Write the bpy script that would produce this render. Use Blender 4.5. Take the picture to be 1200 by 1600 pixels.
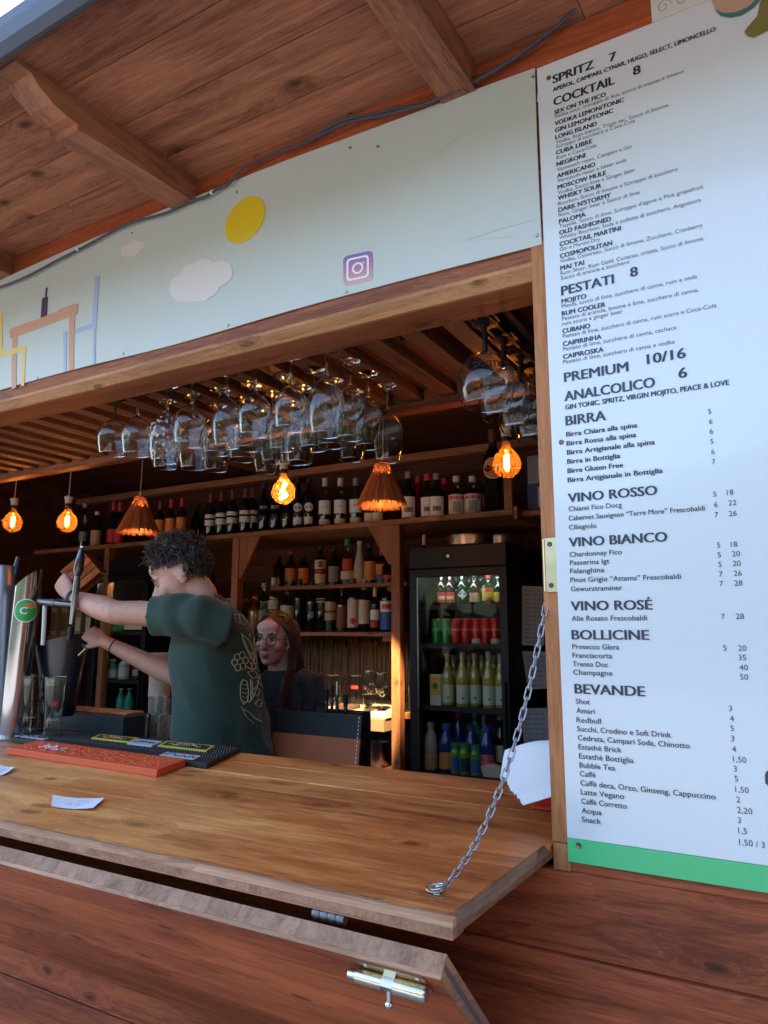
import bpy, bmesh, math, random
from mathutils import Vector, Matrix, Euler, noise
from mathutils.bvhtree import BVHTree
R = math.radians
rnd = random.Random(7)
for o in list(bpy.data.objects):
    bpy.data.objects.remove(o)
scn = bpy.context.scene
COL = scn.collection

# ------------------------------------------------------------------ camera
cam_d = bpy.data.cameras.new('camera')
cam = bpy.data.objects.new('camera', cam_d)
COL.objects.link(cam)
cam.location = (0, -1.47, 1.5)
cam.rotation_euler = (R(90) + math.atan(185 / 1115.0), 0, R(29.7))
cam_d.sensor_fit = 'AUTO'
cam_d.sensor_width = 36
cam_d.lens = 36 * 1115 / 1600.0
cam_d.clip_start = 0.02
cam_d.clip_end = 600
scn.camera = cam

# ------------------------------------------------------------------ daylight
world = bpy.data.worlds.new('World')
scn.world = world
world.use_nodes = True
wn = world.node_tree
wn.nodes.clear()
sky = wn.nodes.new('ShaderNodeTexSky')
sky.sky_type = 'NISHITA'
sky.sun_disc = False
sky.sun_elevation = R(48)
sky.sun_rotation = R(-20)
sky.dust_density = 0.8
sky.ozone_density = 1.0
bg = wn.nodes.new('ShaderNodeBackground')
bg.inputs['Strength'].default_value = 0.15
wo = wn.nodes.new('ShaderNodeOutputWorld')
wn.links.new(sky.outputs[0], bg.inputs['Color'])
wn.links.new(bg.outputs[0], wo.inputs['Surface'])
sun_d = bpy.data.lights.new('sun', 'SUN')
sun_d.energy = 3.0
sun_d.angle = R(0.5)
sun_d.color = (1.0, 0.94, 0.85)
sun = bpy.data.objects.new('sun', sun_d)
COL.objects.link(sun)
sun.location = (0, 10, 12)
# sun stands behind the kiosk (+y), so the serving front lies in open shade
az, el = R(20), R(48)
sd = Vector((-math.sin(az) * math.cos(el), math.cos(az) * math.cos(el), math.sin(el)))
sun.rotation_euler = sd.to_track_quat('Z', 'Y').to_euler()

scn.view_settings.view_transform = 'Standard'
scn.view_settings.look = 'None'
scn.view_settings.exposure = 2.95
scn.view_settings.gamma = 1
scn.cycles.use_denoising = True
scn.cycles.max_bounces = 36
scn.cycles.transmission_bounces = 36
scn.cycles.diffuse_bounces = 5
scn.cycles.transparent_max_bounces = 40
scn.cycles.glossy_bounces = 8
scn.cycles.caustics_reflective = False
scn.cycles.caustics_refractive = False

# ------------------------------------------------------------------ layout helper
F_PX = 1115.0
PIT, YAW = math.atan(185 / F_PX), R(29.7)
C0 = Vector((0, -1.47, 1.5))
FW = Vector((-math.sin(YAW) * math.cos(PIT), math.cos(YAW) * math.cos(PIT), math.sin(PIT)))
RT = Vector((math.cos(YAW), math.sin(YAW), 0))
UP = RT.cross(FW)
def ray(x, y): return FW + RT * ((x - 600) / F_PX) - UP * ((y - 800) / F_PX)
def aty(x, y, Y):
    d = ray(x, y); return C0 + d * ((Y - C0.y) / d.y)
def atz(x, y, Z):
    d = ray(x, y); return C0 + d * ((Z - C0.z) / d.z)
def atd(x, y, D): return C0 + ray(x, y) * D

# ------------------------------------------------------------------ materials
def newmat(name):
    m = bpy.data.materials.new(name); m.use_nodes = True
    nt = m.node_tree; nt.nodes.clear()
    return m, nt, nt.nodes, nt.links
def rgba(c): return (c[0], c[1], c[2], 1.0)
MC = {}
def mat(name, col, rough=0.5, metal=0.0, var=0.12, scale=12.0, bump=0.0, coat=0.0, spec=0.5, sheen=0.0, sss=0.0, stretch=(1, 1, 1), island=0.0):
    if name in MC: return MC[name]
    m, nt, N, L = newmat(name)
    out = N.new('ShaderNodeOutputMaterial'); b = N.new('ShaderNodeBsdfPrincipled')
    L.new(b.outputs[0], out.inputs[0])
    tc = N.new('ShaderNodeTexCoord'); mp = N.new('ShaderNodeMapping'); L.new(tc.outputs['Object'], mp.inputs[0])
    mp.inputs['Scale'].default_value = stretch
    nz = N.new('ShaderNodeTexNoise'); nz.inputs['Scale'].default_value = scale; nz.inputs['Detail'].default_value = 6
    L.new(mp.outputs[0], nz.inputs['Vector'])
    mx = N.new('ShaderNodeMixRGB'); mx.blend_type = 'MIX'
    mx.inputs[1].default_value = rgba([max(0, c * (1 - var)) for c in col]); mx.inputs[2].default_value = rgba([min(1, c * (1 + var)) for c in col])
    L.new(nz.outputs['Fac'], mx.inputs[0])
    src = mx.outputs[0]
    if island:
        g = N.new('ShaderNodeNewGeometry'); hs = N.new('ShaderNodeHueSaturation')
        mr = N.new('ShaderNodeMapRange'); mr.inputs[3].default_value = 1 - island; mr.inputs[4].default_value = 1 + island
        L.new(g.outputs['Random Per Island'], mr.inputs[0]); L.new(mr.outputs[0], hs.inputs['Value']); L.new(src, hs.inputs['Color']); src = hs.outputs[0]
    L.new(src, b.inputs['Base Color'])
    rr = N.new('ShaderNodeMapRange'); rr.inputs[3].default_value = max(0.02, rough - 0.08); rr.inputs[4].default_value = min(1, rough + 0.08)
    L.new(nz.outputs['Fac'], rr.inputs[0]); L.new(rr.outputs[0], b.inputs['Roughness'])
    b.inputs['Metallic'].default_value = metal
    b.inputs['Coat Weight'].default_value = coat
    b.inputs['Specular IOR Level'].default_value = spec
    b.inputs['Sheen Weight'].default_value = sheen
    if sss:
        b.inputs['Subsurface Weight'].default_value = sss; b.inputs['Subsurface Radius'].default_value = (0.012, 0.005, 0.003)
    if bump:
        bp = N.new('ShaderNodeBump'); bp.inputs['Strength'].default_value = bump; bp.inputs['Distance'].default_value = 0.004
        L.new(nz.outputs['Fac'], bp.inputs['Height']); L.new(bp.outputs[0], b.inputs['Normal'])
    MC[name] = m
    return m

def wood(name, dark, light, axis='x', rough=0.5, knots=0.75, isl=0.18, coat=0.0, wear=None, grain=1.0, bump=0.35, spec=0.2, knot_scale=1.9):
    """stained softwood: stretched growth rings, dark knots, board to board variation"""
    if name in MC: return MC[name]
    m, nt, N, L = newmat(name)
    out = N.new('ShaderNodeOutputMaterial'); b = N.new('ShaderNodeBsdfPrincipled'); L.new(b.outputs[0], out.inputs[0])
    tc = N.new('ShaderNodeTexCoord'); geo = N.new('ShaderNodeNewGeometry')
    # shift every board so that grain does not run across joints
    sh = N.new('ShaderNodeVectorMath'); sh.operation = 'SCALE'; sh.inputs[0].default_value = (7.3, 5.1, 9.7)
    L.new(geo.outputs['Random Per Island'], sh.inputs['Scale'])
    ad = N.new('ShaderNodeVectorMath'); ad.operation = 'ADD'; L.new(tc.outputs['Object'], ad.inputs[0]); L.new(sh.outputs[0], ad.inputs[1])
    st = {'x': (0.6, 9, 9), 'y': (9, 0.6, 9), 'z': (9, 9, 0.6)}[axis]
    mp = N.new('ShaderNodeMapping'); mp.inputs['Scale'].default_value = [s * grain for s in st]; L.new(ad.outputs[0], mp.inputs[0])
    # knots: small round eyes, only in some of the cells
    ksp = N.new('ShaderNodeSeparateXYZ'); L.new(ad.outputs[0], ksp.inputs[0]); kcb = N.new('ShaderNodeCombineXYZ')
    al, c1_, c2_ = {'x': (0, 1, 2), 'y': (1, 0, 2), 'z': (2, 0, 1)}[axis]
    kal = N.new('ShaderNodeMath'); kal.operation = 'MULTIPLY'; kal.inputs[1].default_value = 2.3 * knot_scale; L.new(ksp.outputs[al], kal.inputs[0])
    kac = N.new('ShaderNodeMath'); kac.operation = 'MULTIPLY_ADD'; kac.inputs[1].default_value = -1.2; L.new(ksp.outputs[c2_], kac.inputs[0]); L.new(ksp.outputs[c1_], kac.inputs[2])
    kas = N.new('ShaderNodeMath'); kas.operation = 'MULTIPLY'; kas.inputs[1].default_value = 4.2 * knot_scale; L.new(kac.outputs[0], kas.inputs[0])
    L.new(kal.outputs[0], kcb.inputs[0]); L.new(kas.outputs[0], kcb.inputs[1]); kmp = kcb
    wob = N.new('ShaderNodeTexNoise'); wob.inputs['Scale'].default_value = 14; L.new(ad.outputs[0], wob.inputs['Vector'])
    wmx = N.new('ShaderNodeMixRGB'); wmx.blend_type = 'ADD'; wmx.inputs[0].default_value = 0.16
    L.new(kmp.outputs[0], wmx.inputs[1]); L.new(wob.outputs['Color'], wmx.inputs[2])
    vo = N.new('ShaderNodeTexVoronoi'); vo.voronoi_dimensions = '2D'; vo.inputs['Scale'].default_value = 1.0; vo.inputs['Randomness'].default_value = 1.0
    L.new(wmx.outputs[0], vo.inputs['Vector'])
    vsep = N.new('ShaderNodeSeparateColor'); L.new(vo.outputs['Color'], vsep.inputs[0])
    vth = N.new('ShaderNodeMath'); vth.operation = 'GREATER_THAN'; vth.inputs[1].default_value = 0.70; L.new(vsep.outputs[0], vth.inputs[0])
    kinv = N.new('ShaderNodeMath'); kinv.operation = 'SUBTRACT'; kinv.inputs[0].default_value = 1.0; L.new(vth.outputs[0], kinv.inputs[1])
    kdist = N.new('ShaderNodeMath'); kdist.operation = 'ADD'; L.new(vo.outputs['Distance'], kdist.inputs[0]); L.new(kinv.outputs[0], kdist.inputs[1])
    kr = N.new('ShaderNodeValToRGB'); e = kr.color_ramp.elements
    e[0].position = 0.035; e[0].color = (1, 1, 1, 1); e[1].position = 0.30; e[1].color = (0, 0, 0, 1); e3 = e.new(0.11); e3.color = (0.38, 0.38, 0.38, 1); e4 = e.new(0.135); e4.color = (0.10, 0.10, 0.10, 1)
    L.new(kdist.outputs[0], kr.inputs[0])
    # growth rings, pushed aside by the knots
    kd = N.new('ShaderNodeMath'); kd.operation = 'DIVIDE'; kd.inputs[0].default_value = 0.06
    kda = N.new('ShaderNodeMath'); kda.operation = 'ADD'; kda.inputs[1].default_value = 0.06; L.new(kdist.outputs[0], kda.inputs[0]); L.new(kda.outputs[0], kd.inputs[1])
    dis = N.new('ShaderNodeVectorMath'); dis.operation = 'ADD'; L.new(mp.outputs[0], dis.inputs[0]); L.new(kd.outputs[0], dis.inputs[1])
    n1 = N.new('ShaderNodeTexNoise'); n1.inputs['Scale'].default_value = 1.1; n1.inputs['Detail'].default_value = 5; n1.inputs['Roughness'].default_value = 0.6; n1.inputs['Distortion'].default_value = 0.4
    L.new(dis.outputs[0], n1.inputs['Vector'])
    # thin ring lines: contour bands of the broad noise
    wv = N.new('ShaderNodeMath'); wv.operation = 'MULTIPLY'; wv.inputs[1].default_value = 75.0; L.new(n1.outputs['Fac'], wv.inputs[0])
    ws = N.new('ShaderNodeMath'); ws.operation = 'SINE'; L.new(wv.outputs[0], ws.inputs[0])
    n2 = N.new('ShaderNodeTexNoise'); n2.inputs['Scale'].default_value = 5.0; n2.inputs['Detail'].default_value = 5; n2.inputs['Roughness'].default_value = 0.65; L.new(dis.outputs[0], n2.inputs['Vector'])
    n4 = N.new('ShaderNodeTexNoise'); n4.inputs['Scale'].default_value = 34.0; n4.inputs['Detail'].default_value = 2; L.new(dis.outputs[0], n4.inputs['Vector'])
    n3 = N.new('ShaderNodeTexNoise'); n3.inputs['Scale'].default_value = 1.7; n3.inputs['Detail'].default_value = 4; L.new(ad.outputs[0], n3.inputs['Vector'])
    def madd(a, k, b_):
        q = N.new('ShaderNodeMath'); q.operation = 'MULTIPLY_ADD'; q.inputs[1].default_value = k; L.new(a, q.inputs[0]); L.new(b_, q.inputs[2]); return q
    sa = madd(n2.outputs['Fac'], 0.55, n1.outputs['Fac']); sb = madd(ws.outputs[0], 0.045, sa.outputs[0]); s1 = madd(n4.outputs['Fac'], 0.42, sb.outputs[0])
    s2 = madd(n3.outputs['Fac'], 0.40, s1.outputs[0])
    cr = N.new('ShaderNodeValToRGB'); e = cr.color_ramp.elements
    e[0].position = 0.0; e[0].color = rgba(dark); e[1].position = 1.0; e[1].color = rgba(light)
    nm = N.new('ShaderNodeMapRange'); nm.inputs[1].default_value = 0.97; nm.inputs[2].default_value = 1.40; L.new(s2.outputs[0], nm.inputs[0])
    L.new(nm.outputs[0], cr.inputs[0])
    src = cr.outputs[0]
    if wear:
        # varnish worn off down to paler wood: patches with their own shape, streaked along the grain
        wc, (wx, wy, wz), wr, wdark = wear
        wst = {'x': (0.55, 2.6, 2.6), 'y': (2.6, 0.55, 2.6), 'z': (2.6, 2.6, 0.55)}[axis]
        wm = N.new('ShaderNodeMapping'); wm.inputs['Scale'].default_value = wst; L.new(tc.outputs['Object'], wm.inputs[0])
        wn_ = N.new('ShaderNodeTexNoise'); wn_.inputs['Scale'].default_value = 2.4; wn_.inputs['Detail'].default_value = 9; wn_.inputs['Roughness'].default_value = 0.65; L.new(wm.outputs[0], wn_.inputs['Vector'])
        dv = N.new('ShaderNodeVectorMath'); dv.operation = 'DISTANCE'; dv.inputs[1].default_value = (wx, wy, wz); L.new(tc.outputs['Object'], dv.inputs[0])
        dr = N.new('ShaderNodeMapRange'); dr.inputs[1].default_value = wr * 0.15; dr.inputs[2].default_value = wr; dr.inputs[3].default_value = 0.26; dr.inputs[4].default_value = -0.12; L.new(dv.outputs['Value'], dr.inputs[0])
        wa = N.new('ShaderNodeMath'); wa.operation = 'ADD'; L.new(wn_.outputs['Fac'], wa.inputs[0]); L.new(dr.outputs[0], wa.inputs[1])
        wra = N.new('ShaderNodeMapRange'); wra.inputs[1].default_value = 0.54; wra.inputs[2].default_value = 0.70; L.new(wa.outputs[0], wra.inputs[0])
        wmul = N.new('ShaderNodeMath'); wmul.operation = 'MULTIPLY'; wmul.inputs[1].default_value = 0.88; L.new(wra.outputs[0], wmul.inputs[0])
        wcol = N.new('ShaderNodeMixRGB'); wcol.inputs[1].default_value = rgba(wdark); wcol.inputs[2].default_value = rgba(wc); L.new(nm.outputs[0], wcol.inputs[0])
        wm2 = N.new('ShaderNodeMixRGB'); L.new(wmul.outputs[0], wm2.inputs[0]); L.new(src, wm2.inputs[1]); L.new(wcol.outputs[0], wm2.inputs[2]); src = wm2.outputs[0]
    kf = N.new('ShaderNodeMath'); kf.operation = 'MULTIPLY'; kf.inputs[1].default_value = knots; L.new(kr.outputs[0], kf.inputs[0])
    km = N.new('ShaderNodeMixRGB'); km.inputs[2].default_value = rgba([c * 0.22 for c in dark]); L.new(kf.outputs[0], km.inputs[0]); L.new(src, km.inputs[1])
    hs = N.new('ShaderNodeHueSaturation'); mr = N.new('ShaderNodeMapRange'); mr.inputs[3].default_value = 1 - isl; mr.inputs[4].default_value = 1 + isl
    L.new(geo.outputs['Random Per Island'], mr.inputs[0]); L.new(mr.outputs[0], hs.inputs['Value']); L.new(km.outputs[0], hs.inputs['Color'])
    L.new(hs.outputs[0], b.inputs['Base Color'])
    rr = N.new('ShaderNodeMapRange'); rr.inputs[3].default_value = max(0.05, rough - 0.13); rr.inputs[4].default_value = min(1, rough + 0.13); rr.inputs[1].default_value = 0.3; rr.inputs[2].default_value = 0.8
    L.new(n3.outputs['Fac'], rr.inputs[0]); L.new(rr.outputs[0], b.inputs['Roughness'])
    b.inputs['Coat Weight'].default_value = coat; b.inputs['Coat Roughness'].default_value = 0.25
    b.inputs['Specular IOR Level'].default_value = spec
    bp = N.new('ShaderNodeBump'); bp.inputs['Strength'].default_value = bump; bp.inputs['Distance'].default_value = 0.003
    L.new(s1.outputs[0], bp.inputs['Height']); L.new(bp.outputs[0], b.inputs['Normal'])
    MC[name] = m
    return m

def thin_glass(name, tint=(0.96, 0.97, 0.97), edge=0.75, base=0.05, rough=0.02, frost=0.0, glow=None, power=3.2):
    """glass wall seen as one surface: clear face-on, mirror-like towards its rims"""
    if name in MC: return MC[name]
    m, nt, N, L = newmat(name)
    out = N.new('ShaderNodeOutputMaterial')
    tr = N.new('ShaderNodeBsdfTransparent'); tr.inputs[0].default_value = rgba(tint)
    gl = N.new('ShaderNodeBsdfGlossy'); gl.inputs['Roughness'].default_value = rough; gl.inputs['Color'].default_value = (0.95, 0.97, 0.98, 1)
    lw = N.new('ShaderNodeLayerWeight'); lw.inputs[0].default_value = 0.5
    pw = N.new('ShaderNodeMath'); pw.operation = 'POWER'; pw.inputs[1].default_value = power; L.new(lw.outputs['Facing'], pw.inputs[0])
    mr = N.new('ShaderNodeMapRange'); mr.inputs[3].default_value = base; mr.inputs[4].default_value = edge; L.new(pw.outputs[0], mr.inputs[0])
    mx = N.new('ShaderNodeMixShader'); L.new(mr.outputs[0], mx.inputs[0]); L.new(tr.outputs[0], mx.inputs[1]); L.new(gl.outputs[0], mx.inputs[2])
    fin = mx.outputs[0]
    if glow:   # tinted bulb glass scatters some of the filament's light
        tl = N.new('ShaderNodeBsdfTranslucent'); tl.inputs[0].default_value = rgba(glow); mg = N.new('ShaderNodeMixShader'); mg.inputs[0].default_value = 0.06
        L.new(fin, mg.inputs[1]); L.new(tl.outputs[0], mg.inputs[2]); fin = mg.outputs[0]
    if frost:
        df = N.new('ShaderNodeBsdfDiffuse'); df.inputs[0].default_value = (0.8, 0.82, 0.82, 1)
        m2 = N.new('ShaderNodeMixShader')
        tc = N.new('ShaderNodeTexCoord'); nz = N.new('ShaderNodeTexNoise'); nz.inputs['Scale'].default_value = 95; nz.inputs['Detail'].default_value = 2; L.new(tc.outputs['Object'], nz.inputs[0])
        cr = N.new('ShaderNodeMapRange'); cr.inputs[1].default_value = 0.56; cr.inputs[2].default_value = 0.62; cr.inputs[4].default_value = frost; L.new(nz.outputs['Fac'], cr.inputs[0])
        L.new(cr.outputs[0], m2.inputs[0]); L.new(fin, m2.inputs[1]); L.new(df.outputs[0], m2.inputs[2]); fin = m2.outputs[0]
    L.new(fin, out.inputs[0])
    MC[name] = m
    return m

def real_glass(name, tint=(0.985, 0.99, 0.985), frost=0.0, ior=1.45):
    if name in MC: return MC[name]
    m, nt, N, L = newmat(name)
    out = N.new('ShaderNodeOutputMaterial'); g = N.new('ShaderNodeBsdfGlass'); g.inputs['IOR'].default_value = ior; g.inputs['Roughness'].default_value = 0.0
    tc = N.new('ShaderNodeTexCoord'); nz = N.new('ShaderNodeTexNoise'); nz.inputs['Scale'].default_value = 95; nz.inputs['Detail'].default_value = 2; L.new(tc.outputs['Object'], nz.inputs[0])
    mx = N.new('ShaderNodeMixRGB'); mx.inputs[1].default_value = rgba(tint); mx.inputs[2].default_value = rgba([c * 0.97 for c in tint]); L.new(nz.outputs['Fac'], mx.inputs[0]); L.new(mx.outputs[0], g.inputs['Color'])
    fin = g.outputs[0]
    if frost:
        df = N.new('ShaderNodeBsdfDiffuse'); df.inputs[0].default_value = (0.8, 0.82, 0.82, 1); m2 = N.new('ShaderNodeMixShader')
        cr = N.new('ShaderNodeMapRange'); cr.inputs[1].default_value = 0.56; cr.inputs[2].default_value = 0.62; cr.inputs[4].default_value = frost; L.new(nz.outputs['Fac'], cr.inputs[0])
        L.new(cr.outputs[0], m2.inputs[0]); L.new(fin, m2.inputs[1]); L.new(df.outputs[0], m2.inputs[2]); fin = m2.outputs[0]
    L.new(fin, out.inputs[0]); MC[name] = m
    return m

def emit(name, col, strength):
    if name in MC: return MC[name]
    m, nt, N, L = newmat(name)
    out = N.new('ShaderNodeOutputMaterial'); e = N.new('ShaderNodeEmission')
    tc = N.new('ShaderNodeTexCoord'); nz = N.new('ShaderNodeTexNoise'); nz.inputs['Scale'].default_value = 60; L.new(tc.outputs['Object'], nz.inputs[0])
    mr = N.new('ShaderNodeMapRange'); mr.inputs[3].default_value = strength * 0.85; mr.inputs[4].default_value = strength * 1.15; L.new(nz.outputs['Fac'], mr.inputs[0])
    e.inputs[0].default_value = rgba(col); L.new(mr.outputs[0], e.inputs[1]); L.new(e.outputs[0], out.inputs[0])
    MC[name] = m
    return m

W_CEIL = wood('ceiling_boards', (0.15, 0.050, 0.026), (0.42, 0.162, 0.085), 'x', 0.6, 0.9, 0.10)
W_RAFT = wood('rafter_wood', (0.13, 0.046, 0.024), (0.35, 0.145, 0.075), 'y', 0.55, 0.6, 0.08)
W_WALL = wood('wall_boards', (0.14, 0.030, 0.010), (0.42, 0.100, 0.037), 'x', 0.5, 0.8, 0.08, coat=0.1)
W_HEAD = wood('header_wood', (0.12, 0.036, 0.016), (0.33, 0.115, 0.050), 'x', 0.5, 0.8, 0.05)
W_LITEDGE = wood('lit_edge_wood', (0.20, 0.085, 0.034), (0.46, 0.235, 0.11), 'x', 0.5, 0.5, 0.05)  # paler wood stands in for light caught by the header's chamfer
W_POST = wood('post_wood', (0.26, 0.095, 0.034), (0.52, 0.22, 0.085), 'z', 0.5, 0.6, 0.05)
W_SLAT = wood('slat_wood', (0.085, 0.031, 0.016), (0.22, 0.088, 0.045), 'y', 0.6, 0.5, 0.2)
W_SHELF = wood('shelf_wood', (0.15, 0.060, 0.026), (0.34, 0.145, 0.066), 'x', 0.55, 0.6, 0.12)
W_SHELFZ = wood('shelf_wood_upright', (0.15, 0.060, 0.026), (0.34, 0.145, 0.066), 'z', 0.55, 0.6, 0.12)
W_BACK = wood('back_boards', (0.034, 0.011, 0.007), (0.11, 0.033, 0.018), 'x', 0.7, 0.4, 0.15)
W_TOP = wood('counter_wood', (0.23, 0.048, 0.012), (0.60, 0.185, 0.046), 'x', 0.42, 0.6, 0.07, coat=0.0, spec=0.3, knot_scale=1.5,
             wear=((0.90, 0.44, 0.140), (0.85, 0.02, 0.04), 1.35, (0.56, 0.185, 0.045)), bump=0.3)
W_EDGE = wood('raw_edge_wood', (0.20, 0.098, 0.058), (0.37, 0.205, 0.125), 'y', 0.7, 0.0, 0.10, grain=3.0)
W_PANEL = wood('panel_wood', (0.20, 0.045, 0.015), (0.54, 0.145, 0.052), 'x', 0.5, 0.6, 0.05, coat=0.03, bump=0.1)
W_END = wood('end_grain_wood', (0.11, 0.055, 0.032), (0.30, 0.155, 0.085), 'y', 0.65, 0.3, 0.15)
M_WHITE = mat('board_white', (0.57, 0.605, 0.60), 0.22, 0, 0.02, 3, coat=0.25)
M_BANNER = mat('banner_white', (0.45, 0.485, 0.43), 0.4, 0, 0.05, 2.2)
M_GREEN = mat('band_green', (0.05, 0.44, 0.155), 0.3, 0, 0.03)
M_INK = mat('ink_navy', (0.018, 0.022, 0.045), 0.4, 0, 0.05)
M_INKL = mat('ink_grey', (0.09, 0.10, 0.12), 0.45, 0, 0.05)
M_BLACK = mat('black_plastic', (0.007, 0.007, 0.009), 0.45, 0, 0.2, spec=0.25)
M_BLACKM = mat('black_matte', (0.016, 0.016, 0.018), 0.65, 0, 0.25, 30)
M_RUBBER = mat('black_rubber', (0.016, 0.017, 0.02), 0.55, 0, 0.2, 40, bump=0.1)
M_CHROME = mat('chrome', (0.45, 0.45, 0.46), 0.16, 1.0, 0.06)
M_STEEL = mat('steel', (0.42, 0.42, 0.43), 0.3, 1.0, 0.15, 25)
M_CHAIN = mat('chain_steel', (0.36, 0.35, 0.34), 0.38, 1.0, 0.25, 60)
M_BRASS = mat('brass', (0.55, 0.46, 0.29), 0.3, 1.0, 0.2, 30)
M_CABLE = mat('cable_grey', (0.035, 0.042, 0.055), 0.5)
M_GUTTER = mat('gutter_grey', (0.06, 0.075, 0.105), 0.55, 0, 0.15, 6)
M_PAPER = mat('paper_white', (0.78, 0.79, 0.80), 0.7, 0, 0.03, 6)
M_NAP = mat('napkin_white', (0.63, 0.63, 0.63), 0.85, 0, 0.02, 40, bump=0.15)
M_RED = mat('red_plastic', (0.55, 0.035, 0.015), 0.35)
M_ORMAT = mat('orange_rubber', (0.72, 0.105, 0.028), 0.55, 0, 0.1, 60, bump=0.1)
M_SKIN = mat('skin', (0.47, 0.25, 0.17), 0.55, 0, 0.22, 45, sss=0.12, bump=0.25)
M_SKIN2 = mat('skin_woman', (0.50, 0.26, 0.18), 0.55, 0, 0.14, 40, sss=0.12, bump=0.12)
M_SHIRT = mat('shirt_green', (0.017, 0.044, 0.029), 0.85, 0, 0.12, 60, bump=0.12, sheen=0.15)
M_TOPB = mat('black_top', (0.010, 0.010, 0.012), 0.85, 0, 0.2, 60, sheen=0.1)
M_TROUS = mat('dark_trousers', (0.008, 0.009, 0.012), 0.85, 0, 0.2, 40)
M_HAIRM = mat('hair_dark', (0.030, 0.018, 0.012), 0.55, 0, 0.3, 40, island=0.5)
M_HAIRW = mat('hair_brown', (0.030, 0.010, 0.009), 0.5, 0, 0.3, 40, stretch=(1, 1, 0.1), island=0.4)
M_GOLD = mat('print_gold', (0.42, 0.35, 0.20), 0.7, 0, 0.08)
M_GLASS = real_glass('clear_glass', ior=1.32)
M_GLASSB = real_glass('balloon_glass', (0.97, 0.975, 0.975), ior=1.32)
M_GLASSF = real_glass('speckled_glass', frost=0.5, ior=1.32)
M_GLASSG = real_glass('green_tint_glass', (0.97, 0.99, 0.975), ior=1.32)
M_STEM = real_glass('stem_glass')
M_RIM = thin_glass('rim_glass', (0.9, 0.9, 0.9), 0.9, 0.35, 0.12)
M_DOORG = thin_glass('fridge_door_glass', (0.86, 0.88, 0.88), 0.5, 0.035)
M_AMBER = thin_glass('amber_bulb_glass', (1.0, 0.62, 0.26), 0.4, 0.05, glow=(0.95, 0.42, 0.10))
M_STRAW = mat('straw', (0.27, 0.095, 0.034), 0.8, 0, 0.3, 60, island=0.35)
M_REED = mat('reed', (0.24, 0.14, 0.07), 0.8, 0, 0.3, 40, island=0.45)
M_FIL = emit('filament_glow', (1.0, 0.43, 0.105), 33)
M_FILP = emit('pendant_bulb_glow', (1.0, 0.50, 0.15), 70)
M_CERAM = mat('ceramic_socket', (0.50, 0.44, 0.38), 0.4)
M_CORD = mat('cord_beige', (0.32, 0.24, 0.18), 0.6)

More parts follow.
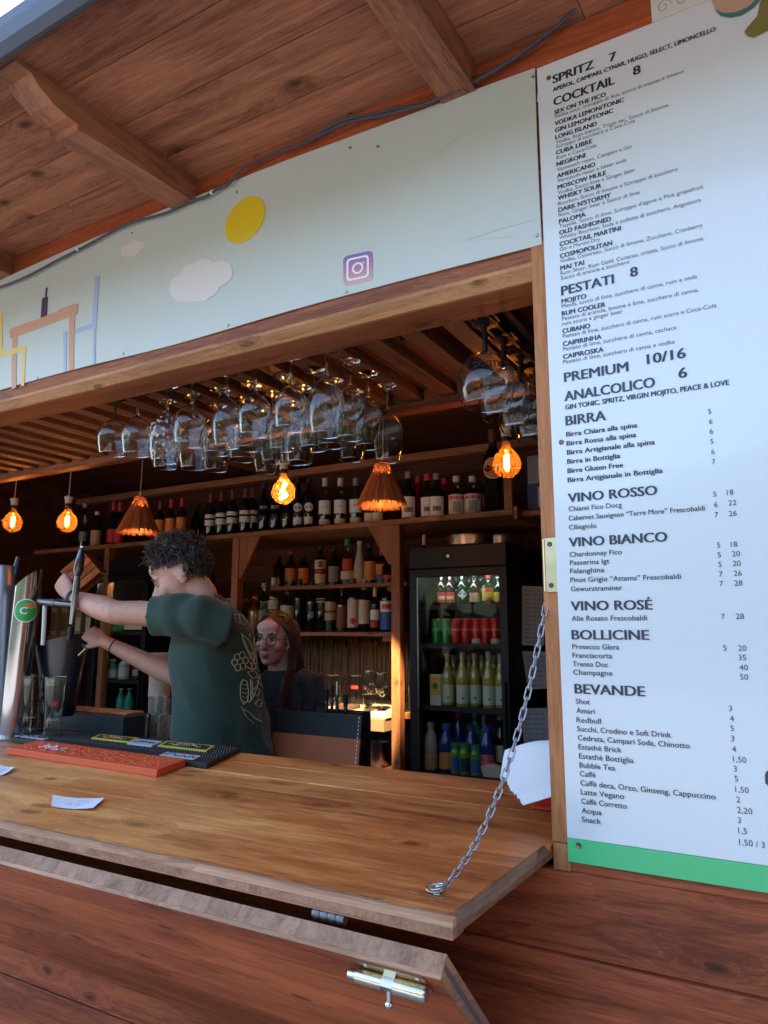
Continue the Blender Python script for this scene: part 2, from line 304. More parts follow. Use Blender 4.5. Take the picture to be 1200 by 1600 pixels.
# ------------------------------------------------------------------ mesh helpers
class MB:
    def __init__(s): s.v = []; s.f = []; s.sm = []
    def add(s, vs, fs, smooth=False):
        n = len(s.v); s.v += [Vector(v) for v in vs]; s.f += [tuple(i + n for i in f) for f in fs]; s.sm += [smooth] * len(fs); return s
    def box(s, a, b, bev=0.0):
        x0, y0, z0 = [min(p, q) for p, q in zip(a, b)]; x1, y1, z1 = [max(p, q) for p, q in zip(a, b)]
        return s.prism([(x0, y0), (x1, y0), (x1, y1), (x0, y1)], z0, z1, lambda u, v, w: (u, v, w), bev)
    def prism(s, poly, w0, w1, fn, bev=0.0):
        """poly (u,v) counter-clockwise, extruded along w; fn maps to space"""
        n = len(poly)
        if bev > 0:
            cx = sum(p[0] for p in poly) / n; cy = sum(p[1] for p in poly) / n
            def shrink(p):
                dx, dy = p[0] - cx, p[1] - cy
                return (p[0] - math.copysign(min(bev, abs(dx)), dx), p[1] - math.copysign(min(bev, abs(dy)), dy))
            ins = [shrink(p) for p in poly]
            lay = [(ins, w0), (poly, w0 + bev), (poly, w1 - bev), (ins, w1)]
        else: lay = [(poly, w0), (poly, w1)]
        vs = [fn(p[0], p[1], w) for pl, w in lay for p in pl]
        fs = [tuple(reversed(range(n)))]
        for k in range(len(lay) - 1):
            for i in range(n):
                j = (i + 1) % n; fs.append((k * n + i, k * n + j, (k + 1) * n + j, (k + 1) * n + i))
        fs.append(tuple(range((len(lay) - 1) * n, len(lay) * n)))
        return s.add(vs, fs)
    def obox(s, c, size, M, bev=0.0):
        hx, hy, hz = [t / 2 for t in size]; t = MB(); t.box((-hx, -hy, -hz), (hx, hy, hz), bev)
        return s.add([Vector(c) + M @ v for v in t.v], t.f)
    def tube(s, pts, rad, n=8, cap=True, smooth=True, closed=False):
        pts = [Vector(p) for p in pts]; m = len(pts)
        rad = [rad] * m if not hasattr(rad, '__len__') else rad
        vs, fs = [], []; up = None
        for i, p in enumerate(pts):
            a = pts[(i - 1) % m] if (i > 0 or closed) else p; b2 = pts[(i + 1) % m] if (i < m - 1 or closed) else p
            t = (b2 - a).normalized() if (b2 - a).length > 1e-9 else Vector((0, 0, 1))
            if up is None:
                up = Vector((0, 0, 1)) if abs(t.z) < 0.9 else Vector((1, 0, 0))
            sx = t.cross(up).normalized(); up = sx.cross(t).normalized()
            r = rad[i]; rx, ry = (r, r) if not hasattr(r, '__len__') else r
            for k in range(n):
                a_ = 2 * math.pi * k / n; vs.append(p + sx * (rx * math.cos(a_)) + up * (ry * math.sin(a_)))
        for i in range(m if closed else m - 1):
            i2 = (i + 1) % m
            for k in range(n):
                j = (k + 1) % n; fs.append((i * n + k, i * n + j, i2 * n + j, i2 * n + k))
        s.add(vs, fs, smooth)
        if cap and not closed:
            s.add(vs[:n], [tuple(reversed(range(n)))]); s.add(vs[-n:], [tuple(range(n))])
        return s
    def lathe(s, prof, o=(0, 0, 0), n=20, M=None, smooth=True, a0=0.0, a1=2 * math.pi):
        o = Vector(o); vs, fs = [], []; full = abs(a1 - a0 - 2 * math.pi) < 1e-6; cols = n if full else n + 1; rows = []
        for r, z in prof:
            if r == 0:
                v = Vector((0, 0, z)); rows.append([len(vs)] * cols); vs.append(o + (M @ v if M else v)); continue
            rows.append(list(range(len(vs), len(vs) + cols)))
            for k in range(cols):
                a = a0 + (a1 - a0) * k / n; v = Vector((r * math.cos(a), r * math.sin(a), z)); vs.append(o + (M @ v if M else v))
        for A, B in zip(rows, rows[1:]):
            for k in range(n):
                j = (k + 1) % cols if full else k + 1
                f = []
                for q in (A[k], A[j], B[j], B[k]):
                    if q not in f: f.append(q)
                if len(f) > 2: fs.append(tuple(f))
        return s.add(vs, fs, smooth)
    def loft(s, rings, smooth=True, cap=True):
        n = len(rings[0]); vs = [v for r in rings for v in r]; fs = []
        for i in range(len(rings) - 1):
            for k in range(n):
                j = (k + 1) % n; fs.append((i * n + k, i * n + j, (i + 1) * n + j, (i + 1) * n + k))
        if cap: fs.append(tuple(reversed(range(n)))); fs.append(tuple(range((len(rings) - 1) * n, len(rings) * n)))
        return s.add(vs, fs, smooth)
    def ell(s, c, r, M=None, n=16, m=10):
        c = Vector(c); r = (r, r, r) if not hasattr(r, '__len__') else r
        rings = []; 
        vs, fs = [], []
        vs.append(Vector((0, 0, -r[2])))
        for i in range(1, m):
            t = math.pi * i / m
            for k in range(n):
                a = 2 * math.pi * k / n; vs.append(Vector((r[0] * math.sin(t) * math.cos(a), r[1] * math.sin(t) * math.sin(a), -r[2] * math.cos(t))))
        vs.append(Vector((0, 0, r[2])))
        for k in range(n): fs.append((0, 1 + (k + 1) % n, 1 + k))
        for i in range(m - 2):
            for k in range(n):
                j = (k + 1) % n; fs.append((1 + i * n + k, 1 + i * n + j, 1 + (i + 1) * n + j, 1 + (i + 1) * n + k))
        t = len(vs) - 1; b0 = 1 + (m - 2) * n
        for k in range(n): fs.append((b0 + k, b0 + (k + 1) % n, t))
        return s.add([c + (M @ v if M else v) for v in vs], fs, True)
    def sheet(s, pts): return s.add(pts, [tuple(range(len(pts)))])
    def merge(s, o, M=None, off=(0, 0, 0)):
        off = Vector(off); n = len(s.v); s.v += [off + (M @ v if M else v) for v in o.v]; s.f += [tuple(i + n for i in f) for f in o.f]; s.sm += o.sm; return s
    def build(s, name, material, parent=None, origin=None):
        """link as ONE mesh object; vertices are given in world space, origin = object origin in world space"""
        o_ = Vector(origin) if origin is not None else (WL(parent) if parent else Vector((0, 0, 0)))
        me = bpy.data.meshes.new(name); me.from_pydata([v - o_ for v in s.v], [], s.f)
        me.polygons.foreach_set('use_smooth', s.sm); me.update()
        bm = bmesh.new(); bm.from_mesh(me); bmesh.ops.recalc_face_normals(bm, faces=bm.faces); bm.to_mesh(me); bm.free()
        if any(s.sm): me.set_sharp_from_angle(angle=R(38))
        me.materials.append(material)
        ob = bpy.data.objects.new(name, me); COL.objects.link(ob)
        if parent: ob.parent = parent; ob.location = o_ - WL(parent)
        else: ob.location = o_
        return ob
_wl = {}
def WL(o):
    v = Vector((0, 0, 0))
    while o: v = v + o.location; o = o.parent
    return v
def tag(o, label=None, cat=None, group=None, kind=None):
    if label: o['label'] = label
    if cat: o['category'] = cat
    if group: o['group'] = group
    if kind: o['kind'] = kind
    return o
def thing(name, loc, label, cat, group=None, kind=None):
    o = bpy.data.objects.new(name, None); COL.objects.link(o); o.location = loc; o.empty_display_size = 0.05
    return tag(o, label, cat, group, kind)
def copy_tree(o, loc=None, parent=None):
    c = o.copy(); COL.objects.link(c)
    if parent: c.parent = parent
    for ch in list(o.children): copy_tree(ch, None, c)
    if loc is not None: c.location = loc
    return c
def basis(f, up=(0, 0, 1)):
    """matrix whose columns are forward(x), left(y), up(z)"""
    x = Vector(f).normalized(); y = Vector(up).cross(x).normalized(); z = x.cross(y)
    return Matrix((x, y, z)).transposed()
def rot(axis, deg): return Matrix.Rotation(R(deg), 3, axis)
ORD = 'first second third fourth fifth sixth seventh eighth ninth tenth eleventh twelfth thirteenth fourteenth fifteenth sixteenth'.split()

# text ------------------------------------------------------------------------
_tc = {}
def text_geo(body, bold=0.0):
    """flat outline of one line of text: verts (u,v) and faces, cap height 1, starting at u=0"""
    key = (body, bold)
    if key in _tc: return _tc[key]
    cu = bpy.data.curves.new('t', 'FONT'); cu.body = body; cu.size = 1.0; cu.resolution_u = 3; cu.offset = bold
    ob = bpy.data.objects.new('t', cu); me = ob.to_mesh()
    vs = [v.co.copy() for v in me.vertices]; fs = [tuple(p.vertices) for p in me.polygons]
    ob.to_mesh_clear(); bpy.data.objects.remove(ob); bpy.data.curves.remove(cu)
    x0 = min((v.x for v in vs), default=0); x1 = max((v.x for v in vs), default=1)
    res = ([((v.x - x0), v.y) for v in vs], fs, x1 - x0)
    _tc[key] = res
    return res
CAPH = max(v[1] for v in text_geo('H')[0])
def put_text(mb, body, width, cap, fn, bold=0.0):
    """width None keeps the letters' own proportion; fn maps (u,v) in metres to space"""
    vs, fs, w = text_geo(body, bold)
    sy = cap / CAPH; sx = (width / w) if width else sy
    mb.add([fn(u * sx, v * sy) for u, v in vs], fs)
    return w * sx
def put_bold(mb, body, width, cap, fn3, d):
    for k, dx in enumerate((0, -d, d, -d / 2, d / 2)):
        put_text(mb, body, width, cap, lambda u, v: fn3(u + dx, v, k))

# ================================================================== setting
# unseen trees added behind the camera to cut the low sky: tall to the right, low to the left, so the sky opens on the left
mb = MB(); rt_ = random.Random(2)
for i in range(46):
    x = -46 + 2 * i + rt_.uniform(-0.6, 0.6); tall = x > 9
    h = rt_.uniform(8, 10) if tall else rt_.uniform(5.0, 7.0); r_ = rt_.uniform(1.6, 2.4)
    t_ = MB().ell((x, -19 + rt_.uniform(-1.5, 1.5), h * 0.52), (r_, r_, h * 0.5), None, 14, 12)
    for q in t_.v:
        q += Vector((noise.noise(q * 0.9), noise.noise(q * 0.9 + Vector((9, 0, 0))), noise.noise(q * 0.9 + Vector((0, 9, 0))))) * 1.1
    mb.merge(t_)
tag(mb.build('sky_cut_trees', mat('far_foliage', (0.035, 0.05, 0.02), 0.9, 0, 0.5, 2)), 'dark row of trees across the square', 'trees', None, 'stuff')
# unseen stall added on the right to block the sky from that side
nb = thing('sky_block_stall', (4.6, -3.2, 0), 'dark boarded timber stall standing to the right of the bar', 'stall')
mb = MB()
for k in range(19): mb.box((3.0, -5.6, 0.02 + 0.2 * k), (6.4, -1.0, 0.2 + 0.2 * k + 0.017), 0.004)
mb.build('boarded_walls', W_BACK, nb)
MB().prism([(2.6, 3.8), (6.8, 3.8), (4.7, 4.9)], -5.9, -0.7, lambda u, v, w: (u, w, v)).build('roof', M_GUTTER, nb)

g = MB().sheet([(-150, -150, 0), (150, -150, 0), (150, 150, 0), (-150, 150, 0)])
tag(g.build('pavement', mat('paving', (0.27, 0.25, 0.23), 0.85, 0, 0.2, 3, bump=0.2)), 'pale paved square around the kiosk', 'pavement', None, 'structure')

X0, X1, YB = -5.4, 1.3, 2.86          # kiosk: left, right, back
kiosk = thing('wooden_kiosk', (-2, 0, 0), 'reddish stained timber bar kiosk with open serving front and boarded eaves', 'kiosk')
# front wall boards; the ones under z .885 stand 12 mm proud of the upper ones
mb = MB()
for k in range(5):
    z1 = 0.885 - 0.2 * k
    mb.box((X0, -0.012, max(0.02, z1 - 0.197)), (X1, 0.03, z1), 0.004)
mb.box((X0, 0.0, 0.885), (X1, 0.03, 1.036), 0.003)
for z0, z1 in ((1.036, 1.088), (1.09, 1.288), (1.29, 1.488), (1.49, 1.688), (1.69, 1.888), (1.89, 2.088), (2.09, 2.288)):
    mb.box((-0.418, 0.0, z0), (X1, 0.03, z1), 0.003)
mb.build('front_wall', W_WALL, kiosk)
mb = MB()
for z0, z1 in ((2.37, 2.545), (2.548, 2.72), (2.723, 2.885)):
    mb.box((X0, 0.0, z0), (X1, 0.03, z1), 0.002)
mb.build('upper_wall', W_WALL, kiosk)
mb = MB().prism([(0.0, 2.368), (0.0, 2.318), (0.028, 2.292), (0.14, 2.288), (0.14, 2.368)], X0, -0.453, lambda u, v, w: (w, u, v))
mb.build('header_beam', W_HEAD, kiosk)
MB().prism([(-0.002, 2.322), (-0.001, 2.313), (0.024, 2.290), (0.032, 2.2895), (0.032, 2.30), (0.004, 2.322)], X0, -0.454, lambda u, v, w: (w, u, v)).build('lit_header_edge', W_LITEDGE, kiosk)
MB().box((-0.452, -0.006, 1.088), (-0.4185, 0.10, 2.367), 0.003).build('door_post', W_POST, kiosk)
MB().box((-0.452, -0.003, 1.036), (-0.4185, 0.10, 1.087), 0.002).build('post_foot', W_POST, kiosk)
# roof boards with real joints, and the sheet roofing above them
def roofz(y): return 2.89 + 0.07 * y
mb = MB(); ys = [-0.62, -0.469, -0.295, -0.126, 0.045]
while ys[-1] < 3.1: ys.append(ys[-1] + 0.171)
for a, b in zip(ys, ys[1:]):
    xs = [X0 - 0.1] + ([-2.9] if int(a * 100) % 2 else [-0.31]) + [X1 + 0.1]
    for xa, xb in zip(xs, xs[1:]):
        mb.prism([(a + 0.0015, roofz(a)), (b - 0.0015, roofz(b)), (b - 0.0015, roofz(b) + 0.022), (a + 0.0015, roofz(a) + 0.022)], xa + 0.001, xb - 0.001, lambda u, v, w: (w, u, v))
mb.build('roof_boards', W_CEIL, kiosk)
MB().prism([(-0.64, roofz(-0.64) + 0.023), (3.1, roofz(3.1) + 0.023), (3.1, roofz(3.1) + 0.04), (-0.64, roofz(-0.64) + 0.04)], X0 - 0.15, X1 + 0.15, lambda u, v, w: (w, u, v)).build('roof_sheet', M_GUTTER, kiosk)
prof = [(0.0, 0.0), (0.0, -0.085), (-0.405, -0.085), (-0.425, -0.088), (-0.428, -0.07), (-0.455, -0.068), (-0.50, -0.056), (-0.54, -0.036), (-0.562, -0.014), (-0.6, -0.012), (-0.6, 0.0)]
for i, xr in enumerate((0.351, -0.575, -1.504, -2.43, -3.358, -4.286)):
    MB().prism([(y, roofz(y) + dz - 0.001) for y, dz in prof], xr - 0.09, xr, lambda u, v, w: (w, u, v)).build('rafter', W_RAFT, kiosk)
mb = MB()
gp = [(-0.625, 0.0), (-0.63, -0.03), (-0.65, -0.06), (-0.662, -0.066), (-0.682, -0.056), (-0.692, -0.03), (-0.695, -0.008), (-0.690, -0.008), (-0.687, -0.028), (-0.678, -0.050), (-0.662, -0.060), (-0.650, -0.052), (-0.637, -0.027), (-0.633, 0.0)]
mb.loft([[Vector((x, y, 2.845 + dz)) for y, dz in gp] for x in (X0 - 0.15, X1 + 0.15)], smooth=False)
mb.build('gutter', M_GUTTER, kiosk)
# inside
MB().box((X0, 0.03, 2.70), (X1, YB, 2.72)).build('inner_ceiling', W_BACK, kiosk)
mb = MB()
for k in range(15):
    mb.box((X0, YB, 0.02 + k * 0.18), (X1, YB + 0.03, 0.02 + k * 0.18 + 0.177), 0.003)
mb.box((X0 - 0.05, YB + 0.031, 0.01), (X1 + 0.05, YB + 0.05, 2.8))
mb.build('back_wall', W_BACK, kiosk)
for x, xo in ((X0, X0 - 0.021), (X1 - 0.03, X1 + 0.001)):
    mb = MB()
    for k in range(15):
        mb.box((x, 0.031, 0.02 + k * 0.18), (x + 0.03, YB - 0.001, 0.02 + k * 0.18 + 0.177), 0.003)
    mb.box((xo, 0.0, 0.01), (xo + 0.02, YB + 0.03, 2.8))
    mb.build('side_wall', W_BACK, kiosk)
MB().box((X0 + 0.03, 0.03, 0.004), (X1 - 0.03, YB, 0.03)).build('inner_floor', mat('floor_dark', (0.05, 0.04, 0.035), 0.7), kiosk)
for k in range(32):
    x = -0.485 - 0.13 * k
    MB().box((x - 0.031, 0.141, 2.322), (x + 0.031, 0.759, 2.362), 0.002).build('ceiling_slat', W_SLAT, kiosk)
MB().box((X0 + 0.03, 0.76, 2.295), (-0.40, 0.82, 2.362), 0.003).build('rack_beam', W_HEAD, kiosk)
MB().box((X0 + 0.03, 2.52, 2.58), (-0.9, 2.60, 2.63), 0.003).build('back_rail', W_SHELF, kiosk)
for x in (-3.2, -1.2):
    MB().box((x - 0.04, 0.83, 2.60), (x + 0.04, YB - 0.002, 2.699), 0.003).build('ceiling_joist', W_SLAT, kiosk)

# ------------------------------------------------------------------ banner over the opening
ban = thing('fascia_banner', (-1.5, 0, 2.36), 'long white fascia banner printed with coloured house outlines, clouds and a yellow sun', 'banner')
XL, XR = -3.6, -0.4265
def bantop(x):
    t = (x + 0.42) / 2.2
    return 2.802 + 0.022 * math.sin(min(1, max(0, -t)) * math.pi) - 0.05 * max(0, -t - 0.85)
def bany(x, z):     # the sheet bellies out a little between its screws
    t = (z - 2.36) / 0.44
    return -0.007 - 0.010 * math.sin(max(0, min(1, t)) * math.pi) * (0.6 + 0.4 * math.sin(x * 2.3 + 1)) - 0.0015 * math.sin(x * 9)
rows, cols = 8, 60
def bgrid(off):
    vs = []
    for i in range(rows + 1):
        for j in range(cols + 1):
            x = XL + (XR - XL) * j / cols; zb = 2.358 + 0.004 * math.sin(x * 5); z = zb + (bantop(x) - zb) * i / rows
            vs.append(Vector((x, bany(x, z) + off, z)))
    return vs
fv, bv = bgrid(0), bgrid(0.003)
mb = MB(); n_ = (cols + 1)
ff = [(i * n_ + j, i * n_ + j + 1, (i + 1) * n_ + j + 1, (i + 1) * n_ + j) for i in range(rows) for j in range(cols)]
N0 = len(fv)
fb = [tuple(N0 + q for q in reversed(f)) for f in ff]
rim = [j for j in range(n_)] + [i * n_ + cols for i in range(1, rows + 1)] + [rows * n_ + j for j in range(cols - 1, -1, -1)] + [i * n_ for i in range(rows - 1, 0, -1)]
fr = [(rim[k], rim[(k + 1) % len(rim)], N0 + rim[(k + 1) % len(rim)], N0 + rim[k]) for k in range(len(rim))]
mb.add(fv + bv, ff + fb + fr, True)
mb.build('sheet', M_BANNER, ban)
def bpt(p):           # banner point seen at a pixel of the photograph
    q = aty(p[0], p[1], -0.012); return (q.x, bany(q.x, q.z) - 0.0016, q.z)
def bpoly(mb, pts):   # printed shape: subdivide so that it follows the belly
    q = [aty(p[0], p[1], -0.012) for p in pts]
    bm = bmesh.new(); vs = [bm.verts.new((p.x, 0, p.z)) for p in q]; bm.faces.new(vs)
    bmesh.ops.triangulate(bm, faces=bm.faces[:])
    bmesh.ops.subdivide_edges(bm, edges=[e for e in bm.edges if e.calc_length() > 0.03], cuts=3, use_grid_fill=True)
    bm.verts.index_update()
    mb.add([(v.co.x, bany(v.co.x, v.co.z) - 0.0013, v.co.z) for v in bm.verts], [tuple(v.index for v in f.verts) for f in bm.faces], True); bm.free()
def bline(mb, pts, w):   # printed stroke of pixel width w along pixel points
    for (xa, ya), (xb, yb) in zip(pts, pts[1:]):
        dx, dy = xb - xa, yb - ya; l = math.hypot(dx, dy); nx, ny = -dy / l * w / 2, dx / l * w / 2
        bpoly(mb, [(xa + nx, ya + ny), (xb + nx, yb + ny), (xb - nx, yb - ny), (xa - nx, ya - ny)])
def pm(name, c, r=0.45): return mat(name, c, r, 0, 0.04)
mb = MB(); bline(mb, [(3, 490), (2, 552)], 7); bline(mb, [(-2, 554), (42, 545)], 8); bline(mb, [(39, 546), (33, 602)], 5); mb.build('yellow_outline', pm('print_yellow', (0.62, 0.46, 0.10)), ban)
mb = MB(); bpoly(mb, [(17, 516), (124, 475), (123, 491), (18, 530)]); bpoly(mb, [(21, 530), (29, 527), (23, 605), (16, 607)]); bpoly(mb, [(110, 495), (119, 492), (114, 576), (106, 579)])
bpoly(mb, [(20, 514), (50, 502), (50, 505), (22, 516)]); bpoly(mb, [(91, 486), (120, 474.5), (120, 478), (92, 488)]); mb.build('orange_outline', pm('print_orange', (0.50, 0.25, 0.15)), ban)
mb = MB(); bpoly(mb, [(67, 466), (76, 464), (75, 494), (65, 498)]); bpoly(mb, [(72, 450), (75, 449), (73.5, 466), (71, 466)]); mb.build('purple_chimney', pm('print_purple', (0.06, 0.025, 0.055)), ban)
mb = MB(); bpoly(mb, [(150, 432.5), (157, 431.5), (152, 512), (145, 514)]); bpoly(mb, [(119, 515), (152, 503), (152, 510), (119, 522)]); bpoly(mb, [(100, 520), (106, 518), (102, 580), (98, 581)]); bpoly(mb, [(147, 512), (151, 511), (148, 568), (144, 569)])
mb.build('blue_outline', pm('print_blue', (0.30, 0.36, 0.50)), ban)
mb = MB(); bpoly(mb, [(382.5 + 31 * math.cos(a) - 5 * math.sin(a), 343 + 36 * math.sin(a) - 9 * math.cos(a)) for a in [2 * math.pi * k / 40 for k in range(40)]]); mb.build('yellow_sun', pm('print_sun', (0.62, 0.44, 0.012)), ban)
def cloud(name, lobes):
    pts = []
    mb = MB()
    cx = sum(l[0] for l in lobes) / len(lobes); cy = sum(l[1] for l in lobes) / len(lobes)
    for k in range(72):
        a = 2 * math.pi * k / 72; d = Vector((math.cos(a), math.sin(a))); best = 2
        for lx, ly, r in lobes:
            o = Vector((cx - lx, cy - ly)); b = o.dot(d); c = o.dot(o) - r * r; q = b * b - c
            if q > 0: best = max(best, -b + math.sqrt(q))
        pts.append((cx + d.x * best, cy + d.y * best))
    bpoly(mb, pts); mb.build(name, pm('print_cloud', (0.58, 0.54, 0.50)), ban)
cloud('small_cloud', [(199, 392, 10), (211, 385, 10), (219, 383, 7), (205, 391, 11)])
cloud('large_cloud', [(285, 450, 21), (300, 432, 20), (318, 423, 19), (344, 426, 19), (322, 445, 20), (296, 455, 17), (312, 455, 16)])
# photo-sharing icon: pale rounded square with a camera outline
def rsq(cx, cy, hw, r, n=6):
    p = []
    for sx, sy, a0 in ((1, 1, 0), (-1, 1, 90), (-1, -1, 180), (1, -1, 270)):
        for k in range(n + 1):
            a = R(a0 + 90 * k / n); u = sx * (hw - r) + r * math.cos(a); v = sy * (hw - r) + r * math.sin(a); p.append((u, v))
    return [(cx + u, cy + v - 0.22 * u) for u, v in p]
def ring(mb, fo, fi):
    n = len(fo)
    vs = []
    for p in fo + fi:
        q = aty(p[0], p[1], -0.012); vs.append((q.x, bany(q.x, q.z) - 0.0024, q.z))
    mb.add(vs, [(k, (k + 1) % n, n + (k + 1) % n, n + k) for k in range(n)])
icx, icy = 558, 418
m_, nt, NN, LL = newmat('icon_gradient')
o_ = NN.new('ShaderNodeOutputMaterial'); b_ = NN.new('ShaderNodeBsdfPrincipled'); LL.new(b_.outputs[0], o_.inputs[0])
tc_ = NN.new('ShaderNodeTexCoord'); sp_ = NN.new('ShaderNodeSeparateXYZ'); LL.new(tc_.outputs['Generated'], sp_.inputs[0])
cr_ = NN.new('ShaderNodeValToRGB'); ee = cr_.color_ramp.elements
ee[0].position = 0.0; ee[0].color = (0.55, 0.36, 0.33, 1); ee[1].position = 1.0; ee[1].color = (0.13, 0.12, 0.32, 1)
e2 = ee.new(0.5); e2.color = (0.45, 0.16, 0.27, 1)
LL.new(sp_.outputs['Z'], cr_.inputs[0]); LL.new(cr_.outputs[0], b_.inputs['Base Color']); b_.inputs['Roughness'].default_value = 0.45
mb = MB(); bpoly(mb, rsq(icx, icy, 23, 7)); mb.build('icon_square', m_, ban)
mb = MB(); ring(mb, rsq(icx, icy, 17.5, 6), rsq(icx, icy, 14.5, 4.5)); ring(mb, rsq(icx, icy, 9, 9), rsq(icx, icy, 6, 6)); bpoly(mb, rsq(icx + 9, icy - 9.5, 1.8, 1.8, 3))
mb.build('icon_lines', pm('print_icon_white', (0.72, 0.70, 0.70)), ban)
for p in ((56, 590), (191, 552), (355, 508), (539, 455), (832, 120), (838, 367), (74, 418), (205, 364), (369, 300), (545, 230), (589, 228)):
    q = bpt(p); MB().lathe([(0.0, 0.0025), (0.003, 0.002), (0.0045, 0.0)], q, 10, Matrix.Rotation(R(90), 3, 'X')).build('screw', M_STEEL, ban)
# scuffs on the banner
mb = MB(); bline(mb, [(740, 190), (733, 205), (722, 210), (712, 216), (700, 222), (692, 232), (685, 238), (677, 248)], 1.6); bline(mb, [(735, 392 - 20), (800, 352), (842, 340)], 1.2); bline(mb, [(700, 210), (684, 219)], 2.0)
bline(mb, [(842, 135), (840, 160)], 2.2); bline(mb, [(715, 375), (806, 368)], 1.4)
mb.build('scuff_marks', pm('print_scuff', (0.50, 0.51, 0.46)), ban)

# ------------------------------------------------------------------ menu board
men = thing('menu_board', (-0.1, 0, 1.058), 'tall white drinks menu board with dark lettering, prices and a green bottom band', 'menu board')
BL, BR_, BZ0, BZ1 = -0.4205, 0.24, 1.058, 2.795
MB().box((BL, -0.0120, 1.102), (BR_, -0.0065, BZ1), 0.0008).build('panel', M_WHITE, men)
MB().box((BL, -0.0120, BZ0), (BR_, -0.0065, 1.1015), 0.0008).build('green_band', M_GREEN, men)
TY = -0.0131
def line(mb, body, x, y, xe, cap, bold=0.0):
    a = aty(x, y, TY); b = aty(xe or x, y, TY)
    if bold > 0: put_bold(mb, body, (b.x - a.x) if xe else None, cap, lambda u, v, k: (a.x + u, TY - 0.00012 * k, a.z + v), bold)
    else: put_text(mb, body, (b.x - a.x) if xe else None, cap, lambda u, v: (a.x + u, TY, a.z + v))
HEAD, BOLD, DESC, REG = MB(), MB(), MB(), MB()
for t, x, y, xe in (('SPRITZ', 864, 130.5, 929), ('7', 952.5, 97, 963), ('COCKTAIL', 865.5, 165.6, 962), ('8', 990, 118, 1001), ('PESTATI', 877.5, 461.5, 960), ('8', 985.5, 433, 996.5),
                    ('PREMIUM', 882, 597, 982.5), ('10/16', 1011.6, 569, 1072), ('ANALCOLICO', 882.6, 626.6, 1024.5), ('6', 1061, 591, 1073.4), ('BIRRA', 884.4, 665, 947), ('VINO ROSSO', 888, 785, 1027.5),
                    ('VINO BIANCO', 889.5, 854.5, 1043), ('VINO ROSÉ', 892.5, 954, 1019.4), ('BOLLICINE', 894, 999, 1014), ('BEVANDE', 898.5, 1083.4, 1007.4)):
    line(HEAD, t, x, y, xe, 0.0185 + (0.002 if y < 700 else 0), 0.0011)
for t, x, y, xe in (('APEROL, CAMPARI, CYNAR, HUGO, SELECT, LIMONCELLO', 864, 143.5, 1126.5), ('SEX ON THE FICO', 866.4, 179, 948), ('VODKA LEMON/TONIC', 867, 196.5, 977), ('GIN LEMON/TONIC', 867.6, 207, 960),
                    ('LONG ISLAND', 868, 218, 933.6), ('CUBA LIBRE', 869, 242, 926), ('NEGRONI', 870, 260, 915), ('AMERICANO', 870.6, 278.4, 931), ('MOSCOW MULE', 871.5, 296, 948), ('WHISKY SOUR', 872, 313, 940.5),
                    ("DARK N'STORMY", 872.7, 331.6, 955.5), ('PALOMA', 873.6, 349.6, 915.6), ('OLD FASHIONED', 874, 367, 956), ('COCKTAIL MARTINI', 874.5, 385, 971.4), ('COSMOPOLITAN', 875, 403.6, 957.6), ('MAI TAI', 875.7, 422.5, 913),
                    ('MOJITO', 877.5, 474.4, 916.5), ('RUM COOLER', 878, 493.6, 946.5), ('CUBANO', 879, 521, 922.5), ('CAIPIRINHA', 879.6, 541, 940.5), ('CAIPIROSKA', 880, 561, 943.5), ('GIN TONIC, SPRITZ, VIRGIN MOJITO, PEACE & LOVE', 883.5, 640, 1142.4),
                    ('Birra Chiara alla spina', 885, 682.4, 996.6), ('Birra Rossa alla spina', 885.6, 696.5, 994.8), ('Birra Artigianale alla spina', 886.2, 710.6, 1024), ('Birra in Bottiglia', 886.5, 725, 969.6), ('Birra Gluten Free', 887, 739.4, 974), ('Birra Artigianale in Bottiglia', 887.4, 753.8, 1036.5)):
    line(BOLD, t, x, y, xe, 0.0102, 0.00055)
for t, x, y, xe in (('Vodka sour, sciroppo di fico, succo di ananas e limone', 866, 185.5, 1074), ('Vodka, Rum bianco, Triple sec, Succo di limone,', 868.5, 225.5, 1050), ('Sciroppo di zucchero e Coca-Cola', 869, 232, 995), ('Rum e Coca-Cola', 869.7, 249.6, 933),
                    ('Vermouth rosso, Campari e Gin', 870.3, 268, 989.4), ('Vermouth rosso e bitter soda', 871, 285.6, 981), ('Vodka, Succo lime e Ginger beer', 871.5, 304, 995), ('Bourbon, Succo di limone e Sciroppo di zucchero', 872, 321.4, 1063),
                    ('Rum, Ginger beer e Succo di lime', 872.7, 339, 1002), ("Tequila, Succo di lime, Sciroppo d'agave e Pink grapefruit", 873.6, 356.8, 1104), ('Whisky Bourbon, Soda e zolletta di zucchero, Angostura', 874, 374.5, 1100), ('Gin e Martini Dry', 874.5, 392.5, 938.4),
                    ('Vodka, Cointreau, Succo di limone, Zucchero, Cranberry', 875, 411, 1102.8), ('Rum Silver, Rum Gold, Curacao, orzata, Succo di limone,', 875.7, 430, 1105), ('Succo di arancia e zucchero', 876.3, 437.5, 985), ('Menta, succo di lime, zucchero di canna, rum e soda', 877.5, 481.6, 1093),
                    ('Pestato di arancia, limone e lime, zucchero di canna,', 878, 501, 1095), ('rum scuro e ginger beer', 878, 509, 974), ('Pestato di lime, zucchero di canna, rum scuro e Coca-Cola', 879, 528.4, 1123.5), ('Pestato di lime, zucchero di canna, cachaca', 879.6, 548.5, 1059.6), ('Pestato di lime, zucchero di canna e vodka', 880, 568.6, 1056.6)):
    line(DESC, t, x, y, xe, 0.0088)
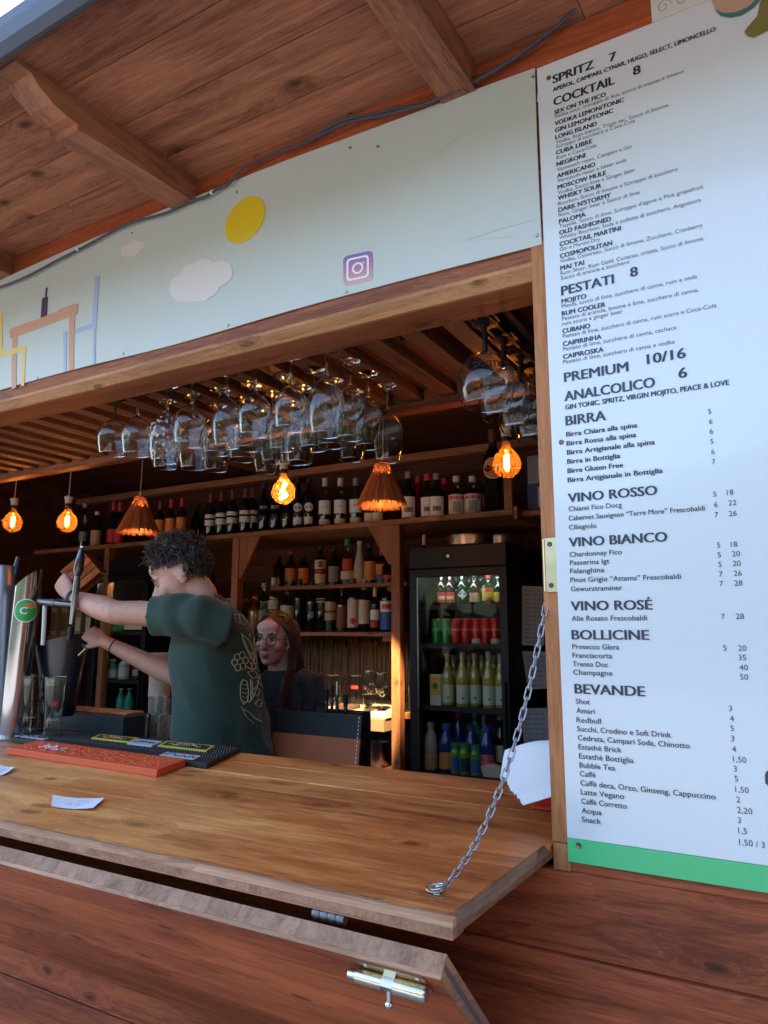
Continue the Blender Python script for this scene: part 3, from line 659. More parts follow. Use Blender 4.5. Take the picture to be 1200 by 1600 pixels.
for t, x, y, xe in (('Chianti Fico Docg', 888.6, 799, 972), ('Cabernet Sauvignon “Terre More” Frescobaldi', 888.6, 813.5, 1102.5), ('Ciliegiolo', 889, 827.6, 932), ('Chardonnay Fico', 890, 870, 972), ('Passerina Igt', 890.7, 883, 952.5), ('Falanghina', 891, 896, 944.4),
                    ('Pinot Grigio “Attems” Frescobaldi', 891.3, 910, 1064.4), ('Gewurztraminer', 892, 924, 972.3), ('Alie Rosato Frescobaldi', 893.4, 970, 1011), ('Prosecco Glera', 894.3, 1014, 967.5), ('Franciacorta', 894.6, 1027.6, 956.4), ('Trento Doc', 895, 1041, 950), ('Champagne', 896, 1054, 956.7),
                    ('Shot', 899.7, 1099.6, 921.6), ('Amari', 900.6, 1114, 929.4), ('Redbull', 901, 1128.6, 939), ('Succhi, Crodino e Soft Drink', 901.8, 1142.4, 1048), ('Cedrata, Campari Soda, Chinotto', 903, 1156.5, 1077), ('Estathè Brick', 904, 1170.6, 971), ('Estathè Bottiglia', 904.8, 1185, 989.4), ('Bubble Tea', 905.4, 1199, 961), ('Caffè', 906, 1212.6, 930.6),
                    ('Caffè deca, Orzo, Ginseng, Cappuccino', 907, 1227, 1116.6), ('Latte Vegano', 907.5, 1241, 975), ('Caffè Corretto', 908.4, 1255.5, 979.5), ('Acqua', 909, 1270, 940), ('Snack', 909.3, 1284, 939)):
    line(REG, t, x, y, xe, 0.0098, 0.0002)
for t, x, y in (('5', 1106.5, 647), ('6', 1108, 662.6), ('6', 1109, 678), ('5', 1110, 693.8), ('6', 1111.5, 710), ('7', 1112.4, 725.6), ('5', 1114.5, 776), ('18', 1136, 773.6), ('6', 1116, 792.5), ('22', 1138.5, 790), ('7', 1116.6, 808.4), ('26', 1139, 806.6),
                ('5', 1120.5, 855.8), ('18', 1142, 854.8), ('5', 1121.4, 871), ('20', 1144, 869.5), ('5', 1122.6, 886), ('20', 1145, 884.5), ('7', 1123.5, 901), ('26', 1146.6, 900), ('7', 1124.4, 916), ('28', 1147.5, 915.4), ('7', 1127, 967.5), ('28', 1150, 967.2), ('5', 1130, 1016.5), ('20', 1153.5, 1016.8), ('35', 1154, 1031.5), ('40', 1155.6, 1047), ('50', 1156.5, 1062),
                ('3', 1139, 1111), ('4', 1140.6, 1127), ('5', 1141.5, 1142.4), ('3', 1142.4, 1158), ('4', 1144, 1174.5), ('1,50', 1145.4, 1190.4), ('3', 1146.6, 1205.4), ('5', 1148, 1221), ('1,50', 1149, 1237.5), ('2', 1150.8, 1253.7), ('2,20', 1152, 1270), ('3', 1153, 1286), ('1,5', 1153.8, 1302), ('1,50 / 3', 1155, 1320)):
    line(REG, t, x, y, None, 0.0098)
HEAD.build('heading_lettering', M_INK, men); BOLD.build('item_lettering', M_INK, men); DESC.build('description_lettering', M_INKL, men); REG.build('price_list_lettering', mat('ink_dark', (0.035, 0.04, 0.06), 0.4), men)
# printed picture cropped by the frame: olive and skin coloured shapes
def mpoly(mb, pts, dy=-0.0006): mb.sheet([aty(p[0], p[1], TY + dy) for p in pts])
mb = MB(); mpoly(mb, [(1112, 2), (1118, 14), (1130, 20), (1150, 19), (1170, 10), (1186, -6), (1200, -30), (1180, -40), (1112, -20)]); mb.build('skin_toned_print', pm('print_skin', (0.45, 0.28, 0.19)), men)
mb = MB(); mpoly(mb, [(1116, 14), (1126, 25), (1142, 28), (1160, 24), (1178, 12), (1190, -2), (1186, -6), (1170, 10), (1150, 19), (1130, 20)]); mb.build('teal_print', pm('print_teal', (0.06, 0.15, 0.14)), men)
mb = MB(); mpoly(mb, [(1187, 5), (1183, 25), (1168, 42), (1163, 50), (1168, 57), (1178, 59), (1200, 48), (1230, 30), (1235, -30), (1205, -30)], -0.0012); mb.build('olive_print', pm('print_olive', (0.17, 0.15, 0.04)), men)
mb = MB(); mpoly(mb, [(1195, 1212), (1197, 1206), (1206, 1200), (1225, 1198), (1240, 1215), (1238, 1235), (1205, 1232), (1196, 1224)]); mb.build('dark_print', pm('print_dark', (0.03, 0.035, 0.045)), men)
for p in ((857.5, 122), (877, 691), (904, 1321)):
    q = aty(p[0], p[1], -0.0121)
    MB().lathe([(0.0, 0.0012), (0.002, 0.0015), (0.0048, 0.0026), (0.0058, 0.0)], q, 12, Matrix.Rotation(R(90), 3, 'X')).build('screw', mat('rusty_screw', (0.20, 0.12, 0.09), 0.45, 0.8, 0.3, 80), men)
# embossed white sign above it
sg = thing('embossed_sign', (0.05, 0, 2.80), 'white panel embossed with faint swirls above the menu board', 'sign')
p0 = aty(1031, 36, 0); p1 = aty(1020, 0, 0)
MB().box((-0.165, -0.010, 2.798), (0.25, -0.001, 2.876), 0.001).build('panel', mat('aged_white', (0.55, 0.54, 0.49), 0.5, 0, 0.08, 20), sg)
mb = MB()
for k in range(7):
    cx = -0.14 + 0.038 * k; pts = [(cx + (0.016 - 0.0009 * i) * math.cos(i * 0.55), -0.0105, 2.825 + (0.017 - 0.0009 * i) * math.sin(i * 0.55)) for i in range(16)]
    mb.tube(pts, 0.0012, 5)
mb.build('swirl_relief', mat('aged_grey', (0.33, 0.32, 0.29), 0.6), sg)

# ------------------------------------------------------------------ cable along the top of the banner
mb = MB()
cpx = [(-60, 478), (0, 448), (60, 424), (120, 390), (200, 352), (270, 327), (300, 314), (330, 302), (352, 290), (375, 268), (402, 250), (440, 236), (480, 218), (545, 186), (600, 174), (640, 166), (690, 152), (735, 130), (790, 100), (860, 50), (905, 10), (960, -40)]
cw = [aty(x, y, -0.026) for x, y in cpx]
def smooth_path(p, n=6):
    out = []
    for i in range(len(p) - 1):
        a, b, c, d = p[max(0, i - 1)], p[i], p[i + 1], p[min(len(p) - 1, i + 2)]
        for k in range(n):
            t = k / n; out.append(0.5 * ((2 * b) + (c - a) * t + (2 * a - 5 * b + 4 * c - d) * t * t + (3 * b - a - 3 * c + d) * t ** 3))
    return out + [p[-1]]
sp = smooth_path(cw)
cab = thing('power_cable', WL(None) + cw[8], 'dark grey twin cable strung along the top of the white banner', 'cable')
MB().tube([p + Vector((0, 0, 0.004 * math.sin(i * 0.6))) for i, p in enumerate(sp)], 0.0042, 8).build('cable', M_CABLE, cab)
sp2 = [p + Vector((0, -0.006, -0.006 - 0.010 * max(0, math.sin(i * 0.105)))) for i, p in enumerate(sp[66:], 0)]
MB().tube(sp2, 0.0038, 8).build('cable', M_CABLE, cab)
for p in ((330, 302), (121, 390)):
    q = aty(p[0], p[1], -0.03); MB().tube([q + Vector((0.003, 0, 0.008)), q + Vector((0, -0.004, 0)), q + Vector((0.006, -0.003, -0.006))], 0.0032, 6).build('cable_clip', M_PAPER, cab)
mb = MB()
for p in ((402, 250), (547, 186), (738, 130), (725, 140)):
    q = aty(p[0], p[1], -0.027); mb.tube([q + Vector((0.008 * math.cos(a), 0.008 * math.sin(a), 0.002 * a)) for a in [k * 0.7 for k in range(10)]], 0.0012, 5); mb.tube([q, q + Vector((0.012, -0.004, -0.014))], 0.001, 5)
mb.build('cable_tie', M_BLACK, cab)

# ================================================================== counter
ctr = thing('bar_counter', (-2.5, 0.3, 1.04), 'worn brown plank bar counter inside the serving opening', 'counter')
for a, b in ((0.0985, 0.2345), (0.2365, 0.382), (0.384, 0.532)):
    MB().box((X0 + 0.04, a, 1.042), (-0.4535, b, 1.0805), 0.004).build('plank', W_TOP, ctr)
MB().box((X0 + 0.05, 0.12, 0.05), (-0.46, 0.16, 1.041)).build('front_panel', W_BACK, ctr)
flap = thing('counter_flap', (-2.5, -0.2, 1.04), 'varnished fold out counter flap held level by a chain, worn golden in the middle', 'counter flap')
# slab with a rubbed-off bevel at its right end
poly = [(X0 + 0.05, -0.427), (-0.476, -0.427), (-0.4705, -0.421), (-0.4555, -0.004), (-0.4555, 0.0965), (X0 + 0.05, 0.0965)]
MB().prism([(X0 + 0.05, -0.4275), (-0.4835, -0.4275), (-0.468, -0.0135), (-0.468, -0.0132), (-0.4555, -0.0130), (-0.4555, 0.0965), (X0 + 0.05, 0.0965)], 1.0575, 1.082, lambda u, v, w: (u, v, w), 0.0).build('slab', W_TOP, flap)
MB().loft([[Vector((-0.4830, -0.4275, 1.0815)), Vector((-0.4705, -0.4275, 1.070)), Vector((-0.4705, -0.4275, 1.058)), Vector((-0.4830, -0.4275, 1.058))],
           [Vector((-0.4675, -0.0135, 1.0815)), Vector((-0.4545, -0.0135, 1.070)), Vector((-0.4545, -0.0135, 1.058)), Vector((-0.4675, -0.0135, 1.058))]], smooth=False).build('rubbed_end', W_END, flap)
def edge_strip(name, parent, fn, x0, x1, mat_, w, h):
    """raw edge made of short glued staves; fn(x, u, v) maps to space"""
    mb = MB(); x = x1; rr = random.Random(3)
    while x > x0:
        l = rr.uniform(0.07, 0.22); a = max(x0, x - l)
        mb.prism([(0, 0), (w, 0), (w, h), (0, h)], a + 0.0002, x - 0.0002, lambda u, v, q: fn(q, u, v)); x = a
    return mb.build(name, mat_, parent)
edge_strip('front_edge', flap, lambda x, u, v: (x, -0.441 + u, 1.0575 + v), X0 + 0.05, -0.4705, W_EDGE, 0.0135, 0.0122)
MB().prism([(-0.441, 1.070), (-0.4275, 1.070), (-0.4275, 1.0820), (-0.434, 1.0818), (-0.4395, 1.0785)], X0 + 0.05, -0.4715, lambda u, v, w: (w, u, v)).build('pale_front_lip', wood('lip_wood', (0.27, 0.13, 0.068), (0.50, 0.28, 0.16), 'x', 0.55, 0.3, 0.05), flap)
MB().prism([(-0.4405, 1.0535), (-0.40, 1.0535), (-0.40, 1.0572), (-0.4405, 1.0572)], X0 + 0.05, -0.472, lambda u, v, w: (w, u, v)).build('lower_lip', wood('lip_wood_dark', (0.16, 0.06, 0.03), (0.38, 0.17, 0.09), 'x', 0.55, 0.3, 0.05), flap)

# ------------------------------------------------------------------ folded shutter under the flap, leaning back to the wall
sh = thing('hinged_shutter', (-2.5, -0.45, 0.6), 'stained wooden shutter slanting back under the counter flap with a brass bolt on it', 'shutter')
S = 1 / math.sqrt(2)
AX, DN, NR = Vector((1, 0, 0)), Vector((0, S, -S)), Vector((0, -S, -S))     # along, down the slope, outwards
P0 = Vector((0, -0.4530, 1.0395))       # inner top edge
def spt(x, d, n): return P0 + AX * x + DN * d + NR * n
LEN = 0.60
MB().prism([(0.004, 0.004), (LEN, 0.004), (LEN, 0.0325), (0.004, 0.0325)], X0 + 0.05, -0.4795, lambda u, v, w: spt(w, u, v)).build('panel', W_PANEL, sh)
edge_strip('top_edge', sh, lambda x, u, v: spt(x, u, v), X0 + 0.05, -0.4755, W_EDGE, 0.0036, 0.0270)
MB().prism([(0.0, 0.0273), (0.0045, 0.0273), (0.0045, 0.0340), (0.0012, 0.0340)], X0 + 0.05, -0.4755, lambda u, v, w: spt(w, u, v)).build('pale_arris', MC['lip_wood'], sh)
MB().prism([(0.0038, 0.0), (LEN, 0.0), (LEN, 0.0325), (0.0038, 0.0325)], -0.4793, -0.4757, lambda u, v, w: spt(w, u, v), 0.0006).build('end_edge', W_END, sh)
MB().prism([(0.0038, 0.0115), (LEN, 0.0115), (LEN, 0.020), (0.0038, 0.020)], -0.4760, -0.4752, lambda u, v, w: spt(w, u, v)).build('dark_glue_line', mat('dark_bitumen', (0.07, 0.06, 0.065), 0.6), sh)
hg = aty(516, 1433, -0.435)
# chipped varnish along the seams and the front lip of the flap
mb = MB(); rr = random.Random(31)
def chip(x, y, l, w):
    n = 9; p = []
    for k in range(n):
        a = 2 * math.pi * k / n; q = rr.uniform(0.55, 1.1); p.append((x + l * q * math.cos(a), y + w * q * math.sin(a), 1.08235))
    mb.add(p, [tuple(range(n))])
for i in range(95): chip(rr.uniform(-3.2, -0.50), 0.0925 + rr.uniform(-0.004, 0.003), rr.uniform(0.006, 0.045), rr.uniform(0.0008, 0.0026))
for i in range(60): chip(rr.uniform(-2.6, -0.50), -0.424 + rr.uniform(0, 0.003), rr.uniform(0.006, 0.03), rr.uniform(0.0008, 0.0024))
for i in range(26): chip(rr.uniform(-2.0, -0.52), rr.uniform(-0.38, 0.05), rr.uniform(0.004, 0.018), rr.uniform(0.0006, 0.0016))
for i in range(7): chip(-0.535 + rr.uniform(-0.04, 0.02), -0.355 + rr.uniform(-0.03, 0.01), rr.uniform(0.005, 0.014), rr.uniform(0.001, 0.003))
tag(mb.build('chipped_varnish', MC['lip_wood'], flap), kind='stuff')
for hx in (hg.x, hg.x - 1.3):
    h_ = MB()
    for k in range(4): h_.lathe([(0.0, 0.0), (0.0085, 0.0), (0.0095, 0.002), (0.0095, 0.0125), (0.0085, 0.0145), (0.0, 0.0145)], (hx - 0.032 + 0.0155 * k, -0.434, 1.045), 14, Matrix.Rotation(R(90), 3, 'Y'))
    h_.build('hinge_knuckle', mat('hinge_grey', (0.12, 0.12, 0.125), 0.35, 0.8), sh)
bx = -0.565     # bolt centre along the panel
bolt = bpy.data.objects.new('barrel_bolt', None)
pl = MB().prism([(bx - 0.050, 0.012), (bx + 0.056, 0.012), (bx + 0.060, 0.016), (bx + 0.060, 0.052), (bx + 0.056, 0.056), (bx - 0.050, 0.056)], 0.0326, 0.0350, lambda u, v, w: spt(u, v, w))
pb = pl.build('bolt_plate', M_BRASS, sh); pb['label'] = 'brass plate of a sliding bolt, stained darker along its edge'
def along(x0, x1, d, n, prof, nn=16):
    M = Matrix((Vector(DN), Vector(NR), Vector(AX))).transposed()
    return MB().lathe(prof(x1 - x0), spt(x0, d, n), nn, M)
mb = along(bx - 0.058, bx - 0.012, 0.036, 0.0455, lambda l: [(0.0, 0.0), (0.0105, 0.0), (0.0105, l), (0.0, l)])
mb.merge(along(bx + 0.008, bx + 0.060, 0.036, 0.0455, lambda l: [(0.0, 0.0), (0.0115, 0.0), (0.0115, l - 0.004), (0.0085, l), (0.0, l)]))
mb.merge(MB().prism([(bx - 0.012, 0.026), (bx + 0.008, 0.026), (bx + 0.008, 0.031), (bx - 0.012, 0.031)], 0.035, 0.0535, lambda u, v, w: spt(u, v, w)))
mb.build('bolt_barrel', mat('pale_brass', (0.66, 0.60, 0.46), 0.25, 1.0, 0.15, 40), pb)
mb = along(bx - 0.072, bx + 0.056, 0.036, 0.0455, lambda l: [(0.0, 0.0), (0.0078, 0.0), (0.0085, 0.001), (0.0085, l)])
mb.tube([spt(bx - 0.003, 0.036, 0.0455), spt(bx - 0.003, 0.052, 0.062)], 0.0036, 10)
mb.ell(spt(bx - 0.003, 0.055, 0.065), 0.0062, None, 12, 8)
mb.build('bolt_rod', mat('nickel', (0.55, 0.54, 0.50), 0.22, 1.0, 0.1), pb)
for dx in (-0.040, 0.048):
    MB().lathe([(0.0, 0.0020), (0.0035, 0.0016), (0.0045, 0.0)], spt(bx + dx, 0.018, 0.0351), 12, Matrix((DN, AX, NR)).transposed()).build('screw', M_STEEL, pb)
MB().prism([(bx - 0.082, 0.018), (bx - 0.052, 0.014), (bx - 0.051, 0.030), (bx - 0.080, 0.030)], 0.0326, 0.0331, lambda u, v, w: spt(u, v, w)).build('chipped_patch', mat('bare_chip', (0.22, 0.07, 0.02), 0.5, 0, 0.4, 60), sh)

# ------------------------------------------------------------------ chain
c0, c1 = atz(686, 1392, 1.0875), Vector((-0.449, -0.002, 1.553))
ch = thing('steel_chain', c0, 'grey steel link chain running from the flap up to the door post', 'chain')
nl = 32; mb = MB(); pts = []
for i in range(nl + 1):
    t = i / nl; p = c0.lerp(c1, t); p.z -= 0.085 * 4 * t * (1 - t) * (1 - 0.35 * t); p.x += 0.012 * math.sin(t * math.pi); pts.append(p)
pts[1].z = max(pts[1].z, c0.z + 0.002)
for i in range(nl):
    a, b = pts[i], pts[i + 1]; c = (a + b) / 2; d = (b - a).normalized(); Lk = (b - a).length * 1.30
    s_ = d.cross(Vector((0.3, 0.8, 0.2))).normalized(); s2 = d.cross(s_)
    ax_ = s_ if i % 2 else s2
    ax_ = (ax_ * math.cos(0.5) + d.cross(ax_) * math.sin(0.5)).normalized()
    hw, r_ = 0.0050, 0.0017; hl = Lk / 2 - hw; lp = []
    for k in range(20):
        t = 2 * math.pi * k / 20; lp.append(c + ax_ * (hw * math.cos(t)) + d * (hw * math.sin(t) + (hl if math.sin(t) >= 0 else -hl)))
    mb.tube(lp, r_, 6, closed=True)
mb.build('chain_links', M_CHAIN, ch)
mb = MB()
for k in range(3): mb.tube([c0 + Vector((0.014 * math.cos(q) * (1 - 0.2 * k) - 0.008 + 0.006 * k, 0.010 * math.sin(q), 0.003 + 0.003 * k + 0.003 * math.sin(q + k))) for q in [2 * math.pi * i / 14 for i in range(14)]], 0.0018, 6, closed=True)
mb.build('anchor_links', M_CHAIN, ch)
MB().lathe([(0.0, 0.004), (0.004, 0.003), (0.0055, 0.0)], c0 + Vector((-0.004, 0, -0.0052)), 10).build('anchor_screw', M_STEEL, ch)
MB().tube([c1 + Vector((0.006, 0, -0.008)), c1 + Vector((0.0, -0.003, 0.0)), c1 + Vector((0.008, 0, 0.008))], 0.0018, 6).build('wall_staple', M_CHAIN, ch)
# scuffed spot around the chain's screw
hb = thing('brass_hinge', (-0.433, -0.006, 1.58), 'tarnished brass hinge leaf screwed to the door post beside the menu board', 'hinge')
MB().box((-0.4455, -0.0085, 1.578), (-0.4215, -0.0062, 1.692), 0.0008).build('leaf', M_BRASS, hb)
for z in (1.592, 1.678):
    MB().lathe([(0.0, 0.0008), (0.002, 0.0016), (0.0046, 0.0022), (0.0055, 0.0)], (-0.4345, -0.0086, z), 12, Matrix.Rotation(R(90), 3, 'X')).build('screw', mat('dark_screw', (0.09, 0.06, 0.045), 0.4, 0.9), hb)
MB().tube([(-0.4470, -0.006, 1.58), (-0.4470, -0.006, 1.69)], 0.0035, 10).build('knuckle', M_BRASS, hb)

# ------------------------------------------------------------------ things on the counter
def quadbox(name, pts, z0, z1, m, parent=None, bev=0.0):
    return MB().prism([(p[0], p[1]) for p in pts], z0, z1, lambda u, v, w: (u, v, w), bev).build(name, m, parent)
def bil(q, u, v): return (Vector(q[0]) * (1 - u) + Vector(q[1]) * u) * (1 - v) + (Vector(q[3]) * (1 - u) + Vector(q[2]) * u) * v
# orange rubber mat
q = [(-2.383, 0.099), (-1.633, 0.073), (-1.685, 0.238), (-2.445, 0.262)]
om = thing('orange_bar_mat', (-2.05, 0.17, 1.081), 'long orange rubber bar mat with raised lettering texture lying on the counter', 'bar mat')
quadbox('mat', q, 1.0825, 1.104, M_ORMAT, om, 0.002)
mb = MB(); rr = random.Random(5)
for i in range(330):
    u, v = rr.uniform(0.04, 0.965), rr.uniform(0.14, 0.86)
    if 0.13 < u < 0.34 and 0.3 < v < 0.75: continue
    p = bil(q, u, v); a = rr.uniform(-0.6, 0.6)
    mb.obox((p.x, p.y, 1.105), (rr.uniform(0.008, 0.018), rr.uniform(0.003, 0.006), 0.003), rot('Z', math.degrees(a)), 0.0005)
mb.build('raised_texture', M_ORMAT, om)
def squiggle(mb, q, u0, u1, v, amp, n, z, r, seed=0):
    rr = random.Random(seed); pts = []
    for i in range(n):
        u = u0 + (u1 - u0) * i / (n - 1); p = bil(q, u, v + amp * rr.choice((-1, 1)) * rr.uniform(0.4, 1)); pts.append((p.x, p.y, z))
    mb.tube(smooth_path([Vector(p) for p in pts], 3), r, 5)
mb = MB(); squiggle(mb, q, 0.15, 0.32, 0.50, 0.14, 16, 1.1045, 0.0022, 1); squiggle(mb, q, 0.15, 0.25, 0.58, 0.08, 9, 1.1045, 0.0025, 2); mb.build('white_script', M_PAPER, om)
# black ribbed mat
q2 = [(-2.62, 0.275), (-1.600, 0.2405), (-1.71, 0.520), (-2.76, 0.505)]
km = thing('black_bar_mat', (-2.1, 0.38, 1.081), 'black nubbed rubber bar mat with yellow framed and white logo patches', 'bar mat')
quadbox('mat', q2, 1.0825, 1.098, M_RUBBER, km, 0.002)
mb = MB()
for i in range(90):
    for j in range(14):
        u, v = (i + 0.5 + 0.5 * (j % 2)) / 91, 0.30 + 0.66 * j / 13
        p = bil(q2, u, v); mb.add([(p.x - 0.003, p.y - 0.003, 1.098), (p.x + 0.003, p.y - 0.003, 1.098), (p.x + 0.003, p.y + 0.003, 1.098), (p.x - 0.003, p.y + 0.003, 1.098), (p.x, p.y, 1.104)], [(0, 1, 4), (1, 2, 4), (2, 3, 4), (3, 0, 4)])
mb.build('rubber_nubs', M_RUBBER, km)
def patch(u0, u1, v0, v1, z, m, name, skew=0.0):
    c = [bil(q2, u0, v0), bil(q2, u1, v0), bil(q2, u1 + skew, v1), bil(q2, u0 + skew, v1)]
    return MB().prism([(p.x, p.y) for p in c], 1.0985, z, lambda u, v, w: (u, v, w)).build(name, m, km)
M_YEL = mat('mat_yellow', (0.62, 0.55, 0.06), 0.5)
for k, (u0, u1) in enumerate(((0.36, 0.56), (0.70, 0.92))):
    patch(u0, u1, 0.52, 0.86, 1.1045, M_YEL, 'yellow_frame', -0.01); patch(u0 + 0.012, u1 - 0.012, 0.57, 0.81, 1.1052, M_RUBBER, 'black_field', -0.01)
    mb = MB(); squiggle(mb, q2, u0 + 0.03, u1 - 0.05, 0.68, 0.05, 16, 1.1056, 0.0016, 7 + k); mb.build('yellow_script', M_YEL, km)
    mb = MB(); squiggle(mb, q2, u0 + 0.06, u1 - 0.08, 0.74, 0.04, 8, 1.1060, 0.0020, 9 + k); mb.build('pink_script', mat('mat_pink', (0.62, 0.30, 0.26), 0.5), km)
for k, (u0, u1, v0, v1) in enumerate(((0.56, 0.68, 0.45, 0.80), (0.78, 0.93, 0.08, 0.30), (0.03, 0.17, 0.10, 0.36))):
    patch(u0, u1, v0, v1, 1.1045 if k == 0 else 1.1, mat('mat_grey', (0.50, 0.51, 0.52), 0.6), 'white_logo_patch')
    mb = MB(); squiggle(mb, q2, u0 + 0.012, u1 - 0.012, (v0 + v1) / 2, 0.06, 12, (1.1050 if k == 0 else 1.1005), 0.0018, 20 + k); mb.build('dark_script', M_RUBBER, km)
# receipts
def receipt(pts, label, lift, seed):
    c = [atz(x, y, 1.0832) for x, y in pts]; o = sum(c, Vector()) / 4
    mb = MB(); n = 10; vs = []
    for i in range(n + 1):
        for j in range(5):
            p = bil(c, i / n, j / 4); p.z += lift * ((i / n - 0.45) ** 2 * 2.2 + 0.12 * math.sin(j + seed)) + 0.0006; vs.append(p)
    vs2 = [v + Vector((0, 0, 0.0004)) for v in vs]
    f = [(i * 5 + j, (i + 1) * 5 + j, (i + 1) * 5 + j + 1, i * 5 + j + 1) for i in range(n) for j in range(4)]
    mb.add(vs2, f, True); mb.add(vs, [tuple(reversed(x)) for x in f], True)
    t = thing('receipt', o, label, 'receipt'); mb.build('paper', M_PAPER, t)
    mb = MB(); rr = random.Random(seed)
    for r_ in range(4):
        u = 0.25 + 0.08 * r_
        for k in range(9):
            if rr.random() < 0.3: continue
            a = bil(c, u + 0.4 * k / 9, 0.25 + 0.13 * r_); z = lift * ((u + 0.4 * k / 9 - 0.45) ** 2 * 2.2 + 0.15) + a.z + 0.0022
            mb.obox((a.x, a.y, z), (rr.uniform(0.004, 0.008), 0.0012, 0.0004), Matrix.Identity(3))
    mb.build('faint_print', mat('faint_ink', (0.35, 0.36, 0.45), 0.7), t)
receipt([(80, 1263), (146, 1267), (163, 1250), (82, 1244)], 'small curled white receipt lying on the flap below the orange mat', 0.008, 1)
receipt([(-12, 1213), (10, 1211), (23, 1203), (-8, 1194)], 'crumpled white slip at the far left end of the counter flap', 0.010, 4)
# napkin holder with a fanned stack
nh = thing('napkin_holder', atz(845, 1255, 1.081), 'red plastic napkin holder beside the door post', 'napkin holder')
a = atz(838, 1262, 1.081); 
MB().box((a.x - 0.005, a.y - 0.02, 1.0815), (-0.458, a.y + 0.09, 1.089), 0.002).build('base', M_RED, nh)
MB().box((-0.52, a.y + 0.07, 1.089), (-0.458, a.y + 0.09, 1.16), 0.002).build('back_plate', M_RED, nh)
MB().box((-0.474, a.y - 0.02, 1.089), (-0.458, a.y + 0.06, 1.105), 0.002).build('side_lip', M_RED, nh)
nk = thing('napkin_stack', atz(830, 1240, 1.09), 'fanned stack of white paper napkins stuffed in the red holder', 'napkins')
NS = 13; rr_n = random.Random(8)
for i in range(NS):
    t = i / (NS - 1); y0 = 0.168 - 0.0020 * i
    TLp = aty(789 + 4 * t, 1172 + 2 * t, y0 + 0.02); jx_, jy_ = rr_n.uniform(-2.5, 2.5), rr_n.uniform(-2.0, 2.0)
    BLp = aty(784 + 38 * t ** 1.1 + jx_ * (i > 0), 1213 + 46 * t + jy_, 0.168 - 0.0034 * i); BRp = aty(888 + 6 * t, 1192 + 46 * t - 1.5 * jy_, 0.168 - 0.0034 * i); RTp = aty(893, 1160 + 8 * t, y0 + 0.02)
    vs = []
    for u in range(7):
        for v in range(6):
            U, V = u / 6, v / 5; topu = TLp.lerp(RTp, U) + Vector((0, 0, 0.012 * math.sin(U * math.pi) * 1.0)); botu = BLp.lerp(BRp, U)
            p = topu.lerp(botu, V) + Vector((0, -0.008 * math.sin(V * math.pi) - 0.012 * V ** 5, 0.004 * V ** 6)); vs.append(p)
    f = [(u * 6 + v, (u + 1) * 6 + v, (u + 1) * 6 + v + 1, u * 6 + v + 1) for u in range(6) for v in range(5)]
    th = [Vector((0.001, 0.0006 + 0.0022 * (k % 6) / 5, -0.0012 * (k % 6) / 5)) for k in range(len(vs))]
    nv = len(vs); mb = MB().add(vs + [v + q for v, q in zip(vs, th)], f + [tuple(nv + z for z in reversed(x)) for x in f] + [(u * 6 + 5, u * 6 + 5 + nv, (u + 1) * 6 + 5 + nv, (u + 1) * 6 + 5) for u in range(6)] + [(v, v + 1, v + 1 + nv, v + nv) for v in range(5)], False)
    mb.build('napkin', M_NAP, nk)

def hollow(p, t=0.0011):
    '''closed wall: outer profile, then the same curve moved inwards and back'''
    inn = [(max(0.0, r - t), z - (t if r < 0.02 else 0.0) * (1 if p[-1][1] < p[0][1] else -1)) for r, z in p]
    return p + list(reversed(inn))
def ring_torus(r, z, o, w=0.0012):
    return MB().tube([Vector(o) + Vector((r * math.cos(a), r * math.sin(a), z)) for a in [2 * math.pi * k / 32 for k in range(32)]], w, 5, closed=True)
# ================================================================== hanging glassware
def wine_profile(h=0.245, r=0.056, stem=0.085, rim=0.044):
    """upside-down wine glass: foot disc on top at z=0, rim at -h"""
    b0 = -stem; bh = h - stem
    return [(0.0, 0.0), (0.036, -0.001), (0.0365, -0.003), (0.018, -0.007), (0.006, -0.013), (0.0042, -0.022), (0.0040, -stem + 0.012), (0.006, -stem + 0.004), (0.014, -stem - 0.006), (0.032, b0 - bh * 0.14), (r * 0.88, b0 - bh * 0.28), (r, b0 - bh * 0.42), (r * 0.985, b0 - bh * 0.58), (r * 0.9, b0 - bh * 0.82), (rim, -h), (rim - 0.0014, -h)]
wg = {}
def wine_mesh(kind):
    if kind == 'tall': p = wine_profile(0.262, 0.055, 0.085, 0.043)
    elif kind == 'wide': p = wine_profile(0.225, 0.054, 0.088, 0.045)
    elif kind == 'tulip': p = wine_profile(0.245, 0.050, 0.08, 0.040)
    else: p = wine_profile(0.205, 0.057, 0.075, 0.046)
    return p
def hang_glass(loc, kind, material, label, foot_mat=None):
    t = thing('wine_glass', loc, label, 'wine glass', 'wine glasses hanging upside down from the slatted rack')
    p = wine_mesh(kind); o = Vector(loc)
    MB().lathe(hollow([(0.0, p[7][1] - 0.001)] + p[8:-1], 0.0009), o, 40).build('bowl', material, t)
    ring_torus(p[-2][0], p[-2][1], o).build('rim', M_RIM, t)
    MB().lathe(p[4:7] + [(p[7][0], p[7][1] - 0.002), (0.0, p[7][1] - 0.002)], o, 12).build('stem', foot_mat or M_STEM, t)
    MB().lathe(p[:4] + [(p[4][0], p[4][1] + 0.0002), (0.0, p[4][1] + 0.0002)], o, 24).build('foot', foot_mat or M_STEM, t)
    return t
rr = random.Random(11)
protos = {}
rowname = ['frontmost', 'second from the front', 'third from the front', 'rearmost']
M_DKGREEN = mat('green_glass_stem', (0.01, 0.06, 0.015), 0.15, coat=0.5)
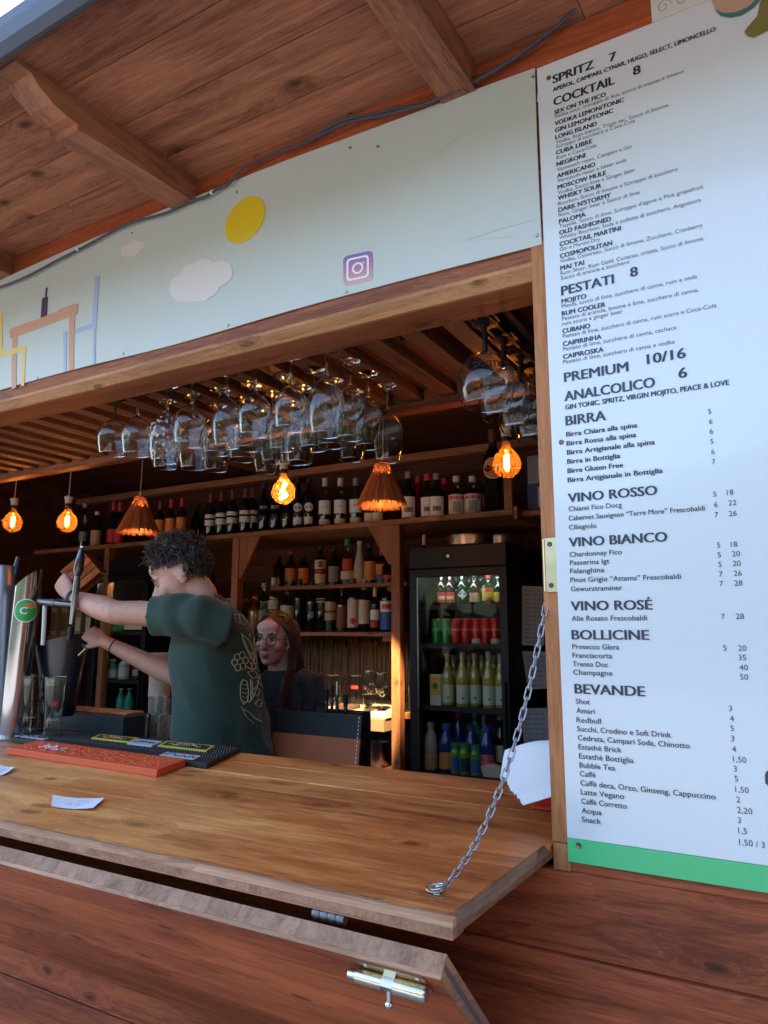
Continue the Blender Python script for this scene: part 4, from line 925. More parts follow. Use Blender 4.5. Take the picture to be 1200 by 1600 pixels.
for k in range(8):
    x = -1.14 - 0.131 * k
    nrow = 1 if k == 7 else (2 if k == 6 else 4)
    for j in range(nrow):
        if (k, j) in ((2, 3), (5, 3)): continue
        loc = (x + rr.uniform(-0.006, 0.006), 0.186 + 0.122 * j + rr.uniform(-0.008, 0.008), 2.322)
        pos = '%s glass in its row, %s row from the straw lamp side' % (rowname[j].capitalize(), ORD[k])
        if k == 7:
            hang_glass(loc, 'balloon', M_GLASSG, 'round bowled glass with a dark green stem hanging at the left end of the rack', M_DKGREEN)
        elif (k, j) == (5, 0):
            hang_glass(loc, 'tall', M_GLASSF, 'wine glass with white speckled frosting hanging in the front of the rack')
        else:
            kind = {0: 'tall', 1: 'wide', 2: 'wide', 3: 'tulip', 4: 'wide', 5: 'tall', 6: 'wide'}[k] if j == 0 else rr.choice(['tall', 'tulip', 'tulip', 'wide'])
            lab = 'clear wine glass, %s in the %s row from the rack\'s right end' % (rowname[j], ORD[k])
            if kind in protos:
                t = copy_tree(protos[kind], loc); t['label'] = lab; t.rotation_euler = (R(rr.uniform(-2, 2)), R(rr.uniform(-2, 2)), 0)
            else: protos[kind] = hang_glass(loc, kind, M_GLASS, lab)
# black bracket with balloon gin glasses
br = thing('glass_rack', (-0.645, 0.38, 2.322), 'black metal rail bolted under the slats holding balloon gin glasses', 'glass rack')
MB().box((-0.690, 0.145, 2.312), (-0.602, 0.43, 2.320), 0.001).build('plate', M_BLACK, br)
MB().box((-0.668, 0.46, 2.306), (-0.602, 0.63, 2.3195), 0.001).build('plate', M_BLACK, br)
mb = MB()
for x in (-0.672, -0.622): mb.box((x - 0.004, 0.147, 2.296), (x + 0.004, 0.66, 2.3055), 0.001)
mb.build('rail', M_BLACK, br)
gp_ = [(0.0, 0.0), (0.034, -0.001), (0.035, -0.0035), (0.014, -0.007), (0.0075, -0.012), (0.0068, -0.05), (0.0072, -0.078), (0.012, -0.082), (0.022, -0.086), (0.040, -0.095), (0.058, -0.112), (0.070, -0.136), (0.0745, -0.165), (0.0715, -0.195), (0.062, -0.225), (0.0605, -0.225)]
for j in range(4):
    o = Vector((-0.650 + 0.004 * j, 0.205 + 0.132 * j, 2.300))
    t = thing('gin_glass', o, ['large balloon gin glass with black lettering, nearest on the black rail', 'balloon gin glass hanging second along the black rail', 'balloon gin glass hanging third along the black rail', 'farthest balloon gin glass on the rail, half behind the door post'][j], 'gin glass', 'balloon gin glasses on the black rail')
    MB().lathe(hollow([(0.0, -0.0835)] + gp_[8:-1], 0.0011), o, 44).build('bowl', M_GLASSB, t)
    ring_torus(gp_[-2][0], gp_[-2][1], o, 0.0011).build('rim', M_RIM, t)
    MB().lathe(gp_[3:8], o, 12).build('stem', M_BLACK, t)
    MB().lathe(gp_[:4], o, 20).build('foot', M_BLACK, t)
    if j == 0:
        mb = MB()
        W_ = 0.095
        def wrap(u, v):
            a = R(-62) + (W_ / 2 - u) / 0.066 + R(48); z = -0.123 - v; rr_ = 0.0665 + 0.10 * (v) + 0.0006
            a = -(a) 
            return o + Vector((rr_ * math.sin(-a + R(28)), -rr_ * math.cos(-a + R(28)), z))
        def wrap2(u, v):
            th = R(70) - u / 0.070; rad = 0.0685 + 0.20 * v + 0.0014
            return o + Vector((rad * math.sin(th), -rad * math.cos(th), -0.130 - v))
        put_bold(mb, 'BULLDOG', 0.090, 0.016, lambda u, v, k: wrap2(u, v), 0.0006)
        mb.build('printed_lettering', M_BLACK, t)

# ================================================================== lamps
def bulb(o, label, crumpled=False):
    o = Vector(o); t = thing('bulb_pendant', o, label, 'pendant bulb', 'bare filament bulbs hanging on cords')
    s_ = 1.12
    pr = [(0.0125, 0.078), (0.0135, 0.066), (0.017, 0.054), (0.027, 0.040), (0.038, 0.026), (0.0455, 0.008), (0.0475, -0.010), (0.0440, -0.028), (0.034, -0.044), (0.018, -0.054), (0.0, -0.0575)]
    pr = [(r * 1.1, z * (1.06 if z < 0.03 else 1.0)) for r, z in pr]
    mb = MB().lathe(pr, o, 28)
    if crumpled:
        for i, v in enumerate(mb.v):
            d = v - o; mb.v[i] = o + d * (1 + 0.13 * noise.noise(d * 45) + 0.05 * noise.noise(d * 120))
    mb.build('bulb', M_AMBER, t)
    mb = MB()
    if crumpled:
        mb.tube([o + Vector((0.012 * math.sin(i * 0.9), 0.01 * math.cos(i * 1.3), 0.034 - 0.006 * i)) for i in range(13)], 0.0075, 6)
    else:
        mb.tube([o + Vector((0.0075 * math.cos(i * 0.8), 0.0075 * math.sin(i * 0.8), 0.026 - 0.0011 * i)) for i in range(48)], 0.0032, 5)
    mb.build('filament', M_FIL, t)
    MB().lathe([(0.0, 0.140), (0.010, 0.140), (0.012, 0.136), (0.024, 0.132), (0.0235, 0.124), (0.0195, 0.120), (0.0185, 0.100), (0.019, 0.096), (0.0, 0.096)], o, 18).build('socket', M_CERAM, t)
    MB().lathe([(0.016, 0.0955), (0.0165, 0.080), (0.0140, 0.076), (0.0, 0.076)], o, 16).build('collar', M_BLACK, t)
    MB().tube([o + Vector((0, 0, 0.139)), o + Vector((0.002, 0, 0.25)), Vector((o.x, o.y, 2.60)), Vector((o.x, o.y, 2.699))], 0.0032, 6).build('cord', M_CORD, t)
    return t
bulb((-3.87, 1.0, 2.118), 'glowing round filament bulb hanging at the left edge of the bar')
bulb((-3.385, 1.0, 2.085), 'amber globe bulb with a spiral filament next to the left straw lamp')
bulb((-1.921, 1.0, 2.110), 'crumpled amber glass bulb glowing under the cluster of wine glasses', True)
bulb((-0.884, 1.0, 2.117), 'amber globe bulb with a ceramic socket below the gin glasses')
def straw_lamp(o, label, seed):
    o = Vector(o); rr = random.Random(seed); t = thing('straw_lamp', o, label, 'pendant lamp', 'straw cone pendant lamps')
    H, RB, RT_ = 0.215, 0.112, 0.030
    mb = MB()
    for i in range(460):
        a = rr.uniform(0, 2 * math.pi); b = a + rr.uniform(-0.16, 0.16); rb = RB * rr.uniform(0.93, 1.10); dz = rr.uniform(-0.012, 0.012); top = H * rr.uniform(0.55, 0.80)
        rt = RT_ + (RB - RT_) * (1 - top / H) * 0.93
        mid = (rt + rb) / 2 * 1.03; am = (a + b) / 2
        mb.tube([o + Vector((rt * math.cos(a), rt * math.sin(a), top)), o + Vector((mid * math.cos(am), mid * math.sin(am), top / 2)), o + Vector((rb * math.cos(b), rb * math.sin(b), dz))], [0.0018, 0.0022, 0.0014], 4, cap=False)
    mb.build('straw_skirt', M_STRAW, t)
    # inner liner with an open woven neck
    MB().lathe([(RT_ + (RB - RT_) * 0.28, H * 0.70), (RB * 0.985, 0.008)], o, 36).build('liner', mat('straw_liner', (0.34, 0.19, 0.075), 0.85, 0, 0.25, 50), t)
    mb = MB()
    for i in range(16):
        for s_ in (-1, 1):
            pts = []
            for k in range(7):
                f = k / 6; z = H * 0.66 + (H * 1.0 - H * 0.66) * f; r_ = RT_ + (RB - RT_) * (1 - z / H) * 0.98; a = 2 * math.pi * i / 16 + s_ * f * 1.1
                pts.append(o + Vector((r_ * math.cos(a), r_ * math.sin(a), z)))
            mb.tube(pts, 0.0021, 4, cap=False)
    for z in (H * 0.66, H): mb.lathe([(RT_ + (RB - RT_) * (1 - z / H) + 0.002, z - 0.003), (RT_ + (RB - RT_) * (1 - z / H) + 0.002, z + 0.003)], o, 24)
    mb.lathe([(0.0, H + 0.006), (0.024, H + 0.004), (RT_, H)], o, 20)
    mb.build('woven_neck', M_STRAW, t)
    MB().ell(o + Vector((0, 0, 0.105)), (0.019, 0.019, 0.026), None, 14, 10).build('bulb', M_FILP, t)
    MB().lathe([(0.0, 0.20), (0.016, 0.20), (0.016, 0.135), (0.0, 0.132)], o, 14).build('socket', M_CERAM, t)
    MB().tube([o + Vector((0, 0, H)), Vector((o.x + 0.003, o.y, (o.z + H + 2.699) / 2)), Vector((o.x, o.y, 2.699))], 0.003, 6).build('cord', M_CORD, t)
    MB().lathe([(0.006, 0.03), (0.007, 0.0)], o + Vector((0, 0, H)), 10).build('cord_grip', M_CERAM, t)
    return t
lamp_r = straw_lamp((-1.705, 1.5, 2.100), 'shaggy straw cone lamp hanging to the right of the wine glasses', 1)
# added spot, standing in for a patch of sun on the worktop
sp_d = bpy.data.lights.new('worktop_patch_spot', 'SPOT'); sp_d.energy = 105; sp_d.color = (1.0, 0.66, 0.33); sp_d.spot_size = R(26); sp_d.spot_blend = 0.35; sp_d.shadow_soft_size = 0.015
sp_o = bpy.data.objects.new('worktop_patch_spot', sp_d); COL.objects.link(sp_o); sp_o.parent = lamp_r; sp_o.location = (0, 0, 0.025)
sp_o.rotation_euler = (Vector((-1.705, 1.5, 2.125)) - Vector((-2.30, 2.26, 0.90))).to_track_quat('Z', 'Y').to_euler()
straw_lamp((-3.40, 1.5, 2.085), 'shaggy straw cone lamp hanging above the barman\'s tap arm', 2)

# ================================================================== back bar shelves
us = thing('upper_shelf', (-3.1, 2.5, 2.115), 'long wooden upper shelf along the back wall with posts and corner brackets', 'shelf')
MB().box((X0 + 0.04, 2.15, 2.112), (-1.272, 2.84, 2.143), 0.003).build('board', W_SHELF, us)
MB().box((-1.318, 2.152, 2.1435), (-1.274, 2.19, 2.50), 0.003).build('end_post', W_SHELFZ, us)
MB().box((-1.27, 2.16, 2.09), (-1.25, 2.84, 2.16), 0.003).build('end_board', W_SHELF, us)
for px_ in (368, 617, 168):
    q = aty(px_, 840 if px_ != 617 else 815, 2.15)
    MB().box((q.x - 0.027, 2.155, 0.03), (q.x + 0.027, 2.21, 2.1115), 0.003).build('post', W_SHELFZ, us)
qx = aty(617, 815, 2.15).x; lx = aty(368, 870, 2.15).x
MB().prism([(qx - 0.028, 2.111), (qx - 0.028, 1.88), (qx - 0.045, 1.88), (qx - 0.19, 2.111)], 2.157, 2.178, lambda u, v, w: (u, w, v)).build('bracket', W_SHELFZ, us)
MB().prism([(lx + 0.028, 2.111), (lx + 0.20, 2.111), (lx + 0.045, 1.84), (lx + 0.028, 1.84)], 2.157, 2.178, lambda u, v, w: (u, w, v)).build('bracket', W_SHELFZ, us)
def tier(z, y0, x0, x1, label):
    t = thing('back_shelf', ((x0 + x1) / 2, 2.6, z - 0.025), label, 'shelf', 'short shelves between the posts')
    MB().box((x0, y0, z - 0.025), (x1, 2.84, z), 0.002).build('board', W_SHELF, t)
    MB().box((x1 - 0.16, y0 + 0.03, z - 0.055), (x1 - 0.06, 2.80, z - 0.0255), 0.002).build('batten', W_SHELF, t)
TX0, TX1 = -3.1, -2.05
tier(1.795, 2.40, TX0, TX1, 'small wooden shelf carrying the upper spirit bottles between the posts')
tier(1.490, 2.36, TX0, TX1, 'wooden shelf carrying the middle row of spirit bottles above the reed screen')
tier(1.72, 2.30, -5.3, -3.3, 'wooden shelf behind the beer taps on the left')
wt = thing('back_worktop', (-2.5, 2.4, 1.0), 'pale worktop along the back wall lit by the straw lamp', 'worktop')
MB().box((-3.3, 2.155, 1.005), (-2.055, 2.84, 1.038), 0.003).build('top', mat('pale_laminate', (0.62, 0.55, 0.42), 0.4, 0, 0.06, 8), wt)
MB().box((-1.985, 2.22, 1.005), (-1.93, 2.84, 1.038), 0.002).build('top_end', W_SHELF, wt)
MB().box((-3.25, 2.30, 0.03), (-3.2, 2.80, 1.0045)).build('support', W_BACK, wt)
rs = thing('reed_screen', (-2.5, 2.80, 1.04), 'brown reed screen standing behind the glasses on the worktop', 'screen')
mb = MB(); rr = random.Random(4)
for i in range(330):
    x = -3.1 + 1.17 * i / 330 + rr.uniform(-0.002, 0.002)
    if -2.05 < x < -1.99 and False: continue
    h = rr.uniform(1.36, 1.455); l = rr.uniform(-0.012, 0.012)
    mb.tube([(x, 2.79 + rr.uniform(-0.008, 0.008), 1.04), (x + l, 2.79 + rr.uniform(-0.008, 0.008), 1.25), (x + 1.6 * l, 2.79 + rr.uniform(-0.01, 0.01), h)], rr.uniform(0.0016, 0.0030), 4, cap=False)
mb.build('reeds', M_REED, rs)
MB().box((-3.1, 2.812, 1.04), (-1.93, 2.822, 1.40)).build('backing', mat('reed_backing', (0.06, 0.035, 0.02), 0.9), rs)

# ------------------------------------------------------------------ bottles
BP = {  # profile: (radius, height fraction) with the label band (z0, z1) as fractions
    'wine': ([(0.0, 0), (0.036, 0), (0.0385, 0.01), (0.0385, 0.60), (0.036, 0.66), (0.022, 0.74), (0.0145, 0.79), (0.0140, 0.97), (0.0155, 0.975), (0.0155, 1.0), (0.0, 1.0)], 0.30),
    'flute': ([(0.0, 0), (0.036, 0), (0.0375, 0.01), (0.0375, 0.45), (0.033, 0.58), (0.022, 0.72), (0.015, 0.82), (0.0140, 0.97), (0.0155, 0.975), (0.0155, 1.0), (0.0, 1.0)], 0.31),
    'spirit': ([(0.0, 0), (0.037, 0), (0.040, 0.012), (0.040, 0.62), (0.037, 0.68), (0.020, 0.76), (0.0150, 0.80), (0.0150, 0.90), (0.0175, 0.905), (0.0175, 1.0), (0.0, 1.0)], 0.29),
    'squat': ([(0.0, 0), (0.045, 0), (0.049, 0.015), (0.049, 0.56), (0.045, 0.64), (0.022, 0.72), (0.0165, 0.76), (0.0165, 0.86), (0.021, 0.865), (0.021, 1.0), (0.0, 1.0)], 0.24),
    'tall': ([(0.0, 0), (0.032, 0), (0.034, 0.01), (0.034, 0.58), (0.029, 0.66), (0.0165, 0.76), (0.0145, 0.80), (0.0145, 0.92), (0.0165, 0.925), (0.0165, 1.0), (0.0, 1.0)], 0.32),
    'frost': ([(0.0, 0), (0.040, 0), (0.043, 0.012), (0.040, 0.25), (0.036, 0.45), (0.026, 0.62), (0.018, 0.76), (0.0150, 0.82), (0.0150, 0.92), (0.018, 0.925), (0.018, 1.0), (0.0, 1.0)], 0.30),
    'beer': ([(0.0, 0), (0.029, 0), (0.0305, 0.012), (0.0305, 0.56), (0.027, 0.66), (0.0155, 0.78), (0.0130, 0.84), (0.0130, 0.93), (0.0150, 0.935), (0.0150, 1.0), (0.0, 1.0)], 0.23),
    'juice': ([(0.0, 0), (0.040, 0), (0.043, 0.02), (0.042, 0.30), (0.038, 0.36), (0.042, 0.44), (0.041, 0.58), (0.030, 0.74), (0.019, 0.84), (0.019, 0.87), (0.0235, 0.875), (0.0235, 0.99), (0.0, 1.0)], 0.25),
    'jar': ([(0.0, 0), (0.027, 0), (0.0295, 0.03), (0.0295, 0.70), (0.024, 0.80), (0.021, 0.83), (0.021, 0.86), (0.026, 0.865), (0.026, 1.0), (0.0, 1.0)], 0.13),
    'can': ([(0.0, 0), (0.024, 0), (0.029, 0.04), (0.029, 0.94), (0.0255, 0.985), (0.0265, 1.0), (0.0235, 1.0), (0.023, 0.985), (0.0, 0.985)], 0.145),
    'gin': ([(0.0, 0), (0.038, 0), (0.041, 0.012), (0.041, 0.60), (0.039, 0.65), (0.019, 0.70), (0.0150, 0.73), (0.0150, 0.84), (0.0185, 0.845), (0.0185, 1.0), (0.0, 1.0)], 0.28),
}
GL = {
    'dark': mat('dark_bottle_glass', (0.008, 0.009, 0.008), 0.1, 0, 0.1, coat=0.4), 'green': mat('green_bottle_glass', (0.008, 0.035, 0.014), 0.1, 0, 0.1, coat=0.4),
    'brown': mat('brown_bottle_glass', (0.035, 0.012, 0.004), 0.1, 0, 0.1, coat=0.4), 'navy': mat('navy_bottle_glass', (0.004, 0.007, 0.025), 0.1, 0, 0.1, coat=0.4),
    'clear': thin_glass('clear_bottle_glass', (0.72, 0.78, 0.75), 0.7, 0.06), 'amber': mat('amber_bottle', (0.20, 0.065, 0.010), 0.12, 0, 0.2, coat=0.4),
    'wwine': mat('white_wine_bottle', (0.36, 0.33, 0.07), 0.1, 0, 0.15, coat=0.4), 'frost': mat('frosted_bottle', (0.42, 0.40, 0.35), 0.45, 0, 0.2, 30),
    'blue': mat('blue_juice', (0.025, 0.04, 0.20), 0.2, 0, 0.2, coat=0.3), 'lime': mat('lime_jar', (0.13, 0.30, 0.03), 0.2, 0, 0.2, coat=0.3), 'red': mat('red_liquor', (0.20, 0.012, 0.008), 0.15, 0, 0.2, coat=0.4),
    'silver': mat('silver_bottle', (0.5, 0.5, 0.5), 0.3, 0.8, 0.1), 'gold': mat('gold_bottle', (0.55, 0.30, 0.05), 0.25, 0.3, 0.2), 'cangreen': mat('can_green', (0.02, 0.22, 0.05), 0.28, 0.4, 0.05), 'canred': mat('can_red', (0.42, 0.012, 0.012), 0.28, 0.4, 0.05),
    'squeeze': mat('squeeze_plastic', (0.42, 0.42, 0.36), 0.5, 0, 0.05), 'orange': mat('orange_drink', (0.5, 0.13, 0.02), 0.3, 0, 0.1), 'teal': mat('teal_bottle', (0.01, 0.22, 0.15), 0.25, 0, 0.1), 'pinkb': mat('pink_bottle', (0.45, 0.06, 0.10), 0.25),
}
LC = {'white': (0.66, 0.64, 0.58), 'cream': (0.60, 0.50, 0.34), 'tan': (0.46, 0.30, 0.16), 'orange': (0.62, 0.20, 0.03), 'red': (0.48, 0.03, 0.02), 'black': (0.015, 0.015, 0.015), 'brown': (0.16, 0.05, 0.025), 'blue': (0.03, 0.10, 0.33), 'yellow': (0.62, 0.44, 0.06),
      'green': (0.04, 0.22, 0.07), 'mint': (0.50, 0.66, 0.52), 'gold': (0.45, 0.30, 0.09), 'silver': (0.50, 0.50, 0.50), 'navy': (0.02, 0.03, 0.10), 'teal': (0.02, 0.35, 0.22), 'pink': (0.62, 0.16, 0.18), 'grey': (0.22, 0.22, 0.22)}
def LM(c): return mat('label_' + c, LC[c], 0.55, 0, 0.06, 30)
def bottle(o, kind, glass, label, grp, cap='black', bands=(), h=None, face=None, name='bottle', cat='bottle', text=None, emblem=None, sc=1.0):
    """bands: (z0, z1, colour, half width in degrees); face = direction the label looks"""
    o = Vector(o); prof, h0 = BP[kind]; h = h or h0; s_ = sc
    t = thing(name, o, label, cat, grp)
    pr = [(r * s_, z * h) for r, z in prof]
    MB().lathe(pr, o, 18).build('glass_body' if kind != 'can' else 'can_body', GL[glass], t)
    if cap:
        zc = [z for r, z in pr[:-1]]; z0 = {'wine': 0.80, 'flute': 0.80}.get(kind, 0.87) * h; rc = pr[-2][0] + 0.0006
        if kind in ('wine', 'flute'): MB().lathe([(pr[-4][0] + 0.0008, z0), (pr[-4][0] + 0.0008, h * 0.972), (rc, h * 0.975), (rc, h + 0.0008), (0, h + 0.0008)], o, 14).build('capsule', LM(cap), t)
        elif kind != 'can': MB().lathe([(rc, pr[-3][1] + 0.001), (rc, h + 0.0008), (0, h + 0.0008)], o, 14).build('cap', LM(cap), t)
    f = face if face is not None else math.atan2(C0.y - o.y, C0.x - o.x)
    def rad(z):
        for (r0, a), (r1, b) in zip(pr, pr[1:]):
            if a <= z <= b and b > a: return r0 + (r1 - r0) * (z - a) / (b - a)
        return pr[3][0]
    for z0, z1, c, hw in bands:
        mb = MB(); n = 4; rr_ = [(rad((z0 + (z1 - z0) * i / n) * h) + 0.0009, (z0 + (z1 - z0) * i / n) * h) for i in range(n + 1)]
        mb.lathe(rr_, o, 14, None, True, f - R(hw), f + R(hw)); mb.build('label', LM(c), t)
    def wrap(u, v, zc, lift=0.0016):
        return o + Vector(((rad(zc + v) + lift) * math.cos(f + u / rad(zc)), (rad(zc + v) + lift) * math.sin(f + u / rad(zc)), zc + v))
    if text:
        body, w, cap_h, zf, c = text; mb = MB(); put_text(mb, body, w, cap_h, lambda u, v: wrap(u - w / 2, v, zf * h)); mb.build('lettering', LM(c), t)
    if emblem:
        shape, zf, r_, c = emblem; mb = MB(); k = 16; zc = zf * h
        vs = [wrap(0, 0, zc, 0.002)] + [wrap(r_ * math.cos(a) * (1 if shape == 'disc' else (1.0 if abs(math.sin(2 * a)) < 0.1 else 0.71)), r_ * math.sin(a) * (1 if shape == 'disc' else (1.0 if abs(math.sin(2 * a)) < 0.1 else 0.71)), zc, 0.002) for a in [2 * math.pi * i / k for i in range(k)]]
        mb.add(vs, [(0, 1 + i, 1 + (i + 1) % k) for i in range(k)]); mb.build('emblem', LM(c), t)
    return t
def bpx(px, ytop, Y, zb, **kw):
    """bottle whose neck top is seen at pixel (px, ytop) when it stands at depth Y on height zb"""
    p = aty(px, ytop, Y); return dict(o=(p.x, Y, zb + 0.0008), h=max(0.08, p.z - zb), **kw)
G_UP = 'bottles on the long upper shelf'
ZU = 2.143
def up(px, yt, kind, glass, label, cap='black', bands=(), Y=2.36, **kw):
    bottle(kind=kind, glass=glass, label=label, grp=G_UP, cap=cap, bands=bands, **bpx(px, yt, Y, ZU, **kw))
up(5, 812, 'spirit', 'dark', 'dark bottle at the far left end of the upper shelf', 'black', [(0.1, 0.45, 'brown', 80)])
up(47, 808, 'squat', 'amber', 'small amber bottle with a cork behind the left glowing bulb', 'tan', [(0.1, 0.42, 'gold', 70)])
up(84, 795, 'spirit', 'clear', 'clear bottle behind the spiral filament bulb', 'silver')
up(133, 788, 'tall', 'clear', 'tall clear bottle behind the tap handle', 'silver', [(0.2, 0.4, 'grey', 60)])
up(152, 800, 'spirit', 'dark', 'dark bottle with copper label left of the straw lamp', 'silver', [(0.08, 0.5, 'tan', 75)])
for i, px_ in enumerate((178, 188)):
    up(px_, 784 + 2 * i, 'wine', 'dark', 'dark wine bottle with red label half behind the straw lamp, ' + ('outer' if i == 0 else 'inner') + ' one', 'red', [(0.1, 0.4, 'red', 70)])
for i, px_ in enumerate((251, 268, 285)):
    up(px_, (784, 781, 779)[i], 'wine', 'dark', ('left', 'middle', 'right')[i] + ' bottle of three with bright orange labels beside the straw lamp', ('brown', 'red', 'red')[i], [(0.08, 0.14, 'orange', 75), (0.16, 0.56, 'orange', 75)])
for i, px_ in enumerate((308, 321)):
    up(px_, 790, 'spirit', 'dark', 'unlabelled black bottle above the barman\'s hair, ' + ('left' if i == 0 else 'right') + ' of a pair', 'black', Y=2.55)
for i, (px_, yt) in enumerate(((330, 772), (347, 769), (364, 766), (384, 764), (395, 762))):
    up(px_, yt, 'wine', 'dark', ORD[i].capitalize() + ' from the left of five wine bottles with double banded white labels', 'brown', [(0.30, 0.42, 'white', 75), (0.46, 0.54, 'white', 75)], Y=2.36 if i != 4 else 2.42)
for i, px_ in enumerate((413, 431)):
    up(px_, 757, 'spirit', 'navy', 'dark blue bottle lettered in white, ' + ('left' if i == 0 else 'right') + ' of the pair beside the crumpled bulb', 'navy', text=('SKYY', 0.055, 0.022, 0.50, 'white'))
up(449, 752, 'wine', 'dark', 'dark bottle hidden behind the crumpled glowing bulb', 'black')
for i, px_ in enumerate((466, 483)):
    up(px_, 748, 'spirit', 'dark', 'dark vermouth bottle with round and square white labels, ' + ('left' if i == 0 else 'right') + ' of two', 'black', [(0.14, 0.27, 'white', 42)], emblem=('disc', 0.45, 0.030, 'white'), text=('MARTINI', 0.046, 0.010, 0.43, 'red'))
for i, px_ in enumerate((508, 532, 556)):
    up(px_, 748, 'gin', 'clear' if i < 2 else 'green', 'pale gin bottle with a large white label, ' + ('left', 'middle', 'right')[i] + ' of three by the straw lamp', 'silver' if i < 2 else 'grey', [(0.30, 0.56, 'white', 70), (0.10, 0.20, 'cream', 60)], text=('DRY GIN' if False else 'GIN', 0.03, 0.012, 0.42, 'black'))
for i, px_ in enumerate((578, 590)):
    up(px_, 755, 'spirit', 'dark', 'bottle with a white label seen below the straw skirt, ' + ('left' if i == 0 else 'right') + ' one', 'black', [(0.05, 0.3, 'cream', 60)])
for i, (px_, yt) in enumerate(((638, 738), (668, 742), (682, 741))):
    up(px_, yt, 'squat', 'dark', ORD[i].capitalize() + ' dark bottle with an arched white label right of the straw lamp', ('grey', 'red', 'grey')[i], [(0.10, 0.50, 'white', 55), (0.2, 0.3, 'brown', 30)])
for i, (px_, yt) in enumerate(((654, 745), (694, 748))):
    up(px_, yt, 'squat', 'red', 'dark red bottle standing behind the arched label bottles, ' + ('left' if i == 0 else 'right') + ' one', 'red', Y=2.55)
for i, px_ in enumerate((713, 738)):
    up(px_, 745, 'squat', 'clear', 'ornate red and white labelled rum bottle, ' + ('left' if i == 0 else 'right') + ' of two near the big vermouth bottle', 'silver', [(0.06, 0.56, 'cream', 75), (0.44, 0.52, 'red', 60), (0.16, 0.40, 'grey', 30)])
up(769, 672, 'wine', 'dark', 'oversized dark vermouth bottle with a round orange label', 'brown', Y=2.30, sc=1.65, emblem=('disc', 0.52, 0.062, 'white'))
t_ = aty(763, 745, 2.205)
mb = MB()
o = Vector((aty(769, 672, 2.30).x, 2.30, ZU)); f_ = math.atan2(C0.y - o.y, C0.x - o.x); hh = aty(769, 672, 2.30).z - ZU
def wr(u, v, l=0.0045): return o + Vector(((0.0635 + l) * math.cos(f_ + u / 0.0635), (0.0635 + l) * math.sin(f_ + u / 0.0635), 0.52 * hh + v))
for sgn, rng in ((1, (12, 168)), (-1, (192, 348))):
    arc = [R(a) for a in range(rng[0], rng[1] + 1, 6)]
    mb.add([wr(0.056 * math.cos(a), 0.056 * math.sin(a)) for a in arc] + [wr(0, sgn * 0.012)], [(i, i + 1, len(arc)) for i in range(len(arc) - 1)])
vb = [o_ for o_ in bpy.data.objects if o_.get('label', '').startswith('oversized dark vermouth')][0]
mb.build('orange_emblem', LM('orange'), vb)
mb = MB(); put_bold(mb, 'VERMUT', 0.088, 0.020, lambda u, v, k: wr(u - 0.044, v - 0.010, 0.005 + 0.0003 * k), 0.0012); mb.build('lettering', LM('red'), vb)
# boxes at the right end of the shelf, behind the end post
for i, (x0, x1, z0, z1, c) in enumerate(((-1.235, -1.06, 2.145, 2.30, 'navy'), (-1.23, -1.05, 2.301, 2.46, 'grey'))):
    bx_ = thing('carton', ((x0 + x1) / 2, 2.45, z0), ('dark blue carton at the bottom of the pair behind the right door post', 'grey carton stacked on the dark blue one')[i], 'box', 'cartons at the shelf end')
    MB().box((x0, 2.30, z0), (x1, 2.60, z1), 0.003).build('carton_body', LM(c), bx_)
    MB().box((x0 + 0.06, 2.298, z0 + 0.02), (x0 + 0.11, 2.2995, z1 - 0.02)).build('carton_stripe', LM('silver'), bx_)
MB().box((-1.25, 2.25, 2.115), (-1.0, 2.84, 2.144), 0.002).build('side_board', W_SHELF, us)
# row on the small upper tier
G1 = 'bottles on the small upper tier'
Z1 = 1.795
def t1(px, yt, kind, glass, label, cap, bands, Y=2.55, **kw):
    bottle(kind=kind, glass=glass, label=label, grp=G1, cap=cap, bands=bands, **bpx(px, yt, Y, Z1, **kw))
t1(455, 862, 'spirit', 'brown', 'brown bottle with a glowing orange label, leftmost on the upper tier', 'red', [(0.18, 0.52, 'orange', 70)])
t1(475, 866, 'spirit', 'dark', 'black bottle with a plain square orange label on the upper tier', 'black', [(0.10, 0.56, 'orange', 62)])
t1(501, 853, 'spirit', 'dark', 'dark bottle with a white over red label and round portrait on the upper tier', 'black', [(0.06, 0.30, 'cream', 70), (0.32, 0.40, 'red', 70), (0.42, 0.64, 'white', 70)], emblem=('disc', 0.53, 0.022, 'brown'))
t1(522, 856, 'spirit', 'dark', 'black bottle with a dark grey label on the upper tier', 'black', [(0.1, 0.5, 'grey', 60)])
t1(543, 843, 'squat', 'clear', 'clear bottle with red and white ornate lettering on the upper tier', 'green', [(0.12, 0.30, 'cream', 60), (0.32, 0.56, 'red', 40)])
t1(562, 846, 'frost', 'frost', 'frosted pale bell shaped bottle on the upper tier', 'silver', [])
t1(578, 850, 'spirit', 'dark', 'dark bottle with a wide orange label beside the frosted bottle', 'black', [(0.10, 0.56, 'orange', 70)])
t1(596, 858, 'wine', 'dark', 'dark bottle with orange and blue bands at the bracket', 'red', [(0.10, 0.25, 'blue', 70), (0.27, 0.56, 'orange', 70)])
t1(607, 872, 'spirit', 'dark', 'short dark bottle squeezed against the shelf post on the upper tier', 'orange', [(0.1, 0.3, 'red', 60)], Y=2.48)
t1(436, 868, 'spirit', 'dark', 'unlit dark bottle left of the orange labels on the upper tier', 'black', [])
MB().box((-2.81, 2.70, 1.80), (-2.77, 2.71, 1.99)).build('price_card', LM('orange'), thing('price_card', (-2.79, 2.705, 1.797), 'small orange card standing behind the upper tier bottles', 'card'))
G2 = 'bottles on the middle tier'
Z2 = 1.490
def t2(px, yt, kind, glass, label, cap, bands, Y=2.50, **kw):
    bottle(kind=kind, glass=glass, label=label, grp=G2, cap=cap, bands=bands, **bpx(px, yt, Y, Z2, **kw))
